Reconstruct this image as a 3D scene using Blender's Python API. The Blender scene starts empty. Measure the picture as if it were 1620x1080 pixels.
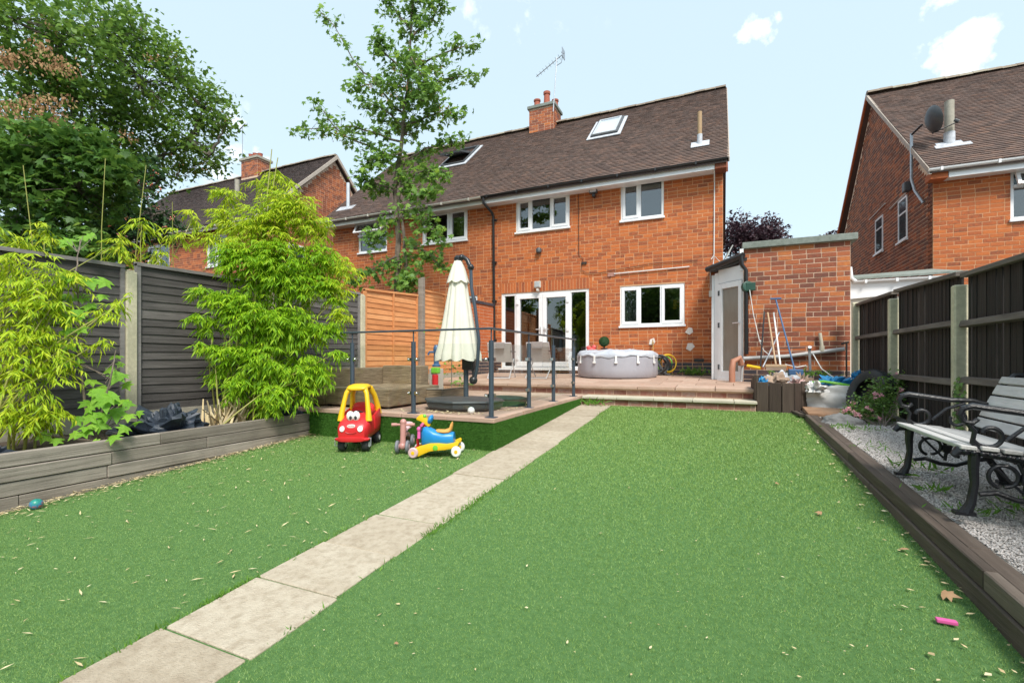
import bpy, bmesh, math, random
import numpy as np
from mathutils import Vector, Matrix, Euler, noise
R = random.Random(7)
NR = np.random.RandomState(11)
PI = math.pi
SC = bpy.context.scene
COL = SC.collection
# ------------------------------------------------------------------ camera, sky, sun, exposure
cd = bpy.data.cameras.new('camera'); cam = bpy.data.objects.new('camera', cd); COL.objects.link(cam)
cam.location = (0, 0, 1.27); cam.rotation_euler = (PI/2, 0, math.radians(24.03))
cd.sensor_width = 36; cd.lens = 36*740/1620; cd.shift_y = 27/1620
cd.clip_start = 0.05; cd.clip_end = 3000
SC.camera = cam
SUN_EL, SUN_AZ = 52, 142            # azimuth clockwise from +Y (house side), so from behind right of the camera
w = bpy.data.worlds.new('World'); SC.world = w; w.use_nodes = True
nt = w.node_tree; nt.nodes.clear()
def N(t, typ, **k):
    n = t.nodes.new(typ)
    for a, b in k.items(): setattr(n, a, b)
    return n
out = N(nt, 'ShaderNodeOutputWorld'); bg = N(nt, 'ShaderNodeBackground'); sky = N(nt, 'ShaderNodeTexSky')
sky.sky_type = 'NISHITA'; sky.sun_disc = False
sky.sun_elevation = math.radians(SUN_EL); sky.sun_rotation = math.radians(SUN_AZ)
sky.air_density = 1.0; sky.dust_density = 2.5; sky.ozone_density = 1.0
bg.inputs['Strength'].default_value = 0.135
geo = N(nt, 'ShaderNodeTexCoord')
nz = N(nt, 'ShaderNodeTexNoise'); nz.inputs['Scale'].default_value = 22; nz.inputs['Detail'].default_value = 10; nz.inputs['Roughness'].default_value = .58
nt.links.new(geo.outputs['Generated'], nz.inputs['Vector'])
def mth(op, a, b=None, clamp=False):
    m = N(nt, 'ShaderNodeMath', operation=op); m.use_clamp = clamp
    for i, x in enumerate((a, b)):
        if x is None: continue
        if isinstance(x, (int, float)): m.inputs[i].default_value = x
        else: nt.links.new(x, m.inputs[i])
    return m.outputs[0]
total = None
for d, rad, amp in [((.06,.847,.528),.033,1),((.038,.85,.522),.022,.8),((.302,.849,.434),.05,1.05),((.325,.845,.425),.035,.8),((.284,.827,.486),.05,.35),((-.764,.539,.355),.09,.45),((-.3,.6,.74),.3,.3),((.7,.1,.7),.4,.5),((.2,-.7,.68),.45,.55),((-.7,-.4,.6),.4,.45)]:
    v = Vector(d).normalized()
    dp = N(nt, 'ShaderNodeVectorMath', operation='DISTANCE'); nt.links.new(geo.outputs['Generated'], dp.inputs[0]); dp.inputs[1].default_value = v
    s = mth('MULTIPLY', mth('SUBTRACT', 1.0, mth('DIVIDE', dp.outputs['Value'], rad)), amp, True)
    total = s if total is None else mth('MAXIMUM', total, s)
cl = mth('MULTIPLY', mth('SUBTRACT', mth('ADD', total, mth('MULTIPLY', mth('SUBTRACT', nz.outputs['Fac'], .5), 2.4)), .22), 1.35, True)
cl = mth('MULTIPLY', cl, mth('MULTIPLY', total, 6.0, True))
mx = N(nt, 'ShaderNodeMix', data_type='RGBA'); nt.links.new(cl, mx.inputs['Factor'])
hz = N(nt, 'ShaderNodeMix', data_type='RGBA'); hz.inputs['Factor'].default_value = .74      # thin milky veil over the blue
nt.links.new(sky.outputs['Color'], hz.inputs['A']); hz.inputs['B'].default_value = (3.5, 4.35, 4.7, 1)
nt.links.new(hz.outputs['Result'], mx.inputs['A']); mx.inputs['B'].default_value = (7.6, 7.6, 7.6, 1)
nt.links.new(mx.outputs['Result'], bg.inputs['Color']); nt.links.new(bg.outputs[0], out.inputs[0])
sd = bpy.data.lights.new('sun', 'SUN'); so = bpy.data.objects.new('sun', sd); COL.objects.link(so)
sd.energy = 2.5; sd.angle = math.radians(16); sd.color = (1, .955, .88)
az, el = math.radians(SUN_AZ), math.radians(SUN_EL)
sv = Vector((math.sin(az)*math.cos(el), math.cos(az)*math.cos(el), math.sin(el)))
so.rotation_euler = sv.to_track_quat('Z', 'Y').to_euler(); so.location = sv*30
SC.view_settings.view_transform = 'Standard'; SC.view_settings.look = 'None'
SC.view_settings.gamma = 1; SC.view_settings.use_curve_mapping = False
SC.view_settings.exposure = 0.88
SC.cycles.max_bounces = 8; SC.cycles.transparent_max_bounces = 12
try: SC.cycles.use_denoising = True
except Exception: pass

# ------------------------------------------------------------------ materials
MATS = {}
def mat(name, cols, rough=.8, src='noise', scale=4.0, detail=4, stretch=(1,1,1), bump=0.0, bscale=30, metal=0, spec=.5, dirt=0.0, dscale=2.0, dcol=(.05,.045,.035), bstretch=None, jit=.15, trans=0.0, sheen=0):
    m = bpy.data.materials.new(name); m.use_nodes = True; t = m.node_tree; t.nodes.clear(); L = t.links.new
    o = N(t, 'ShaderNodeOutputMaterial'); b = N(t, 'ShaderNodeBsdfPrincipled'); L(b.outputs[0], o.inputs[0])
    b.inputs['Roughness'].default_value = rough; b.inputs['Metallic'].default_value = metal; b.inputs['Specular IOR Level'].default_value = spec
    tc = N(t, 'ShaderNodeTexCoord'); oi = N(t, 'ShaderNodeObjectInfo')
    off = N(t, 'ShaderNodeVectorMath', operation='SCALE'); off.inputs[0].default_value = (37, 53, 71); L(oi.outputs['Random'], off.inputs['Scale'])
    ad = N(t, 'ShaderNodeVectorMath', operation='ADD'); L(tc.outputs['Object'], ad.inputs[0]); L(off.outputs[0], ad.inputs[1])
    ge = N(t, 'ShaderNodeNewGeometry')
    if src in ('island', 'islandnoise'):
        of2 = N(t, 'ShaderNodeVectorMath', operation='SCALE'); of2.inputs[0].default_value = (91, 33, 57); L(ge.outputs['Random Per Island'], of2.inputs['Scale'])
        ad2 = N(t, 'ShaderNodeVectorMath', operation='ADD'); L(ad.outputs[0], ad2.inputs[0]); L(of2.outputs[0], ad2.inputs[1]); ad = ad2
    def nzt(sc, det, st):
        mp = N(t, 'ShaderNodeMapping'); mp.inputs['Scale'].default_value = st; L(ad.outputs[0], mp.inputs[0])
        n = N(t, 'ShaderNodeTexNoise'); n.inputs['Scale'].default_value = sc; n.inputs['Detail'].default_value = det; n.inputs['Roughness'].default_value = .62
        L(mp.outputs[0], n.inputs['Vector']); return n
    n1 = nzt(scale, detail, stretch)
    def M2(op, a, c, clamp=False):
        q = N(t, 'ShaderNodeMath', operation=op); q.use_clamp = clamp
        for i, x in enumerate((a, c)):
            if isinstance(x, (int, float)): q.inputs[i].default_value = x
            else: L(x, q.inputs[i])
        return q.outputs[0]
    spread = M2('ADD', M2('MULTIPLY', M2('SUBTRACT', n1.outputs['Fac'], .5), 2.2), .5, True)
    if src == 'noise': fac = spread
    else:
        fr = M2('FRACT', M2('ADD', ge.outputs['Random Per Island'], oi.outputs['Random']), 0)
        fac = M2('ADD', M2('MULTIPLY', fr, 1-2*jit if src == 'island' else .5), M2('MULTIPLY', spread, 2*jit if src == 'island' else .5), True)
    cr = N(t, 'ShaderNodeValToRGB'); e = cr.color_ramp.elements
    for i, c in enumerate(cols):
        p = i/(len(cols)-1) if len(cols) > 1 else 0
        if len(c) == 4: p, c = c[3], c[:3]
        x = e[i] if i < 2 else e.new(p)
        x.position = p; x.color = (*c, 1)
    if len(cols) == 1: e[1].color = (*cols[0][:3], 1)
    L(fac, cr.inputs[0]); colr = cr.outputs[0]
    if dirt:
        n2 = nzt(dscale, 6, (1, 1, 1)); mm = N(t, 'ShaderNodeMix', data_type='RGBA')
        L(M2('MULTIPLY', M2('MULTIPLY', M2('SUBTRACT', n2.outputs['Fac'], .45), 4, True), dirt), mm.inputs['Factor'])
        L(colr, mm.inputs['A']); mm.inputs['B'].default_value = (*dcol, 1); colr = mm.outputs['Result']
    L(colr, b.inputs['Base Color'])
    if bump:
        n3 = nzt(bscale, 5, bstretch or stretch); bp = N(t, 'ShaderNodeBump'); bp.inputs['Strength'].default_value = min(1, bump); bp.inputs['Distance'].default_value = .01
        L(n3.outputs['Fac'], bp.inputs['Height']); L(bp.outputs[0], b.inputs['Normal'])
    if trans:
        tr = N(t, 'ShaderNodeBsdfTranslucent'); ms = N(t, 'ShaderNodeMixShader'); ms.inputs[0].default_value = trans
        hs = N(t, 'ShaderNodeHueSaturation'); hs.inputs['Value'].default_value = 1.5; hs.inputs['Hue'].default_value = .485; L(colr, hs.inputs['Color'])
        L(hs.outputs[0], tr.inputs[0]); L(b.outputs[0], ms.inputs[1]); L(tr.outputs[0], ms.inputs[2]); L(ms.outputs[0], o.inputs[0])
    MATS[name] = m; return m
def glassmat(name, tint, refl, rough=.02, base=None):
    m = bpy.data.materials.new(name); m.use_nodes = True; t = m.node_tree; t.nodes.clear(); L = t.links.new
    o = N(t, 'ShaderNodeOutputMaterial'); tr = N(t, 'ShaderNodeBsdfTransparent'); tr.inputs[0].default_value = (*tint, 1)
    g = N(t, 'ShaderNodeBsdfGlossy'); g.inputs['Roughness'].default_value = rough
    f0 = N(t, 'ShaderNodeLayerWeight'); f0.inputs[0].default_value = .5; f = N(t, 'ShaderNodeMath', operation='POWER'); L(f0.outputs['Facing'], f.inputs[0]); f.inputs[1].default_value = 4.5
    mm = N(t, 'ShaderNodeMath', operation='MULTIPLY_ADD'); mm.use_clamp = True; L(f.outputs[0], mm.inputs[0]); mm.inputs[1].default_value = 1.0; mm.inputs[2].default_value = refl
    ms = N(t, 'ShaderNodeMixShader'); L(mm.outputs[0], ms.inputs[0]); L(tr.outputs[0], ms.inputs[1]); L(g.outputs[0], ms.inputs[2]); L(ms.outputs[0], o.inputs[0])
    return m
brick = mat('brick_orange', [(.11,.042,.03),(.23,.068,.03,.14),(.39,.10,.03,.34),(.49,.132,.032,.7),(.57,.175,.045)], .85, 'island', 26, 5, bump=.6, bscale=60, dirt=.35, dscale=1.1, dcol=(.22,.08,.04), jit=.2)
brick_far = mat('brick_red', [(.15,.05,.03),(.30,.085,.035,.4),(.44,.12,.04,.7),(.54,.18,.055)], .85, 'island', 22, 4, bump=.5, bscale=60, dirt=.3, dscale=1, dcol=(.15,.06,.04), jit=.15)
brick_shed = mat('brick_mixed', [(.13,.05,.035),(.22,.068,.038,.3),(.33,.09,.038,.55),(.44,.13,.042,.8),(.60,.21,.05)], .85, 'island', 20, 5, bump=.7, bscale=50, dirt=.3, dscale=2.5, dcol=(.13,.06,.045), jit=.12)
brick_blue = mat('brick_dark', [(.03,.03,.04),(.06,.05,.06),(.10,.055,.05)], .55, 'island', 20, 4, bump=.4)
brick_step = mat('brick_step', [(.17,.06,.045),(.28,.10,.07),(.36,.17,.13),(.40,.32,.28)], .9, 'island', 16, 5, bump=.7, dirt=.4, dscale=4, dcol=(.45,.38,.33))
brick_paint = mat('brick_painted_orange', [(.42,.10,.03),(.52,.135,.035)], .8, 'island', 12, 4, bump=.4)
mortar = mat('mortar', [(.55,.29,.145),(.71,.43,.25)], .95, scale=8, bump=.5, bscale=80, dirt=.25, dcol=(.45,.24,.14))
mortar_d = mat('mortar_grey', [(.52,.34,.23),(.70,.52,.39)], .95, scale=9, bump=.5, bscale=80, dirt=.25, dcol=(.35,.22,.16))
brick_gable = mat('brick_gable', [(.09,.035,.024),(.18,.06,.028,.4),(.30,.088,.03,.75),(.46,.14,.04)], .85, 'island', 22, 4, bump=.5, bscale=60, jit=.12)
mortar_l = mat('mortar_light', [(.66,.5,.36),(.82,.66,.5)], .95, scale=9, bump=.4, bscale=80)
tile = mat('roof_tile', [(.082,.055,.047),(.12,.078,.064,.35),(.155,.098,.078,.68),(.21,.12,.085,.93),(.40,.21,.12)], .85, 'island', 9, 5, bump=.5, dirt=.45, dscale=.8, dcol=(.11,.088,.078), jit=.18)
tile_far = mat('roof_tile_far', [(.055,.042,.04),(.085,.06,.055),(.12,.08,.068)], .85, 'island', 9, 5, bump=.4, dirt=.4, dscale=.8)
ridge_m = mat('ridge_tile', [(.12,.085,.065),(.25,.20,.15),(.36,.34,.26)], .9, 'islandnoise', 8, bump=.5)
cream_mortar = mat('verge_mortar', [(.36,.30,.25),(.5,.44,.38)], .9, scale=12, bump=.4)
upvc = mat('white_upvc', [(.74,.75,.77),(.82,.83,.84)], .3, scale=2)
upvc_old = mat('cream_gutter', [(.5,.47,.40),(.62,.6,.54)], .5, scale=3)
black_pl = mat('black_plastic', [(.012,.012,.013),(.022,.022,.024)], .35, scale=5)
grey_metal = mat('galvanised', [(.35,.37,.40),(.5,.52,.55)], .4, scale=20, metal=.7)
alu = mat('aluminium', [(.62,.63,.65),(.72,.73,.75)], .35, metal=.6)
lead = mat('lead_flashing', [(.34,.36,.40),(.62,.64,.68)], .5, scale=10)
glass_w = glassmat('window_glass', (.62,.66,.66), .16)
glass_b = glassmat('balustrade_glass', (.96,.98,.97), .025)
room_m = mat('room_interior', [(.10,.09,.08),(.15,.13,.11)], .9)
curtain_m = mat('curtain', [(.35,.38,.36),(.5,.52,.5)], .9, scale=40, stretch=(1,1,.02))
concrete = mat('concrete', [(.30,.28,.23),(.42,.39,.32)], .9, scale=14, detail=7, bump=.5, bscale=60, dirt=.35, dscale=3, dcol=(.12,.11,.08))
concrete_g = mat('mossy_concrete', [(.16,.18,.16),(.27,.30,.27)], .9, scale=9, bump=.6, bscale=40, dirt=.4, dcol=(.06,.08,.05))
coping_m = mat('pale_coping', [(.45,.41,.32),(.58,.54,.43)], .9, scale=8, bump=.4, dirt=.35, dscale=4, dcol=(.14,.13,.09))
path_m = mat('path_slab', [(.33,.27,.195),(.46,.39,.295),(.57,.505,.40)], .92, 'islandnoise', 9, 10, bump=.9, bscale=110, dirt=.5, dscale=22, dcol=(.25,.19,.125))
pave_m = mat('patio_slab', [(.32,.20,.145),(.43,.285,.215),(.50,.37,.29)], .9, 'islandnoise', 5, 7, bump=.5, bscale=70, dirt=.45, dscale=3, dcol=(.30,.245,.19))
wood_grey = mat('weathered_board', [(.13,.105,.085),(.25,.215,.18),(.40,.35,.30)], .85, 'islandnoise', 7, 7, stretch=(.12,.12,3), bump=.8, bscale=14, dirt=.35, dscale=2.5, dcol=(.05,.042,.035))
wood_sleeper = mat('sleeper_board', [(.05,.035,.026),(.11,.082,.064),(.21,.17,.138)], .85, 'islandnoise', 6, 7, stretch=(3,.15,3), bump=.8, bscale=12, dirt=.3, dcol=(.02,.018,.016))
slat_grey = mat('lap_board_dark', [(.042,.037,.034),(.082,.075,.071),(.17,.155,.145)], .85, 'islandnoise', 7, 7, stretch=(.3,.25,4), bump=.8, bscale=10, dirt=.3, dscale=3, dcol=(.03,.028,.028))
batten_grey = mat('fence_batten_grey', [(.15,.14,.135),(.27,.25,.24)], .85, scale=7, stretch=(1,.3,1), bump=.6)
slat_or = mat('lap_board_orange', [(.46,.17,.055),(.64,.27,.10),(.76,.40,.18)], .75, 'islandnoise', 7, 7, stretch=(.3,.25,4), bump=.7, bscale=10, dirt=.3, dscale=3, dcol=(.28,.09,.03))
wood_dk = mat("upright_board_brown", [(.03,.020,.015),(.062,.042,.031),(.11,.08,.062)], .85, "islandnoise", 7, 6, stretch=(4,4,.25), bump=.8, bscale=10)
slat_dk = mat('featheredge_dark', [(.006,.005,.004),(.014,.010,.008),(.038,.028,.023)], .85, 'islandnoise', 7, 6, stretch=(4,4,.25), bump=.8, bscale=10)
rail_dk = mat('fence_rail_brown', [(.08,.064,.054),(.19,.16,.135)], .85, scale=7, stretch=(3,.3,3), bump=.7)
post_c = mat('concrete_post', [(.48,.44,.31),(.66,.61,.44)], .92, scale=25, detail=8, bump=.6, bscale=90, dirt=.3, dscale=3, dcol=(.20,.195,.14))
bark = mat('bark', [(.09,.075,.06),(.20,.17,.14)], .95, scale=16, stretch=(1,1,.3), bump=1, bscale=30)
bark_y = mat('young_bark', [(.12,.095,.075),(.22,.175,.14)], .9, scale=14, bump=.6, bscale=40)
bamboo_m = mat('bamboo_cane', [(.20,.24,.04),(.38,.34,.09)], .5, 'islandnoise', 3)
leaf_syc = mat('leaf_sycamore', [(.06,.13,.03),(.11,.22,.038,.45),(.18,.31,.045,.85),(.28,.38,.07)], .5, 'islandnoise', 1.4, 3, spec=.35, trans=.38)
leaf_map = mat('leaf_field_maple', [(.03,.085,.022),(.065,.16,.03),(.13,.26,.042),(.25,.37,.07)], .5, 'islandnoise', 1.2, 3, spec=.35, trans=.36)
leaf_row = mat('leaf_rowan', [(.02,.055,.022),(.035,.09,.03),(.06,.14,.035)], .55, 'islandnoise', 1, 3, spec=.3, trans=.25)
leaf_yng = mat('leaf_young_maple', [(.055,.12,.036),(.10,.21,.042),(.17,.32,.048),(.30,.46,.06)], .5, 'islandnoise', 1.6, 3, spec=.35, trans=.40)
leaf_bam = mat('leaf_bamboo', [(.07,.19,.008),(.19,.39,.012,.4),(.37,.55,.02,.8),(.60,.62,.05)], .5, 'islandnoise', 1.6, 3, spec=.3, trans=.35)
leaf_bamy = mat('leaf_bamboo_yellow', [(.10,.24,.01),(.32,.48,.018,.4),(.52,.60,.03,.8),(.66,.52,.07)], .5, 'islandnoise', 2.5, 3, spec=.3, trans=.35)
leaf_sap = mat('leaf_sapling', [(.10,.28,.02),(.20,.42,.03),(.32,.52,.05)], .5, 'islandnoise', 20, 4, spec=.4, trans=.35, bump=.4, bscale=60)
leaf_pur = mat('leaf_purple', [(.025,.012,.02),(.055,.025,.035),(.11,.06,.07)], .6, 'islandnoise', 1.5, trans=.15)
leaf_rose = mat('leaf_rose', [(.05,.11,.025),(.12,.24,.045),(.26,.38,.09)], .5, 'islandnoise', 6, trans=.25)
samara = mat('brown_seed_cluster', [(.26,.13,.06),(.42,.24,.12),(.50,.38,.18)], .8, 'island', 4, trans=.25)
berry = mat('rowan_berry', [(.45,.07,.02),(.6,.13,.03)], .4, 'island')
pinkp = mat('pink_petal', [(.72,.16,.27),(.82,.42,.46),(.85,.66,.62)], .6, 'island', trans=.25)
weed_m = mat('weed_leaf', [(.06,.16,.015),(.12,.28,.03),(.2,.36,.05)], .6, 'islandnoise', 5, trans=.3)
straw_m = mat('dry_straw', [(.42,.30,.15),(.62,.50,.28),(.75,.66,.45)], .8, 'island', 4)
dryleaf = mat('brown_leaf', [(.28,.15,.07),(.42,.27,.15)], .8, 'islandnoise', 20)
def turfmat(name, a, b, c, big=1.6):
    m = mat(name, [a, b, c], .75, 'noise', big, 7, spec=.25)
    return m
turf_m = mat('artificial_turf', [(.07,.16,.045),(.10,.21,.065),(.13,.25,.085)], .8, 'noise', 40, 9, bump=1, bscale=200, spec=.2)
blade_m = mat('turf_blade', [(.08,.17,.035),(.205,.335,.08,.35),(.30,.45,.135,.7),(.52,.66,.30)], .65, 'island', 1.1, 8, jit=.13, spec=.3, trans=.25)
turf_side = mat('turf_side', [(.04,.13,.018),(.075,.21,.03),(.13,.30,.055)], .8, 'noise', 60, 6, bump=1, bscale=250, spec=.2)
soil = mat('soil', [(.05,.035,.025),(.10,.075,.055)], .95, scale=10, detail=8, bump=1, bscale=30)
gravel_b = mat('gravel_bed', [(.24,.22,.20),(.46,.43,.40)], .9, scale=60, detail=8, bump=1, bscale=90)
gravel_s = mat('gravel_stone', [(.26,.235,.22),(.52,.48,.455),(.68,.63,.60)], .85, 'island', 30)
rattan = mat('rattan', [(.09,.06,.035),(.25,.18,.11),(.44,.34,.23)], .65, scale=4, detail=8, stretch=(1.5,1.5,30), bump=.9, bscale=22, bstretch=(3,3,14))
steel_dk = mat('anthracite_metal', [(.055,.075,.10),(.075,.10,.13)], .35, scale=3, metal=.3)
chrome = mat('polished_steel', [(.6,.6,.6)], .15, metal=1)
cream_fab = mat('cream_canvas', [(.68,.66,.56),(.80,.78,.68)], .9, scale=3, bump=.4, bscale=12, trans=.12)
dkgrey_pl = mat('dark_grey_plastic', [(.045,.052,.06),(.075,.083,.092)], .5, scale=4, dirt=.3, dscale=6, dcol=(.13,.11,.08))
green_pl = mat('dark_green_plastic', [(.008,.05,.035),(.015,.075,.05)], .45, dirt=.2, dcol=(.08,.08,.05))
tub_m = mat('tub_grey_pvc', [(.33,.33,.37),(.38,.38,.42)], .45, scale=2)
tubtop_m = mat('tub_cover', [(.36,.39,.45),(.55,.58,.63)], .5, scale=4, bump=.5, bscale=10)
fab_grey = mat('sling_fabric', [(.42,.40,.38),(.50,.48,.46)], .85, scale=30)
fab_dk = mat('sling_pillow', [(.27,.24,.23),(.33,.30,.29)], .85, scale=30)
iron = mat('cast_iron', [(.006,.0065,.009),(.016,.017,.022)], .35, scale=20, bump=.3, bscale=70)
slat_w = mat('bench_slat', [(.34,.33,.32),(.50,.49,.48),(.64,.62,.60)], .6, 'islandnoise', 9, 6, stretch=(4,.3,4), bump=.4, dirt=.3, dscale=3, dcol=(.17,.165,.16))
rubber = mat('rubber', [(.018,.019,.021),(.04,.041,.045)], .75, scale=10, bump=.3)
stone_m = mat('stone', [(.16,.155,.15),(.27,.265,.26)], .9, scale=10, bump=.8, bscale=25)
mem_blue = mat('blue_black_membrane', [(.015,.022,.034),(.04,.052,.075)], .5, scale=8, bump=.6, bscale=25)
def plain(name, c, rough=.35, **k): return mat(name, [tuple(x*.92 for x in c), c], rough, scale=3, **k)
red_p = plain('red_plastic', (.62,.025,.03)); yel_p = plain('yellow_plastic', (.80,.50,.015)); white_p = plain('white_plastic', (.82,.82,.80))
blk_r = plain('black_wheel', (.03,.03,.035), .6); blue_p = plain('blue_plastic', (.015,.24,.58)); org_p = plain('orange_plastic', (.75,.38,.10))
pink_p = plain('dusty_pink', (.50,.25,.22)); pinkl = plain('pale_pink', (.66,.45,.48)); hotpink = plain('hot_pink', (.72,.12,.36)); greyw = plain('grey_wheel', (.18,.19,.21), .6)
lime_p = plain('lime_plastic', (.18,.55,.05)); teal_p = plain('teal_plastic', (.01,.22,.20)); tar_blue = mat('blue_tarpaulin', [(.01,.16,.38),(.03,.30,.55)], .5, scale=6, bump=.8, bscale=14)
dblue_p = plain('dull_blue_plastic', (.06,.13,.26)); white_sack = mat('white_woven_sack', [(.60,.59,.58),(.80,.79,.78)], .7, scale=4, bump=.6, bscale=12, dirt=.2, dscale=3, dcol=(.2,.18,.16))
tan_sack = mat('tan_sack', [(.26,.18,.13),(.42,.31,.23)], .85, scale=5, bump=.7, bscale=14)
clay = plain('clay_pipe', (.42,.19,.12), .6); pot_red = plain('chimney_pot', (.36,.10,.06), .8); pipe_grey = plain('grey_pipe', (.42,.42,.42), .45); wood_handle = plain('wood_handle', (.48,.33,.2), .6)
buff = plain('buff_flue', (.40,.27,.15), .8); cable_m = plain('dark_cable', (.03,.025,.02), .6); cable_w = plain('white_cable', (.7,.7,.68), .5)

# ------------------------------------------------------------------ mesh helpers
ORG = {}
class MB:
    def __init__(s, T=None): s.v = []; s.f = []; s.T = T
    def add(s, vs, fs):
        b = len(s.v)
        s.v += [tuple(s.T @ Vector(p)) if s.T else tuple(p) for p in vs]
        s.f += [tuple(i+b for i in f) for f in fs]; return s
    def box(s, x0, x1, y0, y1, z0, z1):
        return s.add([(x0,y0,z0),(x1,y0,z0),(x1,y1,z0),(x0,y1,z0),(x0,y0,z1),(x1,y0,z1),(x1,y1,z1),(x0,y1,z1)],
                     [(0,3,2,1),(4,5,6,7),(0,1,5,4),(1,2,6,5),(2,3,7,6),(3,0,4,7)])
    def hexa(s, p): return s.add(p, [(0,3,2,1),(4,5,6,7),(0,1,5,4),(1,2,6,5),(2,3,7,6),(3,0,4,7)])
    def tube(s, pts, r, n=8, cap=True):
        pts = [Vector(p) for p in pts]; rs = r if isinstance(r, (list, tuple)) else [r]*len(pts)
        vs = []; fs = []; up = None
        for i, p in enumerate(pts):
            d = (pts[min(i+1, len(pts)-1)]-pts[max(i-1, 0)]).normalized()
            if up is None: up = Vector((0,0,1)) if abs(d.z) < .9 else Vector((1,0,0))
            a = d.cross(up)
            if a.length < 1e-4: a = d.orthogonal()
            a.normalize(); b = a.cross(d).normalized(); up = b
            for k in range(n):
                t = 2*PI*k/n; vs.append(p + a*math.cos(t)*rs[i] + b*math.sin(t)*rs[i])
        for i in range(len(pts)-1):
            for k in range(n):
                k2 = (k+1) % n; fs.append((i*n+k, i*n+k2, (i+1)*n+k2, (i+1)*n+k))
        if cap: fs.append(tuple(range(n))[::-1]); fs.append(tuple(range((len(pts)-1)*n, len(pts)*n)))
        return s.add(vs, fs)
    def lathe(s, prof, c=(0,0,0), n=24, sx=1, sy=1, axis=None):
        vs = []; fs = []
        for r, z in prof:
            for k in range(n):
                t = 2*PI*k/n; p = Vector((r*sx*math.cos(t), r*sy*math.sin(t), z))
                if axis: p = Vector((0,0,1)).rotation_difference(Vector(axis)) @ p
                vs.append(p+Vector(c))
        m = len(prof)
        for i in range(m-1):
            for k in range(n):
                k2 = (k+1) % n; fs.append((i*n+k, i*n+k2, (i+1)*n+k2, (i+1)*n+k))
        fs.append(tuple(range(n))[::-1]); fs.append(tuple(range((m-1)*n, m*n)))
        return s.add(vs, fs)
    def ball(s, c, r, n=14, m=9, rot=None):
        r = (r, r, r) if isinstance(r, (int, float)) else r
        vs = []; fs = []
        for i in range(m+1):
            a = PI*i/m
            for k in range(n):
                t = 2*PI*k/n; p = Vector((r[0]*math.sin(a)*math.cos(t), r[1]*math.sin(a)*math.sin(t), r[2]*math.cos(a)))
                if rot: p = rot @ p
                vs.append(p+Vector(c))
        for i in range(m):
            for k in range(n):
                k2 = (k+1) % n; fs.append((i*n+k, (i+1)*n+k, (i+1)*n+k2, i*n+k2))
        return s.add(vs, fs)
    def loft(s, secs, n=20, pw=3.0):
        """secs: (centre, rx, rz) of superellipse sections in the local XZ plane, stacked along local Y"""
        vs = []; fs = []
        for (c, rx, rz) in secs:
            for k in range(n):
                t = 2*PI*k/n; ct, st = math.cos(t), math.sin(t)
                vs.append((c[0]+rx*math.copysign(abs(ct)**(2/pw), ct), c[1], c[2]+rz*math.copysign(abs(st)**(2/pw), st)))
        for i in range(len(secs)-1):
            for k in range(n):
                k2 = (k+1) % n; fs.append((i*n+k, (i+1)*n+k, (i+1)*n+k2, i*n+k2))
        fs.append(tuple(range(n))); fs.append(tuple(range((len(secs)-1)*n, len(secs)*n))[::-1])
        return s.add(vs, fs)
    def extr(s, poly, d0, d1, plane='xz'):
        n = len(poly)
        if plane == 'xz': a = [(x, d0, z) for x, z in poly]; b = [(x, d1, z) for x, z in poly]
        elif plane == 'yz': a = [(d0, y, z) for y, z in poly]; b = [(d1, y, z) for y, z in poly]
        else: a = [(x, y, d0) for x, y in poly]; b = [(x, y, d1) for x, y in poly]
        return s.add(a+b, [tuple(range(n)), tuple(range(n, 2*n))[::-1]] + [(i, n+i, n+(i+1) % n, (i+1) % n) for i in range(n)])
    def build(s, name, m, parent=None, smooth=False, bevel=0, seg=2):
        me = bpy.data.meshes.new(name); me.from_pydata(s.v, [], s.f)
        if bevel or smooth:
            bm = bmesh.new(); bm.from_mesh(me); bmesh.ops.recalc_face_normals(bm, faces=bm.faces)
            if bevel: bmesh.ops.bevel(bm, geom=list(bm.edges), offset=bevel, segments=seg, affect='EDGES', profile=.6, clamp_overlap=True)
            bm.to_mesh(me); bm.free()
        else:
            bm = bmesh.new(); bm.from_mesh(me); bmesh.ops.recalc_face_normals(bm, faces=bm.faces); bm.to_mesh(me); bm.free()
        return link(name, me, m, parent, smooth)
def setorg(o, loc, parent=None):
    ORG[o.name] = Vector(loc)
def org(o): return ORG.get(o.name, Vector((0,0,0))) if o else Vector((0,0,0))
def link(name, me, m, parent=None, smooth=False, recenter=True):
    me.materials.append(m)
    if smooth:
        me.polygons.foreach_set('use_smooth', [True]*len(me.polygons))
        try: me.set_sharp_from_angle(angle=math.radians(42))
        except Exception: pass
    o = bpy.data.objects.new(name, me); COL.objects.link(o)
    c = Vector((0,0,0))
    if recenter and len(me.vertices):
        a = np.empty(len(me.vertices)*3, 'f'); me.vertices.foreach_get('co', a); a = a.reshape(-1,3)
        lo, hi = a.min(0), a.max(0); c = Vector((float(lo[0]+hi[0])/2, float(lo[1]+hi[1])/2, float(lo[2])))
        me.transform(Matrix.Translation(-c))
    if parent: o.parent = parent
    o.location = c-org(parent); setorg(o, c); return o
def tag(o, label=None, cat=None, group=None, kind=None):
    if label: o['label'] = label
    if cat: o['category'] = cat
    if group: o['group'] = group
    if kind: o['kind'] = kind
    return o
def thing(name, label, cat, loc=(0,0,0), group=None, live=True):
    o = bpy.data.objects.new(name, None); COL.objects.link(o); o.location = loc; o.empty_display_size = .1
    setorg(o, loc if live else (0,0,0)); return tag(o, label, cat, group)
def st(o): o['kind'] = 'structure'; return o
def stuff(o): o['kind'] = 'stuff'; return o
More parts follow.
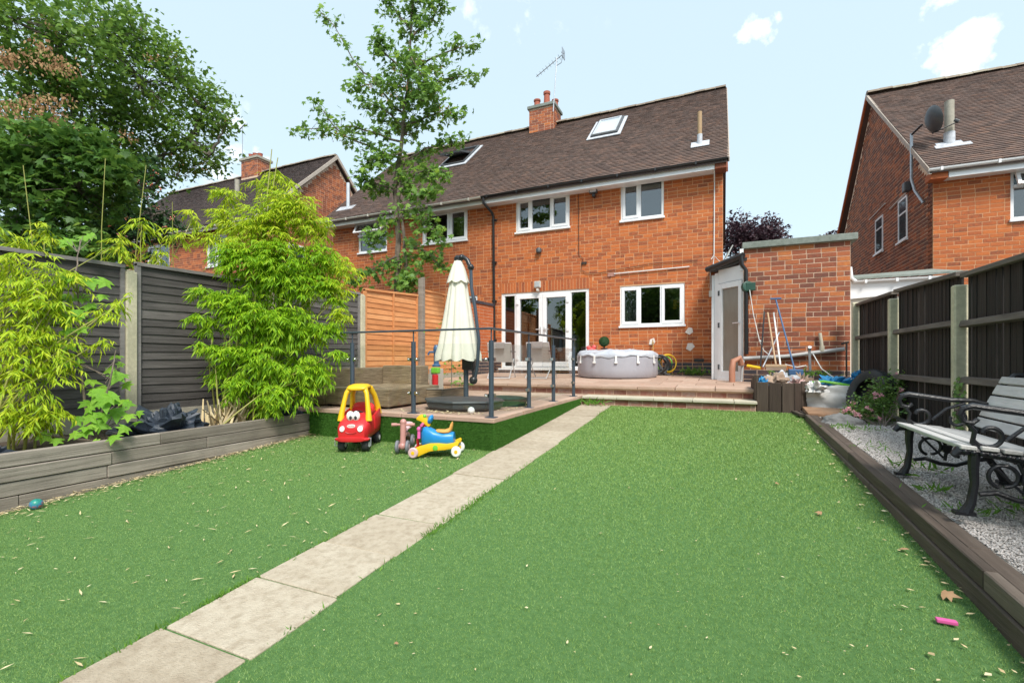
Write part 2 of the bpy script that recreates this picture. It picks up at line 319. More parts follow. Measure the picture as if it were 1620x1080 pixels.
def frame(o, s, n):       # local x along s, local y along n (outwards), z up
    s = Vector(s).normalized(); n = Vector(n).normalized(); z = s.cross(n)
    zz = Vector((0,0,1)); M = Matrix.Identity(4)
    for i in range(3): M[i][0] = s[i]; M[i][1] = n[i]; M[i][2] = zz[i]; M[i][3] = o[i]
    return M
def copies(mesh, name, mats_, parent):
    out = []
    for M in mats_:
        o = bpy.data.objects.new(name, mesh); COL.objects.link(o)
        if parent: o.parent = parent
        M = Matrix.Translation(-org(parent)) @ M; o.matrix_basis = M; out.append(o)
    return out
CAMP = Vector((0,0,1.27))
def scatter(tv, tf, P, X, Y, Z, S):
    """numpy join: template verts tv (k,3), triangle faces tf; per item position P and axes X,Y,Z (n,3), size S (n,)"""
    tv = np.asarray(tv, float); tf = np.asarray(tf, int); n = len(P); k = len(tv)
    S = np.asarray(S, float).reshape(n,1,1)
    V = (tv[None,:,0:1]*X[:,None,:]+tv[None,:,1:2]*Y[:,None,:]+tv[None,:,2:3]*Z[:,None,:])*S+P[:,None,:]
    F = (tf[None]+(np.arange(n)*k)[:,None,None]).reshape(-1, tf.shape[1])
    me = bpy.data.meshes.new('m'); me.vertices.add(n*k); me.vertices.foreach_set('co', V.reshape(-1).astype('f'))
    m = len(F); q = tf.shape[1]; me.loops.add(m*q); me.loops.foreach_set('vertex_index', F.reshape(-1).astype('i'))
    me.polygons.add(m); me.polygons.foreach_set('loop_start', (np.arange(m)*q).astype('i')); me.update(calc_edges=True); return me
def axes(n, up=None, droop=0.0, rs=NR):
    """random orthonormal axes; up: preferred leaf normal, droop tilts the leaf tip (Y axis) down"""
    Z = rs.normal(size=(n,3))*.55
    Z[:,2] += 0.75
    if up is not None: Z += np.asarray(up)
    Z /= np.linalg.norm(Z, axis=1)[:,None]
    Y = rs.normal(size=(n,3)); Y[:,2] -= droop
    Y -= (Y*Z).sum(1)[:,None]*Z; Y /= np.linalg.norm(Y, axis=1)[:,None]
    return np.cross(Y, Z), Y, Z
MAPLE_V = [(0,0,0),(-.22,.02,.02),(-.5,.12,-.06),(-.27,.28,.03),(-.52,.52,-.08),(-.2,.56,.02),(0,1,-.1),(.2,.56,.02),(.52,.52,-.08),(.27,.28,.03),(.5,.12,-.06),(.22,.02,.02),(0,.3,.05)]
MAPLE_F = [(12,0,1),(12,1,2),(12,2,3),(12,3,4),(12,4,5),(12,5,6),(12,6,7),(12,7,8),(12,8,9),(12,9,10),(12,10,11),(12,11,0)]
LOBE_V = [(0,0,0),(-.48,.25,-.05),(-.2,.5,.03),(0,1,-.08),(.2,.5,.03),(.48,.25,-.05)]
LOBE_F = [(0,2,1),(0,3,2),(0,4,3),(0,5,4)]
LANCE_V = [(0,0,0),(-.085,.35,.02),(0,1,-.12),(.085,.35,.02)]
LANCE_F = [(0,2,1),(0,3,2)]
OVAL_V = [(0,0,0),(-.3,.45,.04),(0,1,-.06),(.3,.45,.04)]
OVAL_F = [(0,2,1),(0,3,2)]
def leaf_parts(P, X, Y, Z, S, tv, tf, name, m, parent, npart=300):
    """the npart leaves nearest the camera as parts sharing a mesh, the rest joined as stuff"""
    d = np.linalg.norm(P-np.array(CAMP), axis=1)/S; order = np.argsort(d); a, b = order[:npart], order[npart:]
    me = bpy.data.meshes.new(name); me.from_pydata([tuple(v) for v in tv], [], [tuple(f) for f in tf]); me.materials.append(m)
    Ms = []
    for i in a:
        M = Matrix.Identity(4)
        for r in range(3): M[r][0] = X[i][r]*S[i]; M[r][1] = Y[i][r]*S[i]; M[r][2] = Z[i][r]*S[i]; M[r][3] = P[i][r]
        Ms.append(M)
    copies(me, name, Ms, parent)
    if len(b): stuff(link('foliage', scatter(tv, tf, P[b], X[b], Y[b], Z[b], S[b]), m, parent))

# ------------------------------------------------------------------ masonry helpers
CH, BL, BH, MJ = .0885, .230, .0745, .013
def wall_cells(mb, L, z0, z1, ops, thick):
    ss = sorted({0, L, *[o[0] for o in ops], *[o[1] for o in ops]}); 
    for a, b in zip(ss, ss[1:]):
        spans = [(z0, z1)]
        for o in ops:
            if o[0] <= a+1e-6 and o[1] >= b-1e-6:
                ns = []
                for p, q in spans:
                    if o[2] > p: ns.append((p, min(q, o[2])))
                    if o[3] < q: ns.append((max(p, o[3]), q))
                spans = [x for x in ns if x[1]-x[0] > 1e-4]
        for p, q in spans: mb.box(a, b, -thick, 0, p, q)
_bm = {}
def brick_mesh(m):
    if m.name not in _bm:
        t = MB().box(0, BL-MJ, 0, .012, 0, BH); me = bpy.data.meshes.new('brick'); me.from_pydata(t.v, [], t.f); me.materials.append(m)
        _bm[m.name] = me
    return _bm[m.name]
def bricks(parent, T, L, z0, z1, ops=(), m=None, npart=300, top=None, dark=None, zdark=-9, soldier=(), seed=1, sub=True):
    r = random.Random(seed); full = []; mb = MB(T); mbd = MB(T); Ti = T
    nc = int((z1-z0)/CH+.6)
    for c in range(nc):
        z = z0+c*CH; lim = L if top is None else None
        s = -(BL/2 if c % 2 else 0) + (r.uniform(-.01,.01))
        while s < L:
            a, b = max(s, 0)+MJ/2, min(s+BL, L)-MJ/2
            if r.random() < .04: b = min(b, a+BL/2-MJ); nx = s+BL/2
            else: nx = s+BL
            segs = [(a, b)]
            for o in list(ops)+list(soldier):
                if o[2] < z+BH-.01 and o[3] > z+.01:
                    ns = []
                    for p, q in segs:
                        if o[1] <= p or o[0] >= q: ns.append((p, q)); continue
                        if o[0]-p > .03: ns.append((p, o[0]-.003))
                        if q-o[1] > .03: ns.append((o[1]+.003, q))
                    segs = ns
            for p, q in segs:
                if q-p < .03: continue
                if top is not None and (z+BH*.6 > top(p) or z+BH*.6 > top(q)): continue
                d = r.uniform(.003, .006); zz = z+r.uniform(-.0015,.0015); h = min(BH, z1-zz)
                if h < .02: continue
                if z < zdark and dark: mbd.box(p, q, -.004, d, zz, zz+h)
                elif q-p > BL-MJ-.002 and h > BH-.001: full.append((p, d, zz))
                else: mb.box(p, q, -.004, d, zz, zz+h)
            s = nx
    for o in soldier:
        n = max(1, round((o[1]-o[0])/.0885)); wd = (o[1]-o[0])/n
        for k in range(n): mb.box(o[0]+k*wd+.006, o[0]+(k+1)*wd-.006, -.004, r.uniform(.003,.006), o[2], o[3]-.01)
    if npart:
        full.sort(key=lambda f: (T @ Vector((f[0], 0, f[2]))-CAMP).length)
        near, full = full[:npart], full[npart:]
        rot = T.to_3x3().to_4x4()
        copies(brick_mesh(m), 'brick', [Matrix.Translation(T @ Vector((p, d-.012, z))) @ rot for p, d, z in near], parent)
    for p, d, z in full: mb.box(p, p+BL-MJ, -.004, d, z, z+BH)
    if mb.v: stuff(mb.build('brickwork', m, parent))
    if mbd.v: stuff(mbd.build('plinth_brickwork', dark, parent))
def tiles(parent, P0, u, v, L, W, m, seed=1, g=.100, tw=.165, skip=()):
    r = random.Random(seed); u = Vector(u).normalized(); v = Vector(v).normalized(); n = u.cross(v).normalized(); P0 = Vector(P0)
    mb = MB(); j = 0
    while j*g < W:
        s = -(tw/2 if j % 2 else 0)
        sag = .012*math.sin(j*.21)
        while s < L:
            a, b = max(s, 0), min(s+tw-.0025, L)
            if b-a > .02:
                h = .023+r.uniform(-.003,.004); h1 = .002; y0, y1 = j*g+r.uniform(-.004,.004), j*g+g+.02
                q = lambda x, y, z: P0+u*x+v*y+n*(z+.012*math.sin(x*.9+j*.07))
                mb.add([q(a,y0,-.01),q(b,y0,-.01),q(b,y0,h),q(a,y0,h),q(a,y1,h1),q(b,y1,h1)], [(0,1,2,3),(3,2,5,4),(0,3,4),(1,5,2)])
            s += tw
        j += 1
    return stuff(mb.build('roof_tile_courses', m, parent))
def window(parent, T, s0, s1, z0, z1, cols, sill=True, open_=None, d=-.05, room=None, drop=None, m=None, glass=None):
    """cols: list of (width share, kind) with kind f fixed / s sash; parts frame > pane, sash"""
    m = m or upvc; fw = .06
    mb = MB(T); y0, y1 = d-.04, d+.03
    mb.box(s0, s1, y0, y1, z1-fw, z1); mb.box(s0, s1, y0, y1, z0, z0+fw)
    mb.box(s0, s0+fw, y0, y1, z0+fw, z1-fw); mb.box(s1-fw, s1, y0, y1, z0+fw, z1-fw)
    tot = sum(c[0] for c in cols); x = s0+fw; W = s1-s0-2*fw; cells = []
    for i, (wd, k) in enumerate(cols):
        x2 = x+W*wd/tot
        if i < len(cols)-1: mb.box(x2-.028, x2+.028, y0, y1, z0+fw, z1-fw)
        cells.append((x+(.028 if i else 0), x2-(.028 if i < len(cols)-1 else 0), k)); x = x2
    f = mb.build('window', m, parent, bevel=.004, seg=1)
    for a, b, k in cells:
        zl, zh = z0+fw, z1-fw
        if k == 's' or k == 'o':
            sb = MB(T); w2 = .052; o2 = .022
            sb.box(a-.012, b+.012, y0+.02, y1+o2, zh-w2, zh+.012); sb.box(a-.012, b+.012, y0+.02, y1+o2, zl-.012, zl+w2)
            sb.box(a-.012, a+w2, y0+.02, y1+o2, zl+w2, zh-w2); sb.box(b-w2, b+.012, y0+.02, y1+o2, zl+w2, zh-w2)
            sb.build('sash', m, f, bevel=.004, seg=1)
            a, b, zl, zh = a+w2, b-w2, zl+w2, zh-w2
        if k != 'o': MB(T).box(a-.004, b+.004, d-.012, d-.004, zl-.004, zh+.004).build('pane', glass or glass_w, f)
    if sill: MB(T).box(s0-.025, s1+.025, d+.02, .05, z0-.045, z0+.004).build('sill', m, f, bevel=.006)
    rd = room or .9
    rb = MB(T); x0, x1 = s0-.25, s1+.25; zz0, zz1 = z0-.2, z1+.15
    rb.box(x0, x1, -rd-.05, -rd, zz0, zz1); rb.box(x0, x0+.03, -rd, -.26, zz0, zz1); rb.box(x1-.03, x1, -rd, -.26, zz0, zz1)
    rb.box(x0, x1, -rd, -.26, zz0, zz0+.03); rb.box(x0, x1, -rd, -.26, zz1-.03, zz1)
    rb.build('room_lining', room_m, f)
    return f
# ------------------------------------------------------------------ ground, lawn, path
def lawnz(y): return .057*y
def gravz(y): return .36+.036*(y-2.8)
def terz(y): return .785+.023*(y-8.3)
g = MB(); g.add([(-600,-300,-17.2),(600,-300,-17.2),(600,-40,-2.4),(-600,-40,-2.4),(-600,7,.34),(600,7,.34),(600,60,.45),(-600,60,.45),(-600,900,.6),(600,900,.6)], [(0,1,2,3),(3,2,5,4),(4,5,6,7),(7,6,9,8)])
st(g.build('ground', soil))
X0, X1 = -4.95, 1.05
b = MB(); b.add([(X0,-9,lawnz(-9)+.02),(X1,-9,lawnz(-9)+.02),(X1,8.05,lawnz(8.05)),(X0,8.05,lawnz(8.05))], [(0,1,2,3)])
turf = st(b.build('lawn', turf_m))
PX0, PX1 = -2.24, -1.70
def on_lawn(x, y):
    if PX0-.01 < x < PX1+.01: return False
    if x < -2.22 and y > 4.5: return False
    return True
def make_blades():
    n = 1000000; rs = np.random.RandomState(3)
    y = .35+rs.power(1.0, n)*0
    u = rs.random_sample(n)
    y = .35*np.exp(u*np.log(8.0/.35)); x = X0+(X1-X0)*rs.random_sample(n)
    keep = (~((x > PX0+.004) & (x < PX1-.004))) & (~((x < -2.22) & (y > 4.54)))
    ang = math.radians(24.03); r_ = x*math.cos(ang)+y*math.sin(ang); zc = -x*math.sin(ang)+y*math.cos(ang)
    keep &= (zc > .5) & (np.abs(r_/zc) < 1.25)
    x = x[keep]; y = y[keep]; n = len(x)
    k = 1+np.clip(y-2, 0, 8)*.35
    h = (.009+.009*rs.random_sample(n))*(1+.10*np.clip(y-2, 0, 6)); wd = .0017*k
    a = rs.random_sample(n)*2*PI; ln = .009*rs.normal(size=n); ln2 = .009*rs.normal(size=n)
    z = .057*y
    V = np.empty((n, 3, 3)); V[:,0,0] = x-np.cos(a)*wd; V[:,0,1] = y-np.sin(a)*wd; V[:,0,2] = z
    V[:,1,0] = x+np.cos(a)*wd; V[:,1,1] = y+np.sin(a)*wd; V[:,1,2] = z
    V[:,2,0] = x+ln; V[:,2,1] = y+ln2; V[:,2,2] = z+h
    me = bpy.data.meshes.new('m'); me.vertices.add(3*n); me.vertices.foreach_set('co', V.reshape(-1).astype('f'))
    me.loops.add(3*n); me.loops.foreach_set('vertex_index', np.arange(3*n).astype('i')); me.polygons.add(n); me.polygons.foreach_set('loop_start', (np.arange(n)*3).astype('i')); me.update(calc_edges=True)
    return me
tag(link('turf_pile', make_blades(), blade_m), 'short green artificial turf pile covering the lawn', 'artificial turf', kind='stuff')
# path slabs
path = st(MB().add([(PX0,-9,lawnz(-9)-.02),(PX1,-9,lawnz(-9)-.02),(PX1,7.95,lawnz(7.95)+.003),(PX0,7.95,lawnz(7.95)+.003)], [(0,1,2,3)]).build('path', soil))
def shear_slab(parent, x0, x1, y0, y1, zf, th, m, r, name='slab', top=.0):
    j = lambda: r.uniform(-.004,.004); dz = r.uniform(-.003,.004)
    p = [(x0+j(),y0+j(),zf(y0)-th),(x1+j(),y0+j(),zf(y0)-th),(x1+j(),y1+j(),zf(y1)-th),(x0+j(),y1+j(),zf(y1)-th)]
    q = [(a, b_, c+th+top+dz+r.uniform(-.002,.002)) for a, b_, c in p]
    return MB().hexa(p+q).build(name, m, parent, bevel=.005, seg=1)
ys = [-3.2,-2.3,-1.4,-.5,.37,.86,1.26,1.72,2.18,2.66,3.16,3.68,4.34,4.72,5.12,5.72,6.3,6.9,7.45,7.94]
for i in range(len(ys)-1):
    shear_slab(path, PX0+R.uniform(-.012,.012), PX1+R.uniform(-.012,.012), ys[i]+.006, ys[i+1]-.006, lambda y: lawnz(y)+.016, .05, path_m, R, 'paving_slab')

# ------------------------------------------------------------------ raised patio (turf clad), step, terrace
PZ = .62; PXR, PYF = -2.24, 4.55
o = st(MB().add([(-6.4,PYF,-.1),(PXR,PYF,-.1),(PXR,8.0,-.1),(-6.4,8.0,-.1),(-6.4,PYF,PZ-.05),(PXR,PYF,PZ-.05),(PXR,8.0,PZ-.05),(-6.4,8.0,PZ-.05)], [(0,3,2,1),(4,5,6,7),(0,1,5,4),(1,2,6,5),(2,3,7,6),(3,0,4,7)]).build('raised_patio', turf_side))
def side_blades():
    rs = np.random.RandomState(5); n = 90000
    a = rs.random_sample(n) < .42
    t = rs.random_sample(n); zz = rs.random_sample(n)
    x = np.where(a, -5.0+t*2.76, PXR+.001); y = np.where(a, PYF-.001, PYF+t*3.4)
    zl = .057*y; z = zl+zz*(PZ-.045-zl); nx = np.where(a, 0, 1.0); ny = np.where(a, -1.0, 0)
    P = np.stack([x,y,z],1); Z = rs.normal(size=(n,3))*.3; Y = np.stack([nx+rs.normal(size=n)*.5, ny+rs.normal(size=n)*.5, -.5+rs.normal(size=n)*.5],1); Y /= np.linalg.norm(Y,axis=1)[:,None]
    X = np.cross(Y, rs.normal(size=(n,3))); X /= np.linalg.norm(X,axis=1)[:,None]
    return scatter([(-.14,0,0),(.14,0,0),(0,1,0)], [(0,1,2)], P, X, Y, np.cross(X,Y), .012+rs.random_sample(n)*.012)
tag(link('turf_cladding', side_blades(), turf_side), 'dark green turf cladding on the sides of the raised patio', 'artificial turf', kind='stuff')
r = random.Random(4)
xs = [PXR+.015-i*.62 for i in range(8)]; yy = [PYF-.02, 4.75, 5.35, 5.95, 6.55, 7.15, 7.75, 8.32]
for j in range(len(yy)-1):
    for i in range(len(xs)-1):
        sh = .3 if j % 2 and i else 0
        x0, x1 = xs[i+1], xs[i]
        shear_slab(o, x0+.004, x1-.004, yy[j]+.004, yy[j+1]-.004, lambda y: PZ, .05, pave_m if j else pave_m, r, 'patio_slab')
# lower step east of the patio
step = st(MB().box(PXR, .49, 8.0, 8.36, .1, .575).build('lower_step', mortar_d))
T = frame((PXR+.01, 8.0, 0), (1,0,0), (0,-1,0))
bricks(step, T, 2.72, .395, .575, m=brick_step, npart=60, seed=5)
x = PXR+.03
while x < .5:
    x2 = min(x+.6, .51); MB().box(x+.003, x2-.003, 7.95, 8.4, .576, .618).build('step_coping', coping_m, step, bevel=.005, seg=1); x = x2
ter = st(MB().hexa([(-6.4,8.36,.1),(.55,8.36,.1),(.55,12.05,.1),(-6.4,12.05,.1),(-6.4,8.36,.735),(.55,8.36,.735),(.55,12.05,terz(12)-.05),(-6.4,12.05,terz(12)-.05)]).build('terrace', mortar_d))
T = frame((-6.35, 8.36, 0), (1,0,0), (0,-1,0))
bricks(ter, T, 6.88, .632, .742, m=brick_step, npart=80, seed=6)
r = random.Random(9)
ty = [8.29, 8.9, 9.52, 10.14, 10.76, 11.38, 11.995]
for j in range(6):
    x = .54; k = 0
    while x > -6.35:
        wd = .62 if not (j % 2 and k == 0) else .33
        shear_slab(ter, x-wd+.005, x-.005, ty[j]+.005, ty[j+1]-.005, terz, .05, pave_m, r, 'terrace_slab'); x -= wd; k += 1

# ------------------------------------------------------------------ the semi-detached house behind
H1 = thing('semi_detached_house', 'large orange brick semi-detached house across the terrace with brown tiled roof and patio doors', 'house', (-6, 12, .8))
T = frame((-12.0, 12.0, 0), (1,0,0), (0,-1,0)); L1 = 12.05; ZT = 5.75
S = lambda x: x+12.0
W1 = (S(-5.23), S(-3.67), 4.78, 5.71); W2 = (S(-2.32), S(-1.27), 4.76, 5.73); W3 = (S(-8.37), S(-6.78), 4.76, 5.71); W4 = (S(-10.88), S(-9.72), 4.72, 5.67)
D1 = (S(-5.68), S(-3.14), 1.0, 3.10); K1 = (S(-2.34), S(-.79), 2.09, 3.10); NB = (S(-7.3), S(-6.45), 2.0, 3.1)
ops = [W1, W2, W3, W4, D1, K1, NB]
wb = MB(T); wall_cells(wb, L1, .3, ZT, ops, .26); wall = wb.build('wall', mortar, H1)
sold = [(S(-5.75), S(-3.05), 3.11, 3.40), (S(-7.5), S(-6.3), 3.11, 3.38)]
bricks(H1, T, L1, .83, ZT-.01, ops, brick, 300, dark=brick_blue, zdark=1.17, soldier=sold, seed=2)
# gable wall (seen edge-on) and its bricks
RY, RZ, EZ, EY = 15.9, 9.62, 5.80, 11.6
def gable(parent, x, yf, yb, zt_e, ry, rz, sgn, z0=.3, m=mortar_d, ops_=(), bm=None, seed=3, off=0, npart=0, z0b=None):
    """end wall in the plane X=x facing sgn; local s runs away from the garden"""
    Tg = frame((x, yf+.012, 0), (0,1,0), (sgn,0,0)); Lg = yb-yf-.012
    sl = (rz-zt_e)/(ry-yf)
    top = lambda s: min(zt_e+s*sl, zt_e+(Lg-s)*sl) - .03
    gb = MB(Tg); wall_cells(gb, Lg, z0, zt_e, ops_, .26)
    gb.add([(0,0,zt_e),(Lg,0,zt_e),(Lg/2,0,zt_e+sl*Lg/2),(0,-.26,zt_e),(Lg,-.26,zt_e),(Lg/2,-.26,zt_e+sl*Lg/2)], [(0,1,2),(5,4,3),(0,2,5,3),(1,4,5,2)])
    gb.build('gable_wall', m, parent)
    bricks(parent, Tg, Lg, z0b or z0+.1, zt_e+sl*Lg/2, ops_, bm or brick_far, npart, top=top, seed=seed)
    return Tg
gable(H1, .05, 12.0, 19.8, 5.75, RY, RZ-.12, 1, seed=8)
# roof: back slope, deck, courses of tiles, ridge
XL, XR = -12.15, .17
def roof(parent, xl, xr, ey, ez, ry, rz, m, seed, th=.1, bargem=None):
    d = MB(); by = 2*ry-ey
    d.add([(xl,ey,ez),(xr,ey,ez),(xr,ry,rz),(xl,ry,rz),(xr,by,ez),(xl,by,ez),(xl,ey,ez-th),(xr,ey,ez-th),(xr,ry,rz-th*1.2),(xl,ry,rz-th*1.2),(xr,by,ez-th),(xl,by,ez-th)],
          [(0,1,2,3),(3,2,4,5),(6,9,8,7),(9,11,10,8),(0,6,7,1),(1,7,8,2),(2,8,10,4),(0,3,9,6),(3,5,11,9),(4,10,11,5)])
    rf = d.build('roof', tile_far, parent)
    v = Vector((0, ry-ey, rz-ez)); tiles(rf, (xl,ey,ez+.006), (1,0,0), v, xr-xl, v.length, m, seed)
    x = xl; i = 0
    while x < xr-.05:
        x2 = min(x+.30, xr); dz = .008*math.sin(i*1.7)+.02*math.sin(x*.6)
        mb = MB()
        P = [(.15*math.sin(a), .12*math.cos(a)) for a in [math.radians(q) for q in (-85,-50,-17,17,50,85)]]
        vs = [(x+.004, ry+p, rz+q+dz-.01) for p, q in P]+[(x2, ry+p, rz+q+dz-.01) for p, q in P]
        mb.add(vs, [(k,k+1,k+7,k+6) for k in range(5)]+[tuple(range(6))[::-1], tuple(range(6,12))])
        mb.build('ridge_tile', ridge_m, rf); x = x2; i += 1
    return rf
rf1 = roof(H1, XL, XR, EY, EZ, RY, RZ, tile, 21)
# verge mortar strip on the right edge, verge on the left
for x, nm in ((XR-.03, 1), (XL-.01, 1)):
    MB().add([(x,EY,EZ-.10),(x+.05,EY,EZ-.10),(x+.05,RY,RZ-.12),(x,RY,RZ-.12),(x,EY,EZ+.004),(x+.05,EY,EZ+.004),(x+.05,RY,RZ+.004),(x,RY,RZ+.004)], [(0,3,2,1),(4,5,6,7),(0,1,5,4),(1,2,6,5),(2,3,7,6),(3,0,4,7)]).build('verge', cream_mortar, rf1)
MB().add([(.10,12,5.62),(.16,12,5.62),(.16,RY,RZ-.16),(.10,RY,RZ-.16),(.10,12,5.72),(.16,12,5.72),(.16,RY,RZ-.06),(.10,RY,RZ-.06)], [(0,3,2,1),(4,5,6,7),(0,1,5,4),(1,2,6,5),(2,3,7,6),(3,0,4,7)]).build('verge_brick', brick_far, H1)
# eaves
def gutter(parent, x0, x1, y, z, m, name='gutter', r=.055, brk=.9):
    mb = MB(); n = 7
    P = [(r*math.cos(a), r*math.sin(a)) for a in [PI+PI*k/(n-1) for k in range(n)]]
    P2 = [(p*.85, q*.85) for p, q in P][::-1]
    P = P+P2
    vs = [(x0, y+p, z+q) for p, q in P]+[(x1, y+p, z+q) for p, q in P]; k = len(P)
    mb.add(vs, [(i, (i+1) % k, k+(i+1) % k, k+i) for i in range(k)]+[tuple(range(k)), tuple(range(k,2*k))[::-1]])
    g_ = mb.build(name, m, parent)
    x = x0+.2
    while x < x1: MB().box(x-.02, x+.02, y-r-.008, y+r, z-r-.012, z+.006).build('gutter_bracket', m, g_); x += brk
    return g_
MB().box(-6.06, -.12, 11.66, 11.69, 5.60, 5.745).build('fascia', upvc, H1, bevel=.004, seg=1)
MB().box(-6.06, -.12, 11.69, 12.0, 5.615, 5.64).build('soffit', upvc, H1)
MB().box(-12.05, -6.065, 11.66, 11.69, 5.60, 5.74).build('fascia', upvc_old, H1)
MB().box(-12.05, -6.065, 11.69, 12.0, 5.615, 5.64).build('soffit', upvc_old, H1)
MB().box(-.12, .12, 11.64, 12.0, 5.60, 5.75).build('eaves_brick', brick_far, H1)
gutter(H1, -6.12, .14, 11.60, 5.80, black_pl); gutter(H1, -12.1, -6.12, 11.60, 5.79, upvc_old)
# downpipe on the party line
dp = MB().tube([(-6.05,11.6,5.76),(-6.05,11.6,5.62),(-5.92,11.88,5.40),(-5.90,11.93,5.3),(-5.86,11.93,.92)], .036, 10).build('downpipe', black_pl, H1, smooth=True)
for z in (5.2, 4.0, 2.9, 1.8): MB().box(-5.94, -5.82, 11.92, 12.0, z-.02, z+.02).build('pipe_clip', black_pl, dp)
window(H1, T, *W1, [(.27,'s'),(.40,'f'),(.33,'s')], room=1.2)
window(H1, T, *W2, [(.44,'s'),(.56,'f')], room=1.2)
w3 = window(H1, T, *W3, [(.62,'o'),(.38,'s')], room=1.2)
w4 = window(H1, T, *W4, [(1,'f')], room=1.2)
window(H1, T, *K1, [(.30,'s'),(.36,'f'),(.34,'s')], room=1.5)
window(H1, T, *NB, [(1,'f')], room=1.2)
# opened top light on the far left bedroom window, curtains
ang = math.radians(28)
TT = Matrix.Translation((-10.3, 11.9, 5.63)) @ Matrix.Rotation(-ang, 4, 'X')
mb = MB(TT); mb.box(-.56,.56,-.03,.02,-.04,0).box(-.56,.56,-.03,.02,-.36,-.32).box(-.56,-.51,-.03,.02,-.32,-.04).box(.51,.56,-.03,.02,-.32,-.04)
tl = mb.build('top_light', upvc, w4); MB(TT).box(-.51,.51,-.008,0,-.32,-.04).build('pane', glass_w, tl)
MB().box(-10.82, -9.78, 11.9, 11.99, 5.24, 5.28).build('transom', upvc, w4)
def folds(parent, x0, x1, y, z0, z1, m=None, name='curtain'):
    mb = MB(); n = 24; vs = []; 
    for k in range(n+1):
        x = x0+(x1-x0)*k/n; yy_ = y+.025*math.sin(k*1.35)
        vs += [(x, yy_, z0), (x, yy_, z1)]
    mb.add(vs, [(2*k, 2*k+2, 2*k+3, 2*k+1) for k in range(n)]); return mb.build(name, m or curtain_m, parent)
folds(H1, -2.26, -1.98, 12.32, 2.12, 3.05)
folds(H1, -5.15, -4.9, 12.34, 4.8, 5.7, room_m)
MB().box(-2.3, -1.29, 12.34, 12.36, 4.7, 5.75).build('roller_blind', mat('blind', [(.30,.31,.35),(.36,.37,.41)], .9), H1)
fl = MB(); 
for k in range(9): fl.ball((-.98+R.uniform(-.08,.08), 12.35+R.uniform(-.03,.03), 2.62+R.uniform(-.10,.1)), (.05,.03,.04), 8, 5)
tag(fl.build('flower_bunch', yel_p, None, True), 'bunch of yellow flowers inside the right pane of the kitchen window', 'flowers')
# patio doors
dm = MB(T); z0, z1 = 1.0, 3.10; a, b_ = D1[0], D1[1]; y0, y1 = -.10, -.02; s = S
dm.box(a,b_,y0,y1,z1-.07,z1).box(a,b_,y0,y1,z0,z0+.06).box(a,a+.065,y0,y1,z0+.06,z1-.07).box(b_-.065,b_,y0,y1,z0+.06,z1-.07)
dw = dm.build('patio_doors', upvc, H1, bevel=.004, seg=1)
def pane(x0, x1, zl, zh, par): MB(T).box(x0, x1, -.068, -.06, zl, zh).build('pane', glass_w, par)
sx = [s(-5.68)+.065, s(-5.22), s(-4.44), s(-3.68), s(-3.14)-.065]
for i, (p, q) in enumerate([(sx[0],sx[1]),(sx[3],sx[4])]):
    e = [(p,p+.03),(q-.06,q)] if i == 0 else [(p,p+.05),(q-.03,q)]
    m_ = MB(T); 
    for c0, c1 in e: m_.box(c0,c1,y0+.01,y1-.01,z0+.06,z1-.07)
    m_.build('side_light', upvc, dw); pane(e[0][1]-.003, e[1][0]+.003, z0+.06, z1-.07, dw)
for p, q, hs in ((sx[1],sx[2]-.003,1),(sx[2]+.003,sx[3],-1)):
    m_ = MB(T); fw = .105
    m_.box(p,q,y0,y1+.025,z1-.07-fw,z1-.07).box(p,q,y0,y1+.025,z0+.06,z0+.06+fw*1.25).box(p,p+fw,y0,y1+.025,z0+.06+fw*1.25,z1-.07-fw).box(q-fw,q,y0,y1+.025,z0+.06+fw*1.25,z1-.07-fw)
    lf = m_.build('door_leaf', upvc, dw, bevel=.005, seg=1); pane(p+fw-.003,q-fw+.003,z0+.06+fw,z1-.07-fw,lf)
    hx = q-.05 if hs == 1 else p+.05
    MB(T).box(hx-.018,hx+.018,.003,.015,1.93,2.13).box(*(sorted((hx, hx-hs*.13))),.03,.045,2.055,2.08).box(hx-.01,hx+.01,.01,.04,2.057,2.078).build('handle', alu, lf)
    ex = p+.04 if hs == 1 else q-.04
    for z in (1.28, 2.05, 2.82): MB(T).box(ex-.035,ex+.035,.004,.03,z-.05,z+.05).build('hinge', upvc, lf, bevel=.006)
MB(T).box(a-.06,b_+.02,-.02,.09,.955,1.0).build('threshold', upvc, dw, bevel=.006)
rb = MB().box(-6.0,-2.9,15.2,15.25,.95,3.3).box(-6.05,-6.0,12.26,15.2,.95,3.3).box(-2.9,-2.85,12.26,15.2,.95,3.3).box(-6,-2.9,12.26,15.2,.93,.98).box(-6,-2.9,12.26,15.2,3.25,3.3)
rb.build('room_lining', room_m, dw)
# things seen inside through the patio doors
lp = thing('floor_lamp', 'tripod floor lamp with cream shade behind the left door pane', 'lamp', (-5.35,12.9,1))
for k in range(3): MB().tube([(-5.35+.04*math.cos(k*2.1),12.9+.04*math.sin(k*2.1),2.3),(-5.35+.26*math.cos(k*2.1+.4),12.9+.26*math.sin(k*2.1+.4),.98)], .017, 6).build('leg', wood_handle, lp)
MB().lathe([(.20,2.33),(.145,2.66),(.14,2.66),(.19,2.33)], (-5.35,12.9,0), 24).build('lamp_shade', cream_fab, lp, True)
tag(MB().box(-4.25,-3.75,12.9,13.2,1.85,1.95).box(-4.25,-3.75,12.9,13.2,1.0,1.08).box(-4.25,-3.75,13.15,13.2,1.05,1.9).box(-4.25,-4.21,12.9,13.15,1.05,1.9).box(-3.79,-3.75,12.9,13.15,1.05,1.9).build('shelf_unit', mat('pale_blue_paint', [(.22,.36,.48),(.28,.42,.52)], .6), None, bevel=.008), 'pale blue painted shelf unit standing inside the right hand door', 'shelf unit')
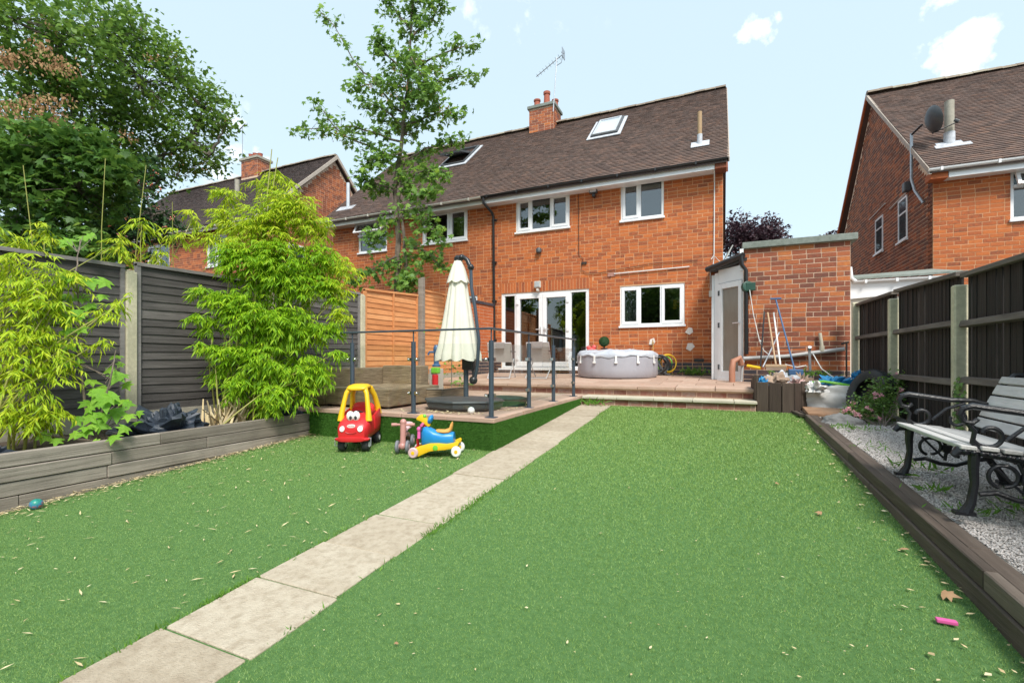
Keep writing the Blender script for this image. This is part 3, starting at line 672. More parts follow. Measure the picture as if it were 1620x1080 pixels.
tag(MB().box(-4.1,-3.7,12.45,12.8,1.0,1.42).box(-4.1,-3.7,12.72,12.8,1.42,1.6).build('toy_armchair', cream_fab, None, bevel=.05), 'small cream armchair low behind the right hand door pane', 'armchair')
# skylights
sl = Vector((0, RY-EY, RZ-EZ)).normalized(); nn = Vector((1,0,0)).cross(sl)
def roofT(x, y): return Matrix(((1,0,0,x),(0,sl.y,nn.y,y),(0,sl.z,nn.z,EZ+(y-EY)*(RZ-EZ)/(RY-EY)),(0,0,0,1)))
def skylight(x, y, wd, hg, opened, par):
    Tk = roofT(x, y); m1 = MB(Tk)
    m1.box(-.10,wd+.10,-.16,-.0,.03,.055).box(-.10,-.0,0,hg,.03,.055).box(wd,wd+.10,0,hg,.03,.055).box(-.1,wd+.1,hg,hg+.07,.03,.055)
    fr = m1.build('skylight', lead, par)
    m2 = MB(Tk); f = .06
    m2.box(0,wd,0,f,.0,.10).box(0,wd,hg-f,hg,.0,.10).box(0,f,f,hg-f,.0,.10).box(wd-f,wd,f,hg-f,.0,.10); m2.build('skylight_frame', dkgrey_pl, fr, bevel=.006)
    if opened: T2 = Tk @ Matrix.Translation((0,hg/2,.09)) @ Matrix.Rotation(math.radians(-24), 4, 'X') @ Matrix.Translation((0,-hg/2,0))
    else: T2 = Tk @ Matrix.Translation((0,0,.07))
    m3 = MB(T2); m3.box(f,wd-f,f-.02,f+.08,.0,.06).box(f,wd-f,hg-f-.06,hg-f,.0,.06).box(f,f+.055,f+.08,hg-f-.06,.0,.06).box(wd-f-.055,wd-f,f+.08,hg-f-.06,.0,.06)
    sh = m3.build('sash', dkgrey_pl if opened else alu, fr)
    MB(T2).box(f+.05,wd-f-.05,f+.07,hg-f-.05,.02,.03).build('pane', sky_glass, sh)
    MB(Tk).box(.03,wd-.03,.03,hg-.03,-.012,-.006).build('shaft', room_m if opened else curtain_m, fr)
sky_glass = mat('skylight_glass', [(.45,.52,.60),(.50,.57,.65)], .06, spec=1)
skylight(-3.62, 14.02, .82, 1.48, False, rf1); skylight(-9.0, 14.05, .95, 1.55, True, rf1)
# flue on the right of the roof
fx, fy, fz = -.47, 12.45, 6.56
fb = MB().tube([(fx,fy,fz-.05),(fx,fy,fz+.24)], .062, 16).build('flue_collar', lead, rf1, True)
MB().tube([(fx,fy,fz+.24),(fx,fy,fz+.80)], .052, 16).build('flue', buff, rf1, True)
MB(roofT(fx-.2, fy-.16)).box(0,.42,0,.34,.02,.035).build('flashing', lead, rf1)
# left half flue near the left verge
MB().tube([(-11.6,12.3,6.4),(-11.6,12.3,7.25)], .06, 14).build('flue', alu, rf1, True)
MB(roofT(-11.95, 12.1)).box(0,.7,0,.3,.02,.035).build('flashing', lead, rf1)
# chimney
ch = MB().box(-6.24,-5.32,15.5,16.3,9.0,10.13).build('chimney', mortar_d, H1)
Tc = frame((-6.24,15.5,0),(1,0,0),(0,-1,0)); bricks(ch, Tc, .92, 9.2, 10.1, m=brick_shed, npart=0, seed=31)
Tc = frame((-5.32,15.5,0),(0,1,0),(1,0,0)); bricks(ch, Tc, .80, 9.2, 10.1, m=brick_shed, npart=0, seed=32)
MB().box(-6.30,-5.26,15.44,16.36,10.13,10.24).build('chimney_cap', concrete_g, ch, bevel=.02)
for px, py, h in ((-6.03,15.75,.32),(-5.66,15.75,.52),(-5.45,16.05,.34)):
    MB().lathe([(.13,10.24),(.115,10.3),(.10,10.24+h*.8),(.125,10.24+h*.84),(.125,10.24+h),(.09,10.24+h),(.08,10.26)], (px,py,0), 16).build('chimney_pot', pot_red, ch, True)
# ------------------------------------------------------------------ aerial
ae = thing('tv_aerial', 'tall metal television aerial on the near brick chimney', 'aerial', (-5.30,15.7,9.8))
MB().tube([(-5.32,15.45,9.85),(-5.24,15.45,10.9),(-5.19,15.45,11.7)], .018, 6).build('mast', grey_metal, ae)
MB().tube([(-5.95,15.45,11.22),(-4.92,15.45,11.78)], .014, 6).build('boom', grey_metal, ae)
MB().tube([(-5.19,15.45,11.42),(-5.02,15.45,11.48),(-4.98,15.45,11.70)], .012, 6).build('bracket', grey_metal, ae)
el_ = MB()
for k in range(9):
    t = k/8; p = Vector((-5.9,15.45,11.25)).lerp(Vector((-4.98,15.45,11.75)), t); hw = .10+.06*t; el_.tube([(p.x,p.y-hw,p.z),(p.x,p.y+hw,p.z)], .006, 5)
el_.build('elements', grey_metal, ae)
MB().box(-4.96,-4.94,15.30,15.60,11.62,11.92).build('reflector', grey_metal, ae)

# ------------------------------------------------------------------ wall furniture on the facade
def onwall(name, label, cat, mb, m, **k): return tag(mb.build(name, m, None, **k), label, cat)
fl = thing('floodlight', 'square white floodlight fixed above the patio doors', 'floodlight', (-4.54,11.9,3.2))
MB().box(-4.63,-4.45,11.86,11.93,3.19,3.37).build('housing', upvc_old, fl, bevel=.012); MB().box(-4.61,-4.47,11.85,11.858,3.21,3.35).build('lens', alu, fl); MB().box(-4.57,-4.51,11.86,11.98,3.10,3.17).build('sensor', upvc_old, fl, bevel=.01)
fl = thing('security_light', 'grey floodlight high under the eaves between the bedroom windows', 'floodlight', (-2.99,11.9,5.5))
MB().box(-3.10,-2.90,11.84,11.95,5.53,5.68).build('housing', dkgrey_pl, fl, bevel=.012); MB().box(-3.08,-2.92,11.83,11.838,5.55,5.66).build('lens', alu, fl); MB().box(-3.03,-2.96,11.86,11.98,5.44,5.52).build('sensor', black_pl, fl, bevel=.01)
onwall('wall_lamp', 'small dark lamp on the brickwork below the three pane bedroom window', 'lamp', MB().lathe([(.03,4.13),(.075,4.16),(.08,4.24),(.05,4.28)], (-4.52,11.93,0), 16).box(-4.55,-4.49,11.95,12.0,4.17,4.23), dkgrey_pl, smooth=True)
onwall('air_brick', 'dark air brick low in the wall beside the side door', 'air brick', MB().box(-.58,-.36,11.975,11.992,1.19,1.265), black_pl)
onwall('wall_cable', 'thin dark cable running down the wall between the upper windows', 'cable', MB().tube([(-3.42,11.975,5.6),(-3.41,11.975,4.0),(-3.3,11.97,3.9),(-3.35,11.97,3.6),(-3.2,11.97,3.5),(-2.9,11.97,3.48),(-1.5,11.97,3.62),(-.5,11.97,3.6)], .007, 5), cable_m)
onwall('wall_trunking', 'straight white conduit fixed above the kitchen window', 'conduit', MB().tube([(-2.48,11.965,3.43),(-.68,11.965,3.47)], .014, 6), cable_w)
onwall('junction_box', 'small brown junction box where the wall cables meet', 'junction box', MB().box(-3.34,-3.20,11.96,11.988,3.75,3.80), cable_m)
onwall('overflow_pipe', 'short clay coloured airbrick stub beneath the middle of the wall cable', 'vent', MB().box(-2.65,-2.45,11.975,11.99,3.37,3.47), brick_step)
plaster_m = mat('plaster_white', [(.66,.60,.54),(.78,.73,.68)], .9, scale=20)
for nm, pts in (('plaster patch beside the coloured hose', [(-1.62,1.62),(-1.52,1.60),(-1.47,1.68),(-1.5,1.78),(-1.6,1.74)]), ('upper pale plaster patch right of the hot tub', [(-.78,1.90),(-.68,1.84),(-.60,1.90),(-.62,2.0),(-.7,2.02)]), ('lower pale plaster patch right of the hot tub', [(-.76,1.50),(-.66,1.45),(-.56,1.56),(-.62,1.64),(-.72,1.64)])):
    onwall('plaster_patch', nm+' on the wall', 'plaster patch', MB().extr(pts, 11.976, 11.99), plaster_m)
# ------------------------------------------------------------------ side door porch between house and outbuilding
a0, a1 = Vector((.42,10.0)), Vector((-.11,10.57))
pd = thing('side_porch', 'white side door porch with glazed door beside the outbuilding', 'porch', (0.15,10.3,.83))
sdir = (a0-a1).normalized(); Tp = frame((a1.x,a1.y,0), (sdir.x,sdir.y,0), (-.73,-.68,0)); Lp = (a0-a1).length
z0 = .84
MB(Tp).box(0,.10,-.07,0,z0,3.03).box(Lp-.05,Lp,-.07,0,z0,3.1).box(.10,Lp-.05,-.07,0,2.80,3.08).build('frame', upvc, pd, bevel=.004)
dl = MB(Tp).box(.105,.21,-.06,.02,z0+.05,2.79).box(Lp-.14,Lp-.055,-.06,.02,z0+.05,2.79).box(.21,Lp-.14,-.06,.02,2.68,2.79).box(.21,Lp-.14,-.06,.02,z0+.05,z0+.18).build('door', upvc, pd, bevel=.006)
MB(Tp).box(.10,Lp-.05,-.08,.03,z0-.03,z0+.05).build('sill', upvc, pd); MB(Tp).box(.205,Lp-.135,-.03,-.02,z0+.17,2.69).build('pane', mat('obscure_glass', [(.20,.17,.13),(.27,.24,.20)], .25, stretch=(1,1,.3)), dl)
MB(Tp).box(Lp-.11,Lp-.09,.02,.05,1.95,1.98).box(Lp-.24,Lp-.09,.05,.065,1.955,1.975).build('handle', alu, dl)
for z in (1.1,1.95,2.6): MB(Tp).box(.125,.155,.02,.04,z-.05,z+.05).build('hinge', dkgrey_pl, dl)
MB().box(-.17,-.11,10.6,12.0,z0,3.0).build('side_panel', upvc, pd)
MB().hexa([(-.22,10.45,3.06),(.46,9.95,3.14),(.46,12.0,3.3),(-.22,12.0,3.3),(-.22,10.45,3.12),(.46,9.95,3.2),(.46,12.0,3.4),(-.22,12.0,3.4)]).build('porch_roof', dkgrey_pl, pd)
MB().tube([(-.26,10.44,3.10),(.40,9.92,3.24)], .055, 10).build('gutter', black_pl, pd)
MB().tube([(.36,9.90,3.22),(.37,9.90,3.05),(.44,9.93,2.95),(.45,9.94,1.35)], .038, 10).build('downpipe', black_pl, pd, True)
MB().tube([(.10,10.25,3.26),(.22,10.2,3.5),(.02,10.4,3.2),(-.12,10.35,3.35),(-.14,10.35,3.15)], .012, 6).build('cable', cable_w, pd, True)
tag(MB().tube([(.36,9.90,1.15),(.33,9.86,1.28),(.22,9.82,1.22),(.20,9.80,1.08),(.20,9.80,.82)], .056, 14).build('soil_pipe', clay, None, True), 'short clay coloured drain bend standing at the foot of the side door', 'drain pipe')
tag(MB().tube([(-.13,11.7,5.6),(-.13,11.97,5.4),(-.14,11.97,3.7),(-.2,11.97,3.6)], .012, 6).build('corner_cable', cable_w, None), 'thin white cable running up the right corner of the house', 'cable')
tag(MB().box(-.25,-.19,11.93,11.99,2.72,2.86).tube([(-.22,11.96,2.86),(-.22,11.96,3.3)],.01,6).build('wall_socket', upvc_old, None), 'small cream box and lead hanging on the wall left of the side door', 'socket box')

# ------------------------------------------------------------------ outbuilding
H2 = thing('outbuilding', 'flat roofed mixed red brick outbuilding between the side door and the dark fence', 'outbuilding', (1.25,10,.7))
T2 = frame((.40,10.0,0),(1,0,0),(0,-1,0))
MB(T2).box(0,1.70,-2.6,0,.3,3.36).build('wall', mortar_d, H2)
bricks(H2, T2, 1.70, .62, 3.36, (), brick_shed, 300, dark=brick_blue, zdark=1.0, seed=44)
MB(T2).box(-.02,1.80,-2.7,.07,3.36,3.48).build('roof_coping', concrete_g, H2, bevel=.012)
MB().box(.335,.40,9.93,10.0,2.95,3.36).build('fascia_end', upvc, H2)

# ------------------------------------------------------------------ neighbour on the right
H3 = thing('right_neighbour_house', 'brick house on the right behind the dark fence with satellite dish', 'house', (8,12.9,.8))
T3 = frame((4.18,12.9,0),(1,0,0),(0,-1,0)); NW = (5.42-4.18, 6.9-4.18, 4.10, 5.10)
wb = MB(T3); wall_cells(wb, 8, .3, 5.2, [NW], .26); wb.build('wall', mortar, H3)
bricks(H3, T3, 8, 2.0, 5.19, [NW], brick, 300, seed=12)
Tg3 = gable(H3, 4.18, 12.9, 21.58, 5.2, 17.24, 9.1, -1, m=mortar_l, bm=brick_gable, npart=300, ops_=[(14.37-12.9,14.99-12.9,4.2,5.28-.02),(16.25-12.9,16.95-12.9,4.3,5.19)][:0], seed=15, z0b=2.2)
rf3 = roof(H3, 4.02, 12.4, 12.56, 5.26, 17.24, 9.2, tile, 33)
x = 4.0
MB().add([(x,12.56,5.14),(x+.05,12.56,5.14),(x+.05,17.24,9.08),(x,17.24,9.08),(x,12.56,5.27),(x+.05,12.56,5.27),(x+.05,17.24,9.22),(x,17.24,9.22)], [(0,3,2,1),(4,5,6,7),(0,1,5,4),(1,2,6,5),(2,3,7,6),(3,0,4,7)]).build('verge', cream_mortar, rf3)
MB().add([(x,21.9,5.14),(x+.05,21.9,5.14),(x+.05,17.24,9.08),(x,17.24,9.08),(x,21.9,5.27),(x+.05,21.9,5.27),(x+.05,17.24,9.22),(x,17.24,9.22)], [(0,3,2,1),(4,5,6,7),(0,1,5,4),(1,2,6,5),(2,3,7,6),(3,0,4,7)]).build('verge', brick_far, rf3)
MB().box(4.35,12.2,12.62,12.65,5.05,5.2).build('fascia', upvc, H3); MB().box(4.35,12.2,12.65,12.9,5.06,5.085).build('soffit', upvc, H3)
MB().box(4.05,4.34,12.62,12.9,5.05,5.2).build('eaves_brick', brick_far, H3)
gutter(H3, 4.0, 12.3, 12.56, 5.25, upvc)
nw = window(H3, T3, *NW, [(.6,'f'),(.4,'s')], room=1.2)
MB().box(5.46,6.0,12.84,12.98,4.75,4.80).build('transom', upvc, nw)
TT = Matrix.Translation((5.75,12.86,5.05)) @ Matrix.Rotation(math.radians(-22), 4, 'X')
mb = MB(TT).box(-.28,.28,-.03,.02,-.05,0).box(-.28,.28,-.03,.02,-.30,-.25).box(-.28,-.22,-.03,.02,-.25,-.05).box(.22,.28,-.03,.02,-.25,-.05); tl = mb.build('top_light', upvc, nw); MB(TT).box(-.22,.22,-.01,0,-.25,-.05).build('pane', glass_w, tl)
# small side windows standing proud in the gable (frames set into dark reveals)
for (ya, yb, za, zb, tz) in ((14.37,15.0,4.22,5.28,4.9),(16.25,16.95,4.32,5.32,5.0)):
    Tn = frame((4.17, ya, 0),(0,1,0),(-1,0,0)); wd = yb-ya
    f_ = MB(Tn).box(0,wd,-.02,.015,za,za+.05).box(0,wd,-.02,.015,zb-.05,zb).box(0,.05,-.02,.015,za+.05,zb-.05).box(wd-.05,wd,-.02,.015,za+.05,zb-.05).box(.05,wd-.05,-.02,.015,tz-.02,tz+.02).build('window', upvc, H3)
    MB(Tn).box(.05,wd-.05,-.01,.004,za+.05,zb-.05).build('pane', mat('dark_pane', [(.04,.05,.055),(.07,.085,.09)], .05, spec=.9), f_)
    MB(Tn).box(-.04,wd+.04,-.01,.06,za-.05,za-.003).build('sill', upvc, f_)
fx, fy = 4.66, 13.5; fz = 5.26+(fy-12.56)*.842
MB().tube([(fx,fy,fz-.1),(fx,fy,fz+.95)], .085, 16).build('flue', concrete, rf3, True); MB().tube([(fx,fy,fz-.1),(fx,fy,fz+.25)], .10, 16).build('flue_collar', lead, rf3, True)
MB(Matrix(((1,0,0,fx-.3),(0,.765,-.644,fy-.2),(0,.644,.765,fz-.17),(0,0,0,1)))).box(0,.62,0,.16,.02,.04).box(.05,.5,.16,.3,.02,.04).build('flashing', lead, rf3)
ds = thing('satellite_dish', 'grey satellite dish on a bent pole at the neighbour gable', 'satellite dish', (4.1,13.45,4.9))
MB().tube([(4.14,13.3,4.75),(4.05,13.5,5.1),(4.02,13.6,5.4),(4.02,13.6,6.45)], .028, 8).build('pole', grey_metal, ds, True)
da = Vector((.92,.14,.24)).normalized(); dc = Vector((4.28,13.25,6.55))
MB().lathe([(.02,.05),(.12,.04),(.22,.012),(.285,-.035),(.295,-.04),(.285,-.025),(.21,.028),(.11,.056),(.02,.065)][::-1], dc, 28, 1, 1, -da).build('reflector', dkgrey_pl, ds, True)
MB().tube([(4.02,13.6,6.42),(4.12,13.3,6.5)], .025, 8).build('bracket', black_pl, ds); MB().tube([dc+Vector((0,0,-.3)), dc+da*.5+Vector((0,0,-.22))], .014, 6).build('feed_arm', black_pl, ds)
MB().tube([dc+da*.5+Vector((0,0,-.22)), dc+da*.42+Vector((0,0,-.16))], .035, 10).build('receiver', dkgrey_pl, ds)
tag(MB().box(4.02,4.15,14.05,14.25,5.28,5.5).build('gable_light', dkgrey_pl, None, bevel=.02), 'dark square floodlight on the neighbour gable below the dish', 'floodlight')
tag(MB().tube([(4.15,14.25,5.33),(4.15,15.6,5.28)], .016, 6).tube([(4.15,16.0,5.55),(4.15,17.5,5.5)], .016, 6).build('gable_conduit', cable_w, None), 'thin white conduit runs along the shaded gable of the right house', 'conduit')
lt = thing('lean_to', 'white boarded lean-to with gutter at the neighbour wall above the dark fence', 'lean-to', (3.2,11.5,.7))
MB().hexa([(2.40,11.5,2.48),(4.16,11.5,2.60),(4.16,11.56,2.60),(2.40,11.56,2.48),(2.40,11.5,2.84),(4.16,11.5,2.86),(4.16,11.56,2.86),(2.40,11.56,2.84)]).build('fascia_board', upvc, lt)
MB().box(2.42,4.16,11.56,12.89,.5,2.5).build('wall', upvc_old, lt); MB().hexa([(2.38,11.45,2.86),(4.16,11.45,2.88),(4.16,12.88,3.15),(2.38,12.88,3.1),(2.38,11.45,2.9),(4.16,11.45,2.92),(4.16,12.88,3.2),(2.38,12.88,3.15)]).build('roof', concrete_g, lt)
gutter(lt, 2.45, 4.16, 11.45, 2.84, upvc, r=.05, brk=.5)
MB().tube([(2.40,11.45,3.12),(2.42,11.45,2.9),(2.5,11.45,2.82)], .035, 8).build('spout', upvc, lt, True)

# ------------------------------------------------------------------ neighbour far left
H4 = thing('left_neighbour_house', 'brick house beyond the left trees with dark roof and gable end', 'house', (-22,12.4,.8))
T4 = frame((-28,12.4,0),(1,0,0),(0,-1,0)); LW = [(4.7,6.3,5.0,6.25),(8.8,10.0,5.0,6.25),(1.2,2.6,5.0,6.25)]
wb = MB(T4); wall_cells(wb, 12, .3, 6.6, LW, .26); wb.build('wall', mortar, H4)
bricks(H4, T4, 12, 3.4, 6.58, LW, brick_far, 0, seed=17)
gable(H4, -16.0, 12.4, 19.8, 6.6, 16.1, 10.25, 1, seed=18, z0b=3.2)
for q in LW: window(H4, T4, *q, [(.5,'s'),(.5,'f')], room=1)
rf4 = roof(H4, -28.2, -15.85, 12.0, 6.55, 16.1, 10.42, tile_far, 40)
x = -15.87
for ya, yb in ((12.0,16.1),(20.2,16.1)): MB().add([(x,ya,6.42),(x+.07,ya,6.42),(x+.07,yb,10.28),(x,yb,10.28),(x,ya,6.58),(x+.07,ya,6.58),(x+.07,yb,10.45),(x,yb,10.45)], [(0,3,2,1),(4,5,6,7),(0,1,5,4),(1,2,6,5),(2,3,7,6),(3,0,4,7)]).build('verge', cream_mortar, rf4)
MB().box(-28,-16.1,12.05,12.1,6.36,6.5).build('fascia', upvc_old, H4); gutter(H4, -28.1, -15.9, 12.0, 6.5, upvc_old)
Tn = frame((-15.985, 13.6, 0),(0,1,0),(1,0,0))
f_ = MB(Tn).box(0,.8,-.02,.02,4.9,4.96).box(0,.8,-.02,.02,5.9,5.96).box(0,.06,-.02,.02,4.96,5.9).box(.74,.8,-.02,.02,4.96,5.9).build('window', upvc, H4); MB(Tn).box(.06,.74,-.01,.005,4.96,5.9).build('pane', MATS['dark_pane'], f_)
# chimney at (410,262): on the ridge
c4 = MB().box(-21.75,-20.6,15.75,16.5,9.9,11.05).build('chimney', mortar_d, H4)
bricks(c4, frame((-21.75,15.75,0),(1,0,0),(0,-1,0)), 1.15, 10.2, 11.0, m=brick_shed, npart=0, seed=51)
bricks(c4, frame((-20.6,15.75,0),(0,1,0),(1,0,0)), .75, 10.2, 11.0, m=brick_shed, npart=0, seed=52)
MB().box(-21.83,-20.52,15.68,16.57,11.05,11.16).build('chimney_cap', concrete, c4)
for px, h in ((-21.5,.32),(-21.2,.32),(-20.85,.25)): MB().lathe([(.13,11.16),(.11,11.16+h*.8),(.13,11.16+h),(.09,11.16+h)], (px,16.1,0), 12).build('chimney_pot', pot_red, c4, True)
MB().tube([(-19.6,14.0,8.2),(-19.6,14.0,9.2)], .1, 10).build('flue', concrete, rf4, True)
ae = thing('tv_aerial', 'small television aerial on the distant left chimney', 'aerial', (-22.0,16,11))
MB().tube([(-22.0,16,10.6),(-22.0,16,13.0)], .02, 5).build('mast', grey_metal, ae); MB().tube([(-22.5,16,12.7),(-21.8,16,13.05)], .03, 5).build('boom', grey_metal, ae)

# ------------------------------------------------------------------ orange painted brick wall near the house
bw = thing('brick_garden_wall', 'orange painted brick garden wall with dark coping running to the downpipe', 'wall', (-5.95,11.2,.8))
Tw = frame((-6.0,10.35,0),(.12/1.65,1.64/1.65,0),(1,-.07,0)); MB(Tw).box(0,1.63,-.2,0,.6,2.74).build('wall', mortar_d, bw)
bricks(bw, Tw, 1.62, .84, 2.74, m=brick_paint, npart=0, dark=brick_blue, zdark=1.25, seed=61)
for k in range(8): MB(Tw).box(k*.204, k*.204+.196, -.22, .03, 2.742, 2.82).build('coping_brick', brick_blue, bw, bevel=.006, seg=1)
# ------------------------------------------------------------------ left boundary fence: lap panels between concrete posts
def fx(y): return -6.25+.40*max(0, min(1, (y-3.2)/8.8))
F1 = thing('left_lap_fence', 'long dark grey lap panel fence with concrete posts behind the left planter', 'fence', (-6.25,2.5,.5))
F2 = thing('orange_lap_fence', 'bright orange lap panel fence beyond the wicker sofa', 'fence', (-6.0,8.5,.7))
rp = random.Random(77)
def lap_panel(par, y0, y1, zb, zt0, zt1, sm, bm_, nb=2):
    x0, x1 = fx(y0), fx(y1); Tq = frame((x0,y0,0),(x1-x0,y1-y0,0),(1,0,0)); Lq = math.hypot(x1-x0,y1-y0)
    n = int((min(zt0,zt1)-zb)/.098); hh = (min(zt0,zt1)-.05-zb)/n
    for k in range(n+1):
        z = zb+k*hh; top = k == n
        zt = lambda s: (zt0+(zt1-zt0)*s/Lq)-.03
        m = 9; vs = []; fs = []; ph = rp.uniform(0,9); am = rp.uniform(.002,.010)
        for i in range(m):
            s = .02+(Lq-.04)*i/(m-1); w_ = am*math.sin(ph+s*rp.uniform(2.4,2.6))+rp.uniform(-.0015,.0015)
            zz = z+w_ ; z2 = min(zz+hh+.028, zt(s))
            if z2 < zz+.01: z2 = zz+.01
            vs += [(s,.020,zz),(s,.006,z2),(s,.008,zz),(s,-.002,z2)]
        for i in range(m-1):
            a = i*4; fs += [(a,a+4,a+5,a+1),(a+2,a+3,a+7,a+6),(a,a+2,a+6,a+4),(a+1,a+5,a+7,a+3)]
        fs += [(0,1,3,2),((m-1)*4,(m-1)*4+2,(m-1)*4+3,(m-1)*4+1)]
        MB(Tq).add(vs, fs).build('slat', sm, par)
    MB(Tq).box(.0,.042,-.02,.036,zb,zt0-.02).build('batten', bm_, par); MB(Tq).box(Lq-.042,Lq,-.02,.036,zb,zt1-.02).build('batten', bm_, par)
    for j in range(1, nb+1):
        s = Lq*j/(nb+1); 
        if sm is slat_or or True: MB(Tq).box(s-.018,s+.018,.02 if sm is slat_or else -.03,.042 if sm is slat_or else -.01,zb,zt0+(zt1-zt0)*s/Lq-.03).build('batten', bm_, par)
    MB(Tq).hexa([(0,-.03,zt0-.045),(Lq,-.03,zt1-.045),(Lq,.045,zt1-.045),(0,.045,zt0-.045),(0,-.03,zt0),(Lq,-.03,zt1),(Lq,.045,zt1-.006),(0,.045,zt0-.006)]).build('capping_rail', bm_, par)
def cpost(par, y, zb, zt, m=None, w_=.055):
    x = fx(y); MB().box(x-.05,x+.06,y-w_,y+w_,zb,zt-.02).box(x-.035,x+.045,y-w_+.015,y+w_-.015,zt-.02,zt).build('post', m or post_c, par, bevel=.008, seg=1)
def gboard(par, y0, y1, z0, z1): 
    x0, x1 = fx(y0), fx(y1); MB(frame((x0,y0,0),(x1-x0,y1-y0,0),(1,0,0))).box(0,math.hypot(x1-x0,y1-y0),-.025,.025,z0,z1).build('gravel_board', concrete, par)
Y_ = [-3.35,-1.4,.5,1.33,3.14,4.94,6.78]
P_ = [(-3.3,-1.5,2.2,2.22),(-1.4,.48,2.24,2.26),(-.6,1.25,2.28,2.30),(1.36,3.08,2.33,2.35),(3.20,4.89,2.40,2.41),(4.99,6.72,2.46,2.49)]
for y0,y1,za,zb in (P_[0],P_[1],(.56,1.28,2.30,2.31),P_[3],P_[4],P_[5]): lap_panel(F1, y0, y1, .66 if y1 < 4.9 else .76, za, zb, slat_grey, batten_grey, 0 if y1-y0 < 1 else 2); gboard(F1, y0-.04, y1+.04, .33, .655 if y1 < 4.9 else .755)
for y,zt in zip((-3.35,-1.45,.52,1.32,3.14,4.94),(2.1,2.1,2.15,2.2,2.29,2.3)): cpost(F1, y, .3, zt)
cpost(F1, 6.78, .3, 2.46)
for y0,y1,za,zb in ((6.85,8.42,2.585,2.66),(8.60,10.26,2.80,2.80)): lap_panel(F2, y0, y1, .93, za, zb, slat_or, slat_or, 1); gboard(F2, y0-.04, y1+.04, .5, .925)
cpost(F2, 10.31, .5, 1.75)
wp = tag(MB().hexa([(-6.02,8.44,.5),(-5.90,8.44,.5),(-5.90,8.57,.5),(-6.02,8.57,.5),(-6.0,8.45,3.0),(-5.89,8.45,3.03),(-5.89,8.56,3.05),(-6.0,8.56,3.0)]).build('timber_post', wood_grey, None, bevel=.01), 'tall weathered grey timber post between the two orange panels', 'post')

# ------------------------------------------------------------------ left raised planter of grey boards
pl = thing('left_planter', 'long raised planter of weathered grey boards against the left fence', 'planter', (-5.0,1.5,.1))
ptop = .555; bh = .113
st_ = [[-4,-1.9,.2,2.75,4.9],[-4,-.9,1.1,2.35,3.2,4.9],[-4,-1.2,.4,2.32,4.9],[-4,-2,-.3,1.75,3.85,4.9],[-4,-1,.98,3.1,4.9],[-4,-1.5,.6,2.0],[-4,-2,.5],[-4,-1]]
for k, sg in enumerate(st_):
    z1 = ptop-k*bh; 
    for a, b_ in zip(sg, sg[1:]):
        e = .0
        if lawnz(a) > z1 and lawnz(b_) > z1: continue
        gp = rp.uniform(.003,.009)
        o = -4.985+rp.uniform(-.004,.012)
        MB().hexa([(o,a+.002,z1-bh+.003),(o+.035,a+.002,z1-bh+.003),(o+.035,b_-.002,z1-bh+.003+rp.uniform(-.002,.002)),(o,b_-.002,z1-bh+.003),(o,a+.002,z1-.002),(o+.035,a+.002,z1-gp+.002),(o+.035,b_-.002,z1-gp),(o,b_-.002,z1-.002)]).build('planter_board', wood_grey, pl, bevel=.004, seg=1)
MB().box(-5.0,-4.99,-4,4.88,-.3,.53).build('liner', mem_blue, pl)
MB().add([(-6.3,-4,.44),(-4.99,-4,.46),(-4.99,4.9,.46),(-6.3,4.9,.50)], [(0,1,2,3)]).build('soil_bed', soil, pl)
# crumpled membrane heaps
def heap(name, label, cat, c, r, m, amp=.35, seed=0, n=34, flat=.0, sc=3.0):
    mb = MB(); vs = []; mm = 16
    for i in range(mm+1):
        a = PI*.5*i/mm
        for k in range(n):
            t = 2*PI*k/n; d = Vector((math.cos(t)*math.sin(a), math.sin(t)*math.sin(a), math.cos(a)))
            q = noise.turbulence(d*sc+Vector((seed,seed,0)), 4 if m is mem_blue else 3, m is mem_blue or m is tar_blue)
            rr = 1-amp+amp*1.7*q
            vs.append((c[0]+d.x*r[0]*rr, c[1]+d.y*r[1]*rr, c[2]+max(0,d.z)*r[2]*rr-(0.02 if i == mm else 0)))
    fs = [(i*n+k, (i+1)*n+k, (i+1)*n+(k+1)%n, i*n+(k+1)%n) for i in range(mm) for k in range(n)]
    o = mb.add(vs, fs).build(name, m, None, smooth=m is not mem_blue); return tag(o, label, cat)
heap('membrane_heap', 'crumpled blue-black plastic membrane lying in the planter by the concrete post', 'plastic sheet', (-5.35,3.05,.45), (.34,.42,.30), mem_blue, .5, 3, sc=2.2)
heap('membrane_heap', 'black plastic membrane bunched under the right side of the bamboo', 'plastic sheet', (-5.2,4.45,.45), (.22,.40,.22), mem_blue, .5, 8, sc=2.2)
heap('membrane_heap', 'dark plastic membrane corner in the planter at the left picture edge', 'plastic sheet', (-5.15,1.55,.45), (.16,.25,.17), mem_blue, .5, 13, sc=2.2)
bl_ = thing('patterned_ball', 'small green patterned ball on straw at the foot of the planter boards', 'ball', (-4.82,1.80,.105))
MB().ball((-4.82,1.80,.148),.042,20,12).build('ball_shell', mat('ball_pattern', [(.01,.16,.14),(.02,.26,.20),(.05,.2,.35),(.5,.12,.08)], .35, 'noise', 22, 2), bl_, True)

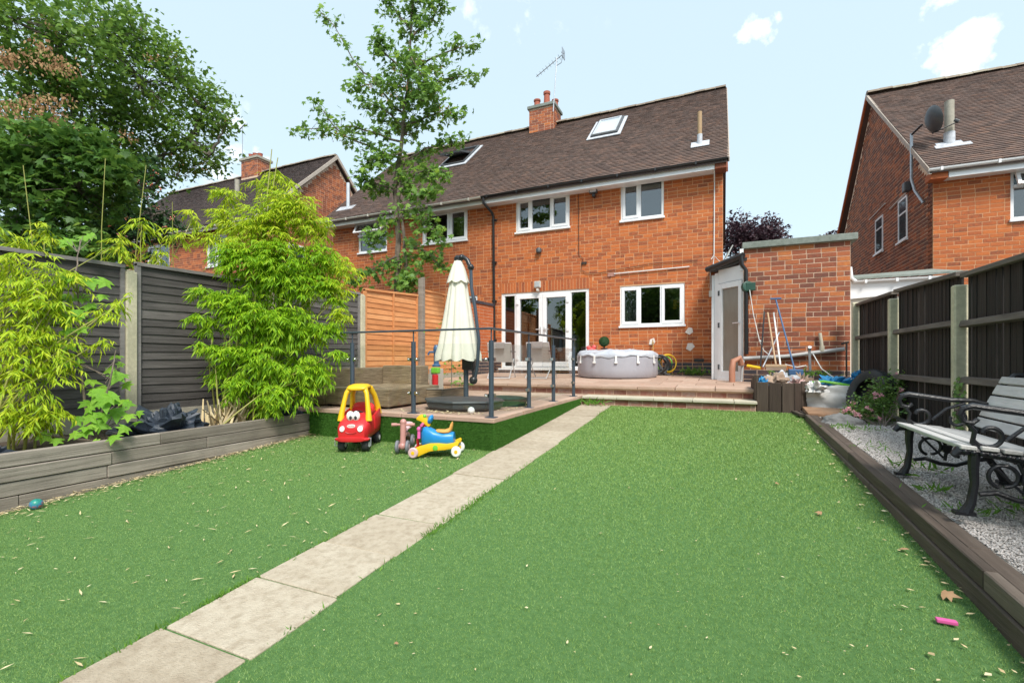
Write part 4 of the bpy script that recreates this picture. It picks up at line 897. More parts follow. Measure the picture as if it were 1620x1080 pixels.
# ------------------------------------------------------------------ right raised bed: sleepers, gravel
sb = thing('right_sleeper_edge', 'dark sleeper edging stacked two boards high along the right of the lawn', 'edging', (1.1,3,.2))
def zt(y): return .345+.036*(y-2.8)
def slab3(x0,x1,ya,yb,h0,h1,name,m):
    f0, f1 = zt(ya), zt(yb)
    MB().hexa([(x0,ya,f0-h0),(x1,ya,f0-h0),(x1,yb,f1-h0),(x0,yb,f1-h0),(x0,ya,f0-h1),(x1,ya,f0-h1),(x1,yb,f1-h1),(x0,yb,f1-h1)]).build(name, m, sb, bevel=.006, seg=1)
for a,b_ in ((-3,-.9),(-.9,1.3),(1.3,2.72),(2.72,5.1),(5.1,7.45)): slab3(X1+.003,X1+.055,a+.002,b_-.002,.088,.0,'sleeper_board',wood_sleeper)
for a,b_ in ((-3,.1),(.1,2.1),(2.1,4.4),(4.4,7.45)): slab3(X1-.008,X1+.05,a+.002,b_-.002,.20,.091,'sleeper_board',wood_sleeper)
for a,b_ in ((-3,.5),(.5,3.0),(3.0,5.6),(5.6,7.45)): slab3(X1+.055,X1+.145,a+.002,b_-.002,.14,.004,'top_board',wood_sleeper)
bx = MB().hexa([(X1+.05,-4,-.2),(3.6,-4,-.2),(3.6,9.9,.3),(X1+.05,9.9,.3),(X1+.05,-4,gravz(-4)-.035),(3.6,-4,gravz(-4)-.035),(3.6,9.9,gravz(9.9)-.035),(X1+.05,9.9,gravz(9.9)-.035)])
gb = st(bx.build('gravel_bed', gravel_b))
def stones():
    rs = np.random.RandomState(8); n = 80000; u = rs.random_sample(n)
    y = .9*np.exp(u*np.log(6.9/.9)); x = X1+.15+rs.random_sample(n)*1.0
    P = np.stack([x,y,.36+.036*(y-2.8)-.034+.004*rs.random_sample(n)+.012*(np.sin(x*5+y*3)*.5+.5)],1); X,Y,Z = axes(n, rs=rs)
    tv = [(1,0,0),(-.1,.9,.1),(-.9,.1,-.1),(.1,-.8,0),(.1,.1,.6),(0,0,-.6)]; tf = [(0,1,4),(1,2,4),(2,3,4),(3,0,4),(1,0,5),(2,1,5),(3,2,5),(0,3,5)]
    return scatter(tv, tf, P, X, Y, Z, (.0040+.0045*rs.random_sample(n))*(1+.12*np.clip(y-2,0,5)))
tag(link('gravel', stones(), gravel_s), 'pale grey and pink gravel chippings covering the right hand bed', 'gravel', kind='stuff')
tag(MB().hexa([(1.08,7.42,.44),(2.0,7.34,.43),(2.02,7.95,.46),(1.1,8.05,.46),(1.08,7.42,.535),(2.0,7.34,.52),(2.02,7.95,.56),(1.1,8.05,.565)]).build('plywood_sheet', mat('wet_plywood', [(.20,.10,.05),(.33,.19,.11),(.42,.27,.17)], .8, scale=3, dirt=.4, dscale=2, dcol=(.09,.045,.025)), None, bevel=.01), 'stained brown plywood sheet lying behind the flat grey stone', 'plywood sheet')
tag(MB().hexa([(1.2,7.15,.46),(2.0,7.28,.46),(2.0,7.34,.46),(1.2,7.22,.46),(1.2,7.15,.52),(2.0,7.28,.52),(2.0,7.34,.52),(1.2,7.22,.52)]).build('timber_offcut', wood_sleeper, None, bevel=.008), 'dark timber offcut in front of the stained plywood', 'timber')
for (pts, lab) in (([(1.0,7.55),(1.06,7.5),(1.0,8.2),(.93,8.2)], 'split grey batten lying along the top corner of the lawn'), ([(1.09,7.5),(1.13,7.5),(1.10,8.1),(1.05,8.1)], 'thin dark batten beside the plywood sheet corner')):
    tag(MB().extr(pts, .47, .505, 'xy').build('loose_batten', wood_sleeper, None), lab, 'batten')
heap('flat_stone', 'large smooth grey stone at the far end of the gravel', 'stone', (1.36,6.85,.455), (.25,.20,.15), stone_m, .08, 5)

# ------------------------------------------------------------------ right fence of dark vertical boards
F3 = thing('right_board_fence', 'dark brown vertical board fence with pale concrete posts on the right', 'fence', (2.1,5.5,.4))
FXR = 2.12
for y, t_ in ((9.72,2.23),(7.80,2.07),(5.90,1.98),(3.98,1.95),(2.05,1.95),(.1,1.95)):
    MB().box(FXR-.06,FXR+.05,y-.045,y+.045,.2,t_).build('post', post_c, F3, bevel=.012, seg=1)
rq = random.Random(5)
pan = [(7.87,9.66,2.19,2.22,.50),(5.97,7.74,2.13,2.20,.45),(4.05,5.84,2.075,2.10,.42),(2.12,3.92,2.04,2.07,.40),(.16,1.98,2.03,2.05,.36)]
for pi_, (ya, yb, t0, t1, zb) in enumerate(pan):
    y = ya; k = 0
    while y < yb-.03:
        wd = rq.uniform(.082,.098); gap = .012 if rq.random() < .16 else (.002 if rq.random() < .5 else -.012); y2 = min(y+wd, yb); f0 = (y-ya)/(yb-ya); zt_ = t0+(t1-t0)*f0-.05
        jz = rq.uniform(-.006,.006)
        MB().hexa([(FXR+.030,y,zb),(FXR+.052,y,zb),(FXR+.040,y2,zb),(FXR+.034,y2,zb),(FXR+.030+jz,y,zt_),(FXR+.052,y,zt_),(FXR+.040,y2,zt_),(FXR+.034+jz,y2,zt_)]).build('fence_board', slat_dk, F3)
        y = y2+gap; k += 1
    for zr, nm in ((1.63,'rail'),(1.04,'rail')):
        zr2 = zr+(.03 if pi_ > 1 else 0)-(.05 if pi_ == 2 and zr > 1.5 else 0)
        MB().hexa([(FXR-.035,ya-.01,zr2-.035),(FXR+.03,ya-.01,zr2-.045),(FXR+.03,yb+.01,zr2-.045),(FXR-.035,yb+.01,zr2-.035),(FXR-.02,ya-.01,zr2+.02),(FXR+.03,ya-.01,zr2+.03),(FXR+.03,yb+.01,zr2+.03),(FXR-.02,yb+.01,zr2+.02)]).build(nm, rail_dk, F3, bevel=.004, seg=1)
    MB().hexa([(FXR-.02,ya-.02,t0-.055),(FXR+.075,ya-.02,t0-.055),(FXR+.075,yb+.02,t1-.055),(FXR-.02,yb+.02,t1-.055),(FXR-.02,ya-.02,t0-.012),(FXR+.075,ya-.02,t0),(FXR+.075,yb+.02,t1),(FXR-.02,yb+.02,t1-.012)]).build('capping_rail', rail_dk, F3, bevel=.004, seg=1)

# ------------------------------------------------------------------ glass balustrade on the patio
bs = thing('glass_balustrade', 'dark metal balustrade with glass panels round the raised patio corner', 'balustrade', (-3,4.62,.62))
pc = [(-5.25,4.61),(-4.28,4.61),(-3.34,4.61),(-2.31,4.62),(-2.31,5.73),(-2.31,6.72),(-2.31,7.78)]
for i, (x, y) in enumerate(pc):
    po = MB().tube([(x,y,.625),(x,y,1.47)], .028, 16).build('post', steel_dk, bs, True)
    MB().box(x-.06,x+.06,y-.05,y+.05,.618,.628).build('base_plate', steel_dk, po, bevel=.003, seg=1)
    MB().tube([(x,y,1.47),(x,y,1.59)], .008, 8).build('rod', steel_dk, po)
    for z in (.86,1.26):
        if i < 4:
            sides = [(-.052,0),(.052,0)] if i < 3 else [(-.052,0)]
        if i >= 3: sides = [(0,-.052),(0,.052)] if 3 < i < 6 else ([(-.052,0),(0,.052)] if i == 3 else [(0,-.052)])
        c = MB()
        for dx, dy in sides: c.box(x+dx-.022,x+dx+.022,y+dy-.022,y+dy+.022,z-.02,z+.02); c.ball((x+dx*1.1, y+dy*1.1-(.024 if dx else 0), z), .014, 8, 5)
        c.build('glass_clamp', chrome, po, True)
for (x0,y0),(x1,y1) in zip(pc, pc[1:]):
    d = Vector((x1-x0,y1-y0,0)); L_ = d.length; Tq = frame((x0,y0,0), d, (0,-1,0) if abs(d.x) > .5 else (1,0,0))
    MB(Tq).box(.055,L_-.055,-.004,.004,.70,1.44).build('glass_panel', glass_b, bs)
MB().box(-5.95,-2.285,4.585,4.635,1.59,1.612).build('handrail', steel_dk, bs, bevel=.006); MB().box(-2.335,-2.285,4.636,7.87,1.59,1.612).build('handrail', steel_dk, bs, bevel=.006)

# ------------------------------------------------------------------ wicker furniture
sf = thing('wicker_sofa', 'brown wicker corner sofa frame without cushions behind the balustrade', 'sofa', (-4.4,5.3,.62))
MB().box(-4.93,-3.86,4.80,5.97,.65,.875).build('seat', rattan, sf, bevel=.015)
MB().box(-5.1,-4.94,4.79,6.2,.64,1.13).build('backrest', rattan, sf, bevel=.018); MB().box(-4.93,-4.2,5.98,6.2,.64,1.16).build('backrest', rattan, sf, bevel=.018)
MB().box(-5.75,-5.11,4.82,5.5,.64,.90).build('seat', rattan, sf, bevel=.015); MB().box(-5.75,-5.11,4.66,4.81,.64,1.12).build('armrest', rattan, sf, bevel=.018)
f_ = MB()
for x, y in ((-4.9,4.84),(-3.9,4.84),(-3.9,5.9),(-5.7,4.84)): MB().box(x-.02,x+.02,y-.02,y+.02,.62,.66).build('foot', black_pl, sf)
pass
tb = thing('wicker_table', 'low brown wicker coffee table with glass top right of the sofa', 'table', (-3.85,5.95,.62))
MB().box(-4.08,-3.60,5.64,6.32,.635,.825).build('table_body', rattan, tb, bevel=.015); MB().box(-4.09,-3.59,5.63,6.33,.828,.84).build('table_top', mat('table_glass_top', [(.30,.27,.22),(.38,.35,.29)], .15), tb, bevel=.003, seg=1)
ty = thing('water_pump_toy', 'blue toy water pump with green and red parts beside the sofa back', 'toy', (-4.3,7.0,.8))
bx0, by0 = -4.42, 6.75
MB().box(bx0-.09,bx0+.09,by0-.09,by0+.09,.635,1.10).build('toy_stand', mat('clear_tub', [(.42,.38,.33),(.52,.48,.42)], .3), ty, bevel=.02)
MB().lathe([(.07,1.13),(.075,1.16),(.045,1.18),(.045,1.38),(.055,1.40),(.05,1.46),(.03,1.50)], (bx0,by0,0), 16).build('pump_body', dblue_p, ty, True)
MB().tube([(bx0-.02,by0-.03,1.38),(bx0-.10,by0-.06,1.38),(bx0-.12,by0-.07,1.33)], .018, 8).build('spout', dblue_p, ty, True); MB().tube([(bx0,by0,1.49),(bx0+.09,by0,1.46),(bx0+.2,by0,1.34)], .014, 8).build('pump_handle', blk_r, ty, True)
MB().box(bx0-.04,bx0+.10,by0-.11,by0-.02,1.02,1.12).build('green_cup', lime_p, ty, bevel=.02); MB().tube([(bx0+.05,by0-.11,.83),(bx0+.05,by0-.11,1.0)], .052, 14).build('red_canister', red_p, ty, True)
# ------------------------------------------------------------------ sand tray, parasol
tr = thing('parasol_base', 'large dark grey plastic parasol base tray on the patio', 'parasol base', (-3.05,5.36,.62))
oc = lambda r, n=8, o=.2: [(r*math.cos(2*PI*k/n+o), r*math.sin(2*PI*k/n+o)) for k in range(n)]
def prism(cx, cy, lay, sx=1, sy=1, n=8, o=.2):
    mb = MB(); vs = []; 
    for r, z in lay: vs += [(cx+x*sx, cy+y*sy, z) for x, y in oc(r, n, o)]
    fs = [(i*n+k, i*n+(k+1)%n, (i+1)*n+(k+1)%n, (i+1)*n+k) for i in range(len(lay)-1) for k in range(n)]+[tuple(range(n))[::-1], tuple(range((len(lay)-1)*n, len(lay)*n))]
    return mb.add(vs, fs)
prism(-3.05,5.30,[(.46,.622),(.50,.66),(.51,.725)],1.05,.9).build('tray', dkgrey_pl, tr, bevel=.012); prism(-3.05,5.30,[(.53,.727),(.52,.75),(.1,.775)],1.05,.9).build('tray_lid', dkgrey_pl, tr, bevel=.006)
tag(prism(-2.72,5.86,[(.24,.622),(.27,.71),(.28,.735),(.22,.75)],1.2,.9).build('green_tub', green_pl, None, bevel=.012), 'dark green plastic tub behind the parasol base tray', 'tub')
tag(MB().ball((-2.68,4.83,.66),.042,20,12).build('white_ball', white_p, None, True), 'small white ball in front of the parasol base tray', 'ball')
ps = thing('closed_parasol', 'closed cream cantilever parasol with dark curved mast on the patio', 'parasol', (-3.05,5.36,.76))
MB().tube([(-3.05,5.36,.76),(-3.05,5.36,1.45)], .033, 12).build('mast', steel_dk, ps, True)
MB().tube([(-2.93,5.36,.95),(-2.88,5.36,1.2),(-2.86,5.36,1.5),(-2.92,5.36,1.95),(-2.97,5.36,2.2),(-2.98,5.36,2.45)], .023, 10).build('curved_arm', steel_dk, ps, True)
MB().tube([(-2.98,5.36,2.45),(-3.03,5.36,2.56),(-3.10,5.36,2.61),(-3.17,5.36,2.58)], .03, 10).ball((-2.98,5.36,2.46),.045,10,7).ball((-3.12,5.36,2.60),.042,10,7).build('top_joint', black_pl, ps, True)
MB().box(-3.09,-2.93,5.31,5.41,1.12,1.34).build('crank_box', black_pl, ps, bevel=.02); MB().tube([(-2.95,5.36,1.2),(-2.93,5.34,1.02)], .016, 8).ball((-2.93,5.34,.99),.055,14,9).build('crank_handle', black_pl, ps, True)
def canopy(c, prof, nf, amp, seed):
    rs = random.Random(seed); n = nf*10; vs = []
    for j, (r, z) in enumerate(prof):
        t_ = j/(len(prof)-1)
        for k in range(n):
            a = 2*PI*k/n; f = abs(math.sin(nf*a/2+.5*math.sin(a*2+seed))); rr = r*(1-amp*(1-f)*(.35+.65*t_))
            vs.append((c[0]+rr*math.cos(a)+c[2]*(1-t_), c[1]+rr*math.sin(a), z+(.035*f*(t_ > .97)*-1)))
    m = len(prof); fs = [(i*n+k, i*n+(k+1)%n, (i+1)*n+(k+1)%n, (i+1)*n+k) for i in range(m-1) for k in range(n)]+[tuple(range(n))]
    return MB().add(vs, fs)
cn = canopy((-3.17,5.36,0), [(.035,2.54),(.07,2.44),(.12,2.25),(.165,2.0),(.22,1.7),(.27,1.45),(.31,1.32),(.315,1.27)], 9, .24, 3).build('canopy', cream_fab, ps, True)
canopy((-3.17,5.36,0), [(.05,2.56),(.085,2.48),(.125,2.36),(.155,2.29)], 8, .16, 5).build('vent_cap', cream_fab, cn, True)
MB().lathe([(.05,2.54),(.055,2.60),(.03,2.63)], (-3.17,5.36,0), 14).build('finial', black_pl, ps, True)

# ------------------------------------------------------------------ folding chairs
def deck_chair(label, x, y, rz):
    c = thing('folding_chair', label, 'chair', (0,0,0), 'grey folding garden chairs on the terrace', live=False); w2 = .27
    for s_ in (-1, 1):
        MB().tube([(s_*w2,.34,.0),(s_*w2,-.08,.42),(s_*w2,-.20,.80)], .012, 8).build('back_leg', alu, c, True)
        MB().tube([(s_*(w2-.02),-.30,.0),(s_*(w2-.02),.10,.34),(s_*(w2-.02),.22,.44)], .012, 8).build('front_leg', alu, c, True)
        MB().box(s_*w2-.02, s_*w2+.02,-.16,.28,.60,.622).build('armrest', blk_r, c, bevel=.006)
    MB().tube([(-w2,-.20,.80),(w2,-.20,.80)], .012, 8).tube([(-w2,.33,.01),(w2,.33,.01)], .011, 8).tube([(-w2+.02,-.29,.012),(w2-.02,-.29,.012)], .011, 8).build('crossbar', alu, c, True)
    vs = []; n = 8
    for k in range(n+1):
        t = k/n; 
        y_, z_ = (-.20+.14*t, .79-.42*t) ; vs += [(-w2+.015, y_, z_), (w2-.015, y_, z_), (-w2+.015, y_-.004, z_), (w2-.015, y_-.004, z_)]
    MB().add(vs, [q for k in range(n) for q in ((4*k,4*k+1,4*k+5,4*k+4),(4*k+2,4*k+6,4*k+7,4*k+3))]).build('backrest', fab_grey, c, True)
    MB().hexa([(-w2+.015,-.06,.365),(w2-.015,-.06,.365),(w2-.015,.24,.415),(-w2+.015,.24,.415),(-w2+.015,-.06,.371),(w2-.015,-.06,.371),(w2-.015,.24,.421),(-w2+.015,.24,.421)]).build('seat', fab_grey, c)
    MB().hexa([(-.13,-.225,.67),(.13,-.225,.67),(.13,-.205,.67),(-.13,-.205,.67),(-.13,-.235,.82),(.13,-.235,.82),(.13,-.20,.82),(-.13,-.20,.82)]).build('head_pillow', fab_dk, c, bevel=.01)
    c.location = (x, y, terz(y)+.002); c.rotation_euler = (0,0,rz); return c
deck_chair('grey folding chair nearer the downpipe in front of the left door pane', -4.62, 9.75, .22); deck_chair('grey folding chair nearer the hot tub in front of the right door leaf', -3.72, 9.95, -.05)

# ------------------------------------------------------------------ hot tub and what is on it
ht = thing('inflatable_hot_tub', 'round grey inflatable hot tub with creased cover on the terrace', 'hot tub', (-2.2,10.95,.84))
cx, cy, z0 = -2.2, 10.95, terz(10.95)-.012; n = 96; vs = []; prof = [(.80,0),(.87,.02),(.905,.08),(.91,.2),(.905,.4),(.90,.50),(.875,.56),(.83,.58)]
for r_, z in prof:
    for k in range(n):
        a = 2*PI*k/n; rib = 1-.010*(abs(math.sin(a*12))**.4 < .62)*(z > .05)*(z < .5); rib = 1-.006*(1-abs(math.sin(a*12))**.35)*(.05 < z < .52)
        vs.append((cx+r_*rib*math.cos(a), cy+r_*rib*math.sin(a), z0+z))
MB().add(vs, [(i*n+k, i*n+(k+1)%n, (i+1)*n+(k+1)%n, (i+1)*n+k) for i in range(len(prof)-1) for k in range(n)]+[tuple(range(n))[::-1]]).build('tub_wall', tub_m, ht, True)
vs = []; pr_ = [(.915,.475),(.92,.50),(.91,.55),(.86,.605),(.74,.635),(.55,.645),(.36,.65),(.18,.655),(.02,.655)]
for j, (r_, z) in enumerate(pr_):
    for k in range(n):
        a = 2*PI*k/n; q = noise.turbulence(Vector((math.cos(a)*r_*3.2, math.sin(a)*r_*3.2, 1.3)), 4, False)
        d = (q-.5)*.045*(j > 1) + .012*math.sin(a*17)*(j < 3)
        vs.append((cx+r_*math.cos(a), cy+r_*math.sin(a), z0+z+d+(.02*math.sin(a*5)*(j < 2))))
MB().add(vs, [(i*n+k, i*n+(k+1)%n, (i+1)*n+(k+1)%n, (i+1)*n+k) for i in range(len(pr_)-1) for k in range(n)]).build('cover', tubtop_m, ht, True)
for a in (-2.95,-2.45,-1.93,-1.40,-.88,-.35):
    u_ = Vector((math.cos(a),math.sin(a),0)); p = Vector((cx,cy,z0))+u_*.925
    MB(frame(p,(-u_.y,u_.x,0),u_)).box(-.022,.022,-.012,.004,.33,.50).box(-.03,.03,-.01,.022,.33,.37).build('strap', white_p, ht, bevel=.003, seg=1)
tp = thing('topiary_ball', 'dark green artificial topiary ball standing on the hot tub cover', 'topiary', (-2.62,11.45,1.49))
MB().lathe([(.07,0),(.09,.02),(.10,.03),(.02,.035),(.015,.08)], (-2.62,11.45,z0+.665), 14).build('topiary_base', black_pl, tp)
MB().ball((-2.62,11.45,z0+.665+.19),.12,18,12).build('foliage_core', leaf_row, tp, True)
n_ = 1500; rs = np.random.RandomState(2); D = rs.normal(size=(n_,3)); D /= np.linalg.norm(D,axis=1)[:,None]; X,Y,Z = axes(n_, up=D*2, rs=rs)
stuff(link('foliage', scatter(OVAL_V, OVAL_F, np.array([-2.62,11.45,z0+.855])+D*.125, X, Y, Z, np.full(n_,.022)), leaf_row, tp))
tag(MB().ball((-3.02,11.75,1.50),(.12,.12,.05),12,8).ball((-3.08,11.72,1.55),(.07,.05,.05),10,6).ball((-2.95,11.76,1.56),(.06,.05,.06),10,6).build('red_toy', mat('coral_plastic', [(.6,.08,.08),(.7,.13,.13)], .4), None, True), 'coral red toy resting behind the left rim of the hot tub', 'toy')
hs = thing('hose_coil', 'grey hose reel with green and yellow hose leaning on the wall by the hot tub', 'hose', (-1.3,11.75,.86))
for k, (m_, rr, dx, th) in enumerate(((MATS['dark_cable'],.20,-.06,.024),(dkgrey_pl,.17,-.02,.024),(dkgrey_pl,.21,.0,.024),(dkgrey_pl,.15,.02,.02),(lime_p,.18,.10,.014),(green_pl,.16,.12,.018),(yel_p,.21,.16,.012),(yel_p,.19,.18,.012))):
    mb = MB(); ti = .35+.1*k; pts = [(-1.32+dx+rr*math.cos(t)*.92, 11.72+.05*math.sin(t*2+k)+.02*k*.3, .875+.24+rr*math.sin(t)*1.05+.006*k) for t in [2*PI*q/30 for q in range(31)]]
    mb.tube(pts, th, 8, cap=False).build('hose_loop', m_, hs, True)
MB().tube([(-1.36,11.7,1.14),(-1.2,11.7,.9),(-1.1,11.74,.88)], .03, 8).tube([(-1.45,11.7,1.3),(-1.3,11.7,1.0)], .03, 8).build('reel_frame', dkgrey_pl, hs, True)
tag(MB().tube([(-1.52,11.9,1.63),(-1.5,11.88,1.5),(-1.58,11.8,1.32),(-1.5,11.75,1.15)], .012, 6).tube([(-1.52,11.98,1.66),(-1.52,11.88,1.66)], .022, 8).tube([(-1.52,11.9,1.66),(-1.52,11.9,1.74)], .01, 6).build('garden_tap', mat('brass', [(.5,.28,.06),(.6,.36,.1)], .35, metal=.6), None, True), 'brass garden tap on the wall right of the hot tub', 'tap')

# ------------------------------------------------------------------ junk in front of the outbuilding
pk = thing('timber_barrel_planter', 'enclosure of short dark upright boards at the end of the terrace steps', 'planter', (.8,8.1,.45))
path_pts = [(.46,8.75),(.46,8.45),(.50,8.06),(.66,8.0),(.83,7.98),(.99,7.97),(1.10,8.05),(1.20,8.2),(1.32,8.45),(1.38,8.7)]
w_b = .155; pts_ = [Vector(p) for p in path_pts]
for k in range(len(pts_)-1):
    a, b_ = pts_[k], pts_[k+1]; d = (b_-a); nb = max(1, round(d.length/.165))
    for j in range(nb):
        p = a+d*(j/nb); q = a+d*((j+1)/nb); u_ = (q-p).normalized(); nn_ = Vector((u_.y,-u_.x)); h = .92+rp.uniform(-.02,.015)+(.09 if k == 1 else 0); mm = wood_sleeper if k == 5 and j == 0 else slat_dk
        p2, q2 = p+u_*.006, q-u_*.006
        if k == 5: h -= .02
        MB().hexa([(*p2,.40),(*q2,.40),(*(q2-nn_*.03),.40),(*(p2-nn_*.03),.40),(*p2,h),(*q2,h+rp.uniform(-.01,.01)),(*(q2-nn_*.03),h),(*(p2-nn_*.03),h)]).build('upright_board', wood_dk, pk, bevel=.005, seg=1) if True else None
MB().extr([(.48,8.75),(.50,8.08),(.83,8.03),(1.08,8.08),(1.34,8.7)], .42, .86, 'xy').build('soil_fill', soil, pk)
heap('tan_sack', 'tan sack slumped on top of the dark upright boards', 'sack', (.80,8.35,.86), (.24,.22,.22), tan_sack, .35, 21, sc=1.6)
heap('grey_bag', 'grey plastic bag behind the tan sack under the brooms', 'bag', (.86,8.62,.86), (.30,.2,.26), lead, .4, 25, sc=2)
heap('blue_bag', 'small bright blue bag tucked inside the left end of the upright boards', 'bag', (.60,8.3,.84), (.11,.14,.13), tar_blue, .4, 29, sc=2.5)
heap('pink_cloth', 'pinkish patterned cloth heap at the front of the upright boards', 'cloth', (1.05,8.25,.86), (.16,.16,.13), mat('pink_cloth_m', [(.35,.16,.15),(.6,.45,.42)], .85, scale=9), .5, 31, sc=2.5)
heap('white_sack', 'crumpled white sack draped over the right end of the upright boards', 'sack', (1.27,8.1,.80), (.20,.24,.18), white_sack, .45, 35, sc=2.2)
bgm = bmesh.new(); bmesh.ops.create_cube(bgm, size=1); bmesh.ops.subdivide_edges(bgm, edges=bgm.edges, cuts=12, use_grid_fill=True)
for v in bgm.verts:
    p = v.co.copy(); q = noise.turbulence_vector(p*2.6+Vector((3,5,7)), 3, False); bul = 1+.10*(1-4*p.z*p.z); v.co = Vector((1.50+p.x*.66*bul, 8.42+p.y*.50*bul, .655+p.z*.42))+Vector((q.x,q.y,q.z*.7))*.05
me = bpy.data.meshes.new('builders_bag'); bgm.to_mesh(me); bgm.free(); tag(link('builders_bag', me, white_sack, None, True), 'large white woven builders bag standing behind the plywood', 'bag')
heap('blue_netting', 'bright blue crumpled tarpaulin on the white builders bag', 'tarpaulin', (1.58,8.55,.84), (.34,.25,.15), tar_blue, .6, 47, sc=3.2)
heap('pale_bag', 'tan paper bag peak between the white sack and blue tarpaulin', 'bag', (1.20,8.75,.86), (.14,.12,.24), tan_sack, .5, 53, sc=2)
tag(MB().tube([(1.22,8.38,.90),(1.40,8.25,.93),(1.6,8.22,.90),(1.75,8.3,.87)], .018, 8).build('lime_hose', lime_p, None, True), 'lime green hose end lying across the white builders bag', 'hose')
def broom(name, label, top, bot, m, head=None, hm=None, hr=0.0):
    t_ = thing(name, label, 'broom', bot); MB().tube([top, bot], .014, 8).build('handle', m, t_)
    if head == 'bottom': MB().box(bot[0]-.16,bot[0]+.16,bot[1]-.03,bot[1]+.03,bot[2]-.05,bot[2]).build('broom_head', hm, t_, bevel=.01); MB().box(bot[0]-.15,bot[0]+.15,bot[1]-.025,bot[1]+.025,bot[2]-.10,bot[2]-.05).build('bristles', tan_sack, t_)
    if head == 'top': MB().box(top[0]-.09,top[0]+.09,top[1]-.02,top[1]+.02,top[2],top[2]+.03).build('grip', hm, t_, bevel=.006)
    return t_
broom('blue_shovel', 'blue long handled shovel leaning on the outbuilding wall', (.93,9.86,2.36), (1.16,9.3,1.08), dblue_p, 'top', dblue_p)
MB().box(1.06,1.28,9.2,9.34,.98,1.09).build('blade', dblue_p, bpy.data.objects['blue_shovel'], bevel=.02)
broom('yard_broom', 'wooden handled yard broom standing head down beside the blue shovel', (.80,9.86,2.12), (.86,9.1,1.17), wood_handle, 'bottom', wood_handle)
broom('white_mop', 'white handled mop leaning right of the yard broom', (.90,9.90,2.12), (.94,9.2,1.13), white_p)
broom('grey_pole', 'thin grey metal pole crossing behind the broom handles', (.99,9.9,1.75), (.68,9.3,1.12), grey_metal)
broom('black_pole', 'black pole standing in the shade left of the brooms', (.75,9.93,2.15), (.66,9.6,1.1), blk_r)
tag(MB().tube([(.44,9.45,1.14),(.64,9.35,1.10)], .028, 8).build('yellow_grip', yel_p, None, True), 'yellow plastic tool grip poking out left of the broom heads', 'tool')
tag(MB().tube([(.40,9.93,1.27),(1.1,9.93,1.31),(2.0,9.93,1.44)], .036, 12).tube([(.40,9.93,1.27),(.38,9.92,1.1),(.36,9.92,.86)], .025, 10).build('waste_pipe', pipe_grey, None, True), 'long grey waste pipe sloping across the outbuilding wall', 'pipe')
tag(MB().tube([(1.66,9.93,1.40),(1.66,9.93,1.50)], .042, 12).tube([(1.66,9.93,1.50),(1.63,9.93,1.73)], .028, 12).build('pipe_stub', coping_m, None, True), 'short cream pipe standing up from the sloping grey pipe', 'pipe')
tag(MB().tube([(1.44,9.6,.8),(1.42,9.6,1.43)], .022, 8).tube([(1.42,9.6,1.43),(1.42,9.55,1.47)], .03, 8).build('grey_stake', grey_metal, None), 'short galvanised stake standing in front of the sloping pipe', 'stake')
rl = thing('clothes_line_reel', 'dark green retractable clothes line box at the outbuilding corner', 'clothes line', (.44,9.9,2.6))
MB().lathe([(.05,-.05),(.10,-.045),(.105,.045),(.05,.05)], (.46,9.93,2.63), 18, 1, 1, (.5,-1,.1)).box(.44,.60,9.86,9.95,2.55,2.70).build('housing', green_pl, rl, bevel=.012)
MB().tube([(.50,9.86,2.56),(.56,9.83,2.1),(.66,9.8,1.6),(.72,9.7,1.42),(.86,9.6,1.28)], .007, 5).tube([(.66,9.8,1.6),(.70,9.78,1.58)],.02,6).build('line', cable_w, rl, True)
tag(MB().tube([(.95,9.9,1.46),(1.4,9.9,1.47)], .012, 6).build('black_rod', blk_r, None), 'thin black rod lying level behind the grey stake', 'rod')
tag(MB().tube([(1.02,9.3,1.17),(1.2,9.35,1.12),(1.34,9.4,1.15),(1.36,9.42,1.12)], .008, 5).tube([(1.46,9.5,1.35),(1.55,9.3,1.1),(1.7,9.1,.95),(1.85,9.0,.93)], .008, 5).build('white_cord', cable_w, None, True), 'loose white cord trailing from the stake to the blue tarpaulin', 'cord')
ty_ = thing('car_tyre', 'worn black car tyre propped against the dark fence', 'tyre', (1.85,8.0,.5))
tT = Matrix.Translation((1.86,7.80,.79)) @ Matrix.Rotation(math.radians(205), 4, 'Z') @ Matrix.Rotation(math.radians(72), 4, 'Y')
pf = [(.185,-.07),(.20,-.085),(.27,-.095),(.315,-.08),(.33,-.05),(.333,0),(.33,.05),(.315,.08),(.27,.095),(.20,.085),(.185,.07),(.20,.06),(.28,.06),(.30,0),(.28,-.06),(.20,-.06)]
vs = []; n = 44
for r_, z in pf:
    for k in range(n): a = 2*PI*k/n; vs.append((r_*math.cos(a), r_*math.sin(a), z))
m_ = len(pf); MB(tT).add(vs, [(i*n+k, i*n+(k+1)%n, ((i+1)%m_)*n+(k+1)%n, ((i+1)%m_)*n+k) for i in range(m_) for k in range(n)]).build('tyre_carcass', rubber, ty_, True)
mb = MB(tT)
for k in range(44):
    a = 2*PI*k/44; c_, s_ = math.cos(a), math.sin(a)
    for zz in (-.05, .0, .05):
        p = [(c_*.331-s_*t*.014, s_*.331+c_*t*.014, zz+d) for t, d in ((-1,-.018),(1,-.018),(1,.018),(-1,.018))]; q = [(x*1.022,y*1.022,z) for x,y,z in p]; mb.hexa(p+q)
mb.build('tread_blocks', rubber, ty_)
tag(heap('blue_wrapper', '', '', (1.90,8.6,.98), (.10,.1,.10), tar_blue, .5, 59, sc=3), 'small blue and white wrapper behind the tyre by the fence post', 'wrapper')
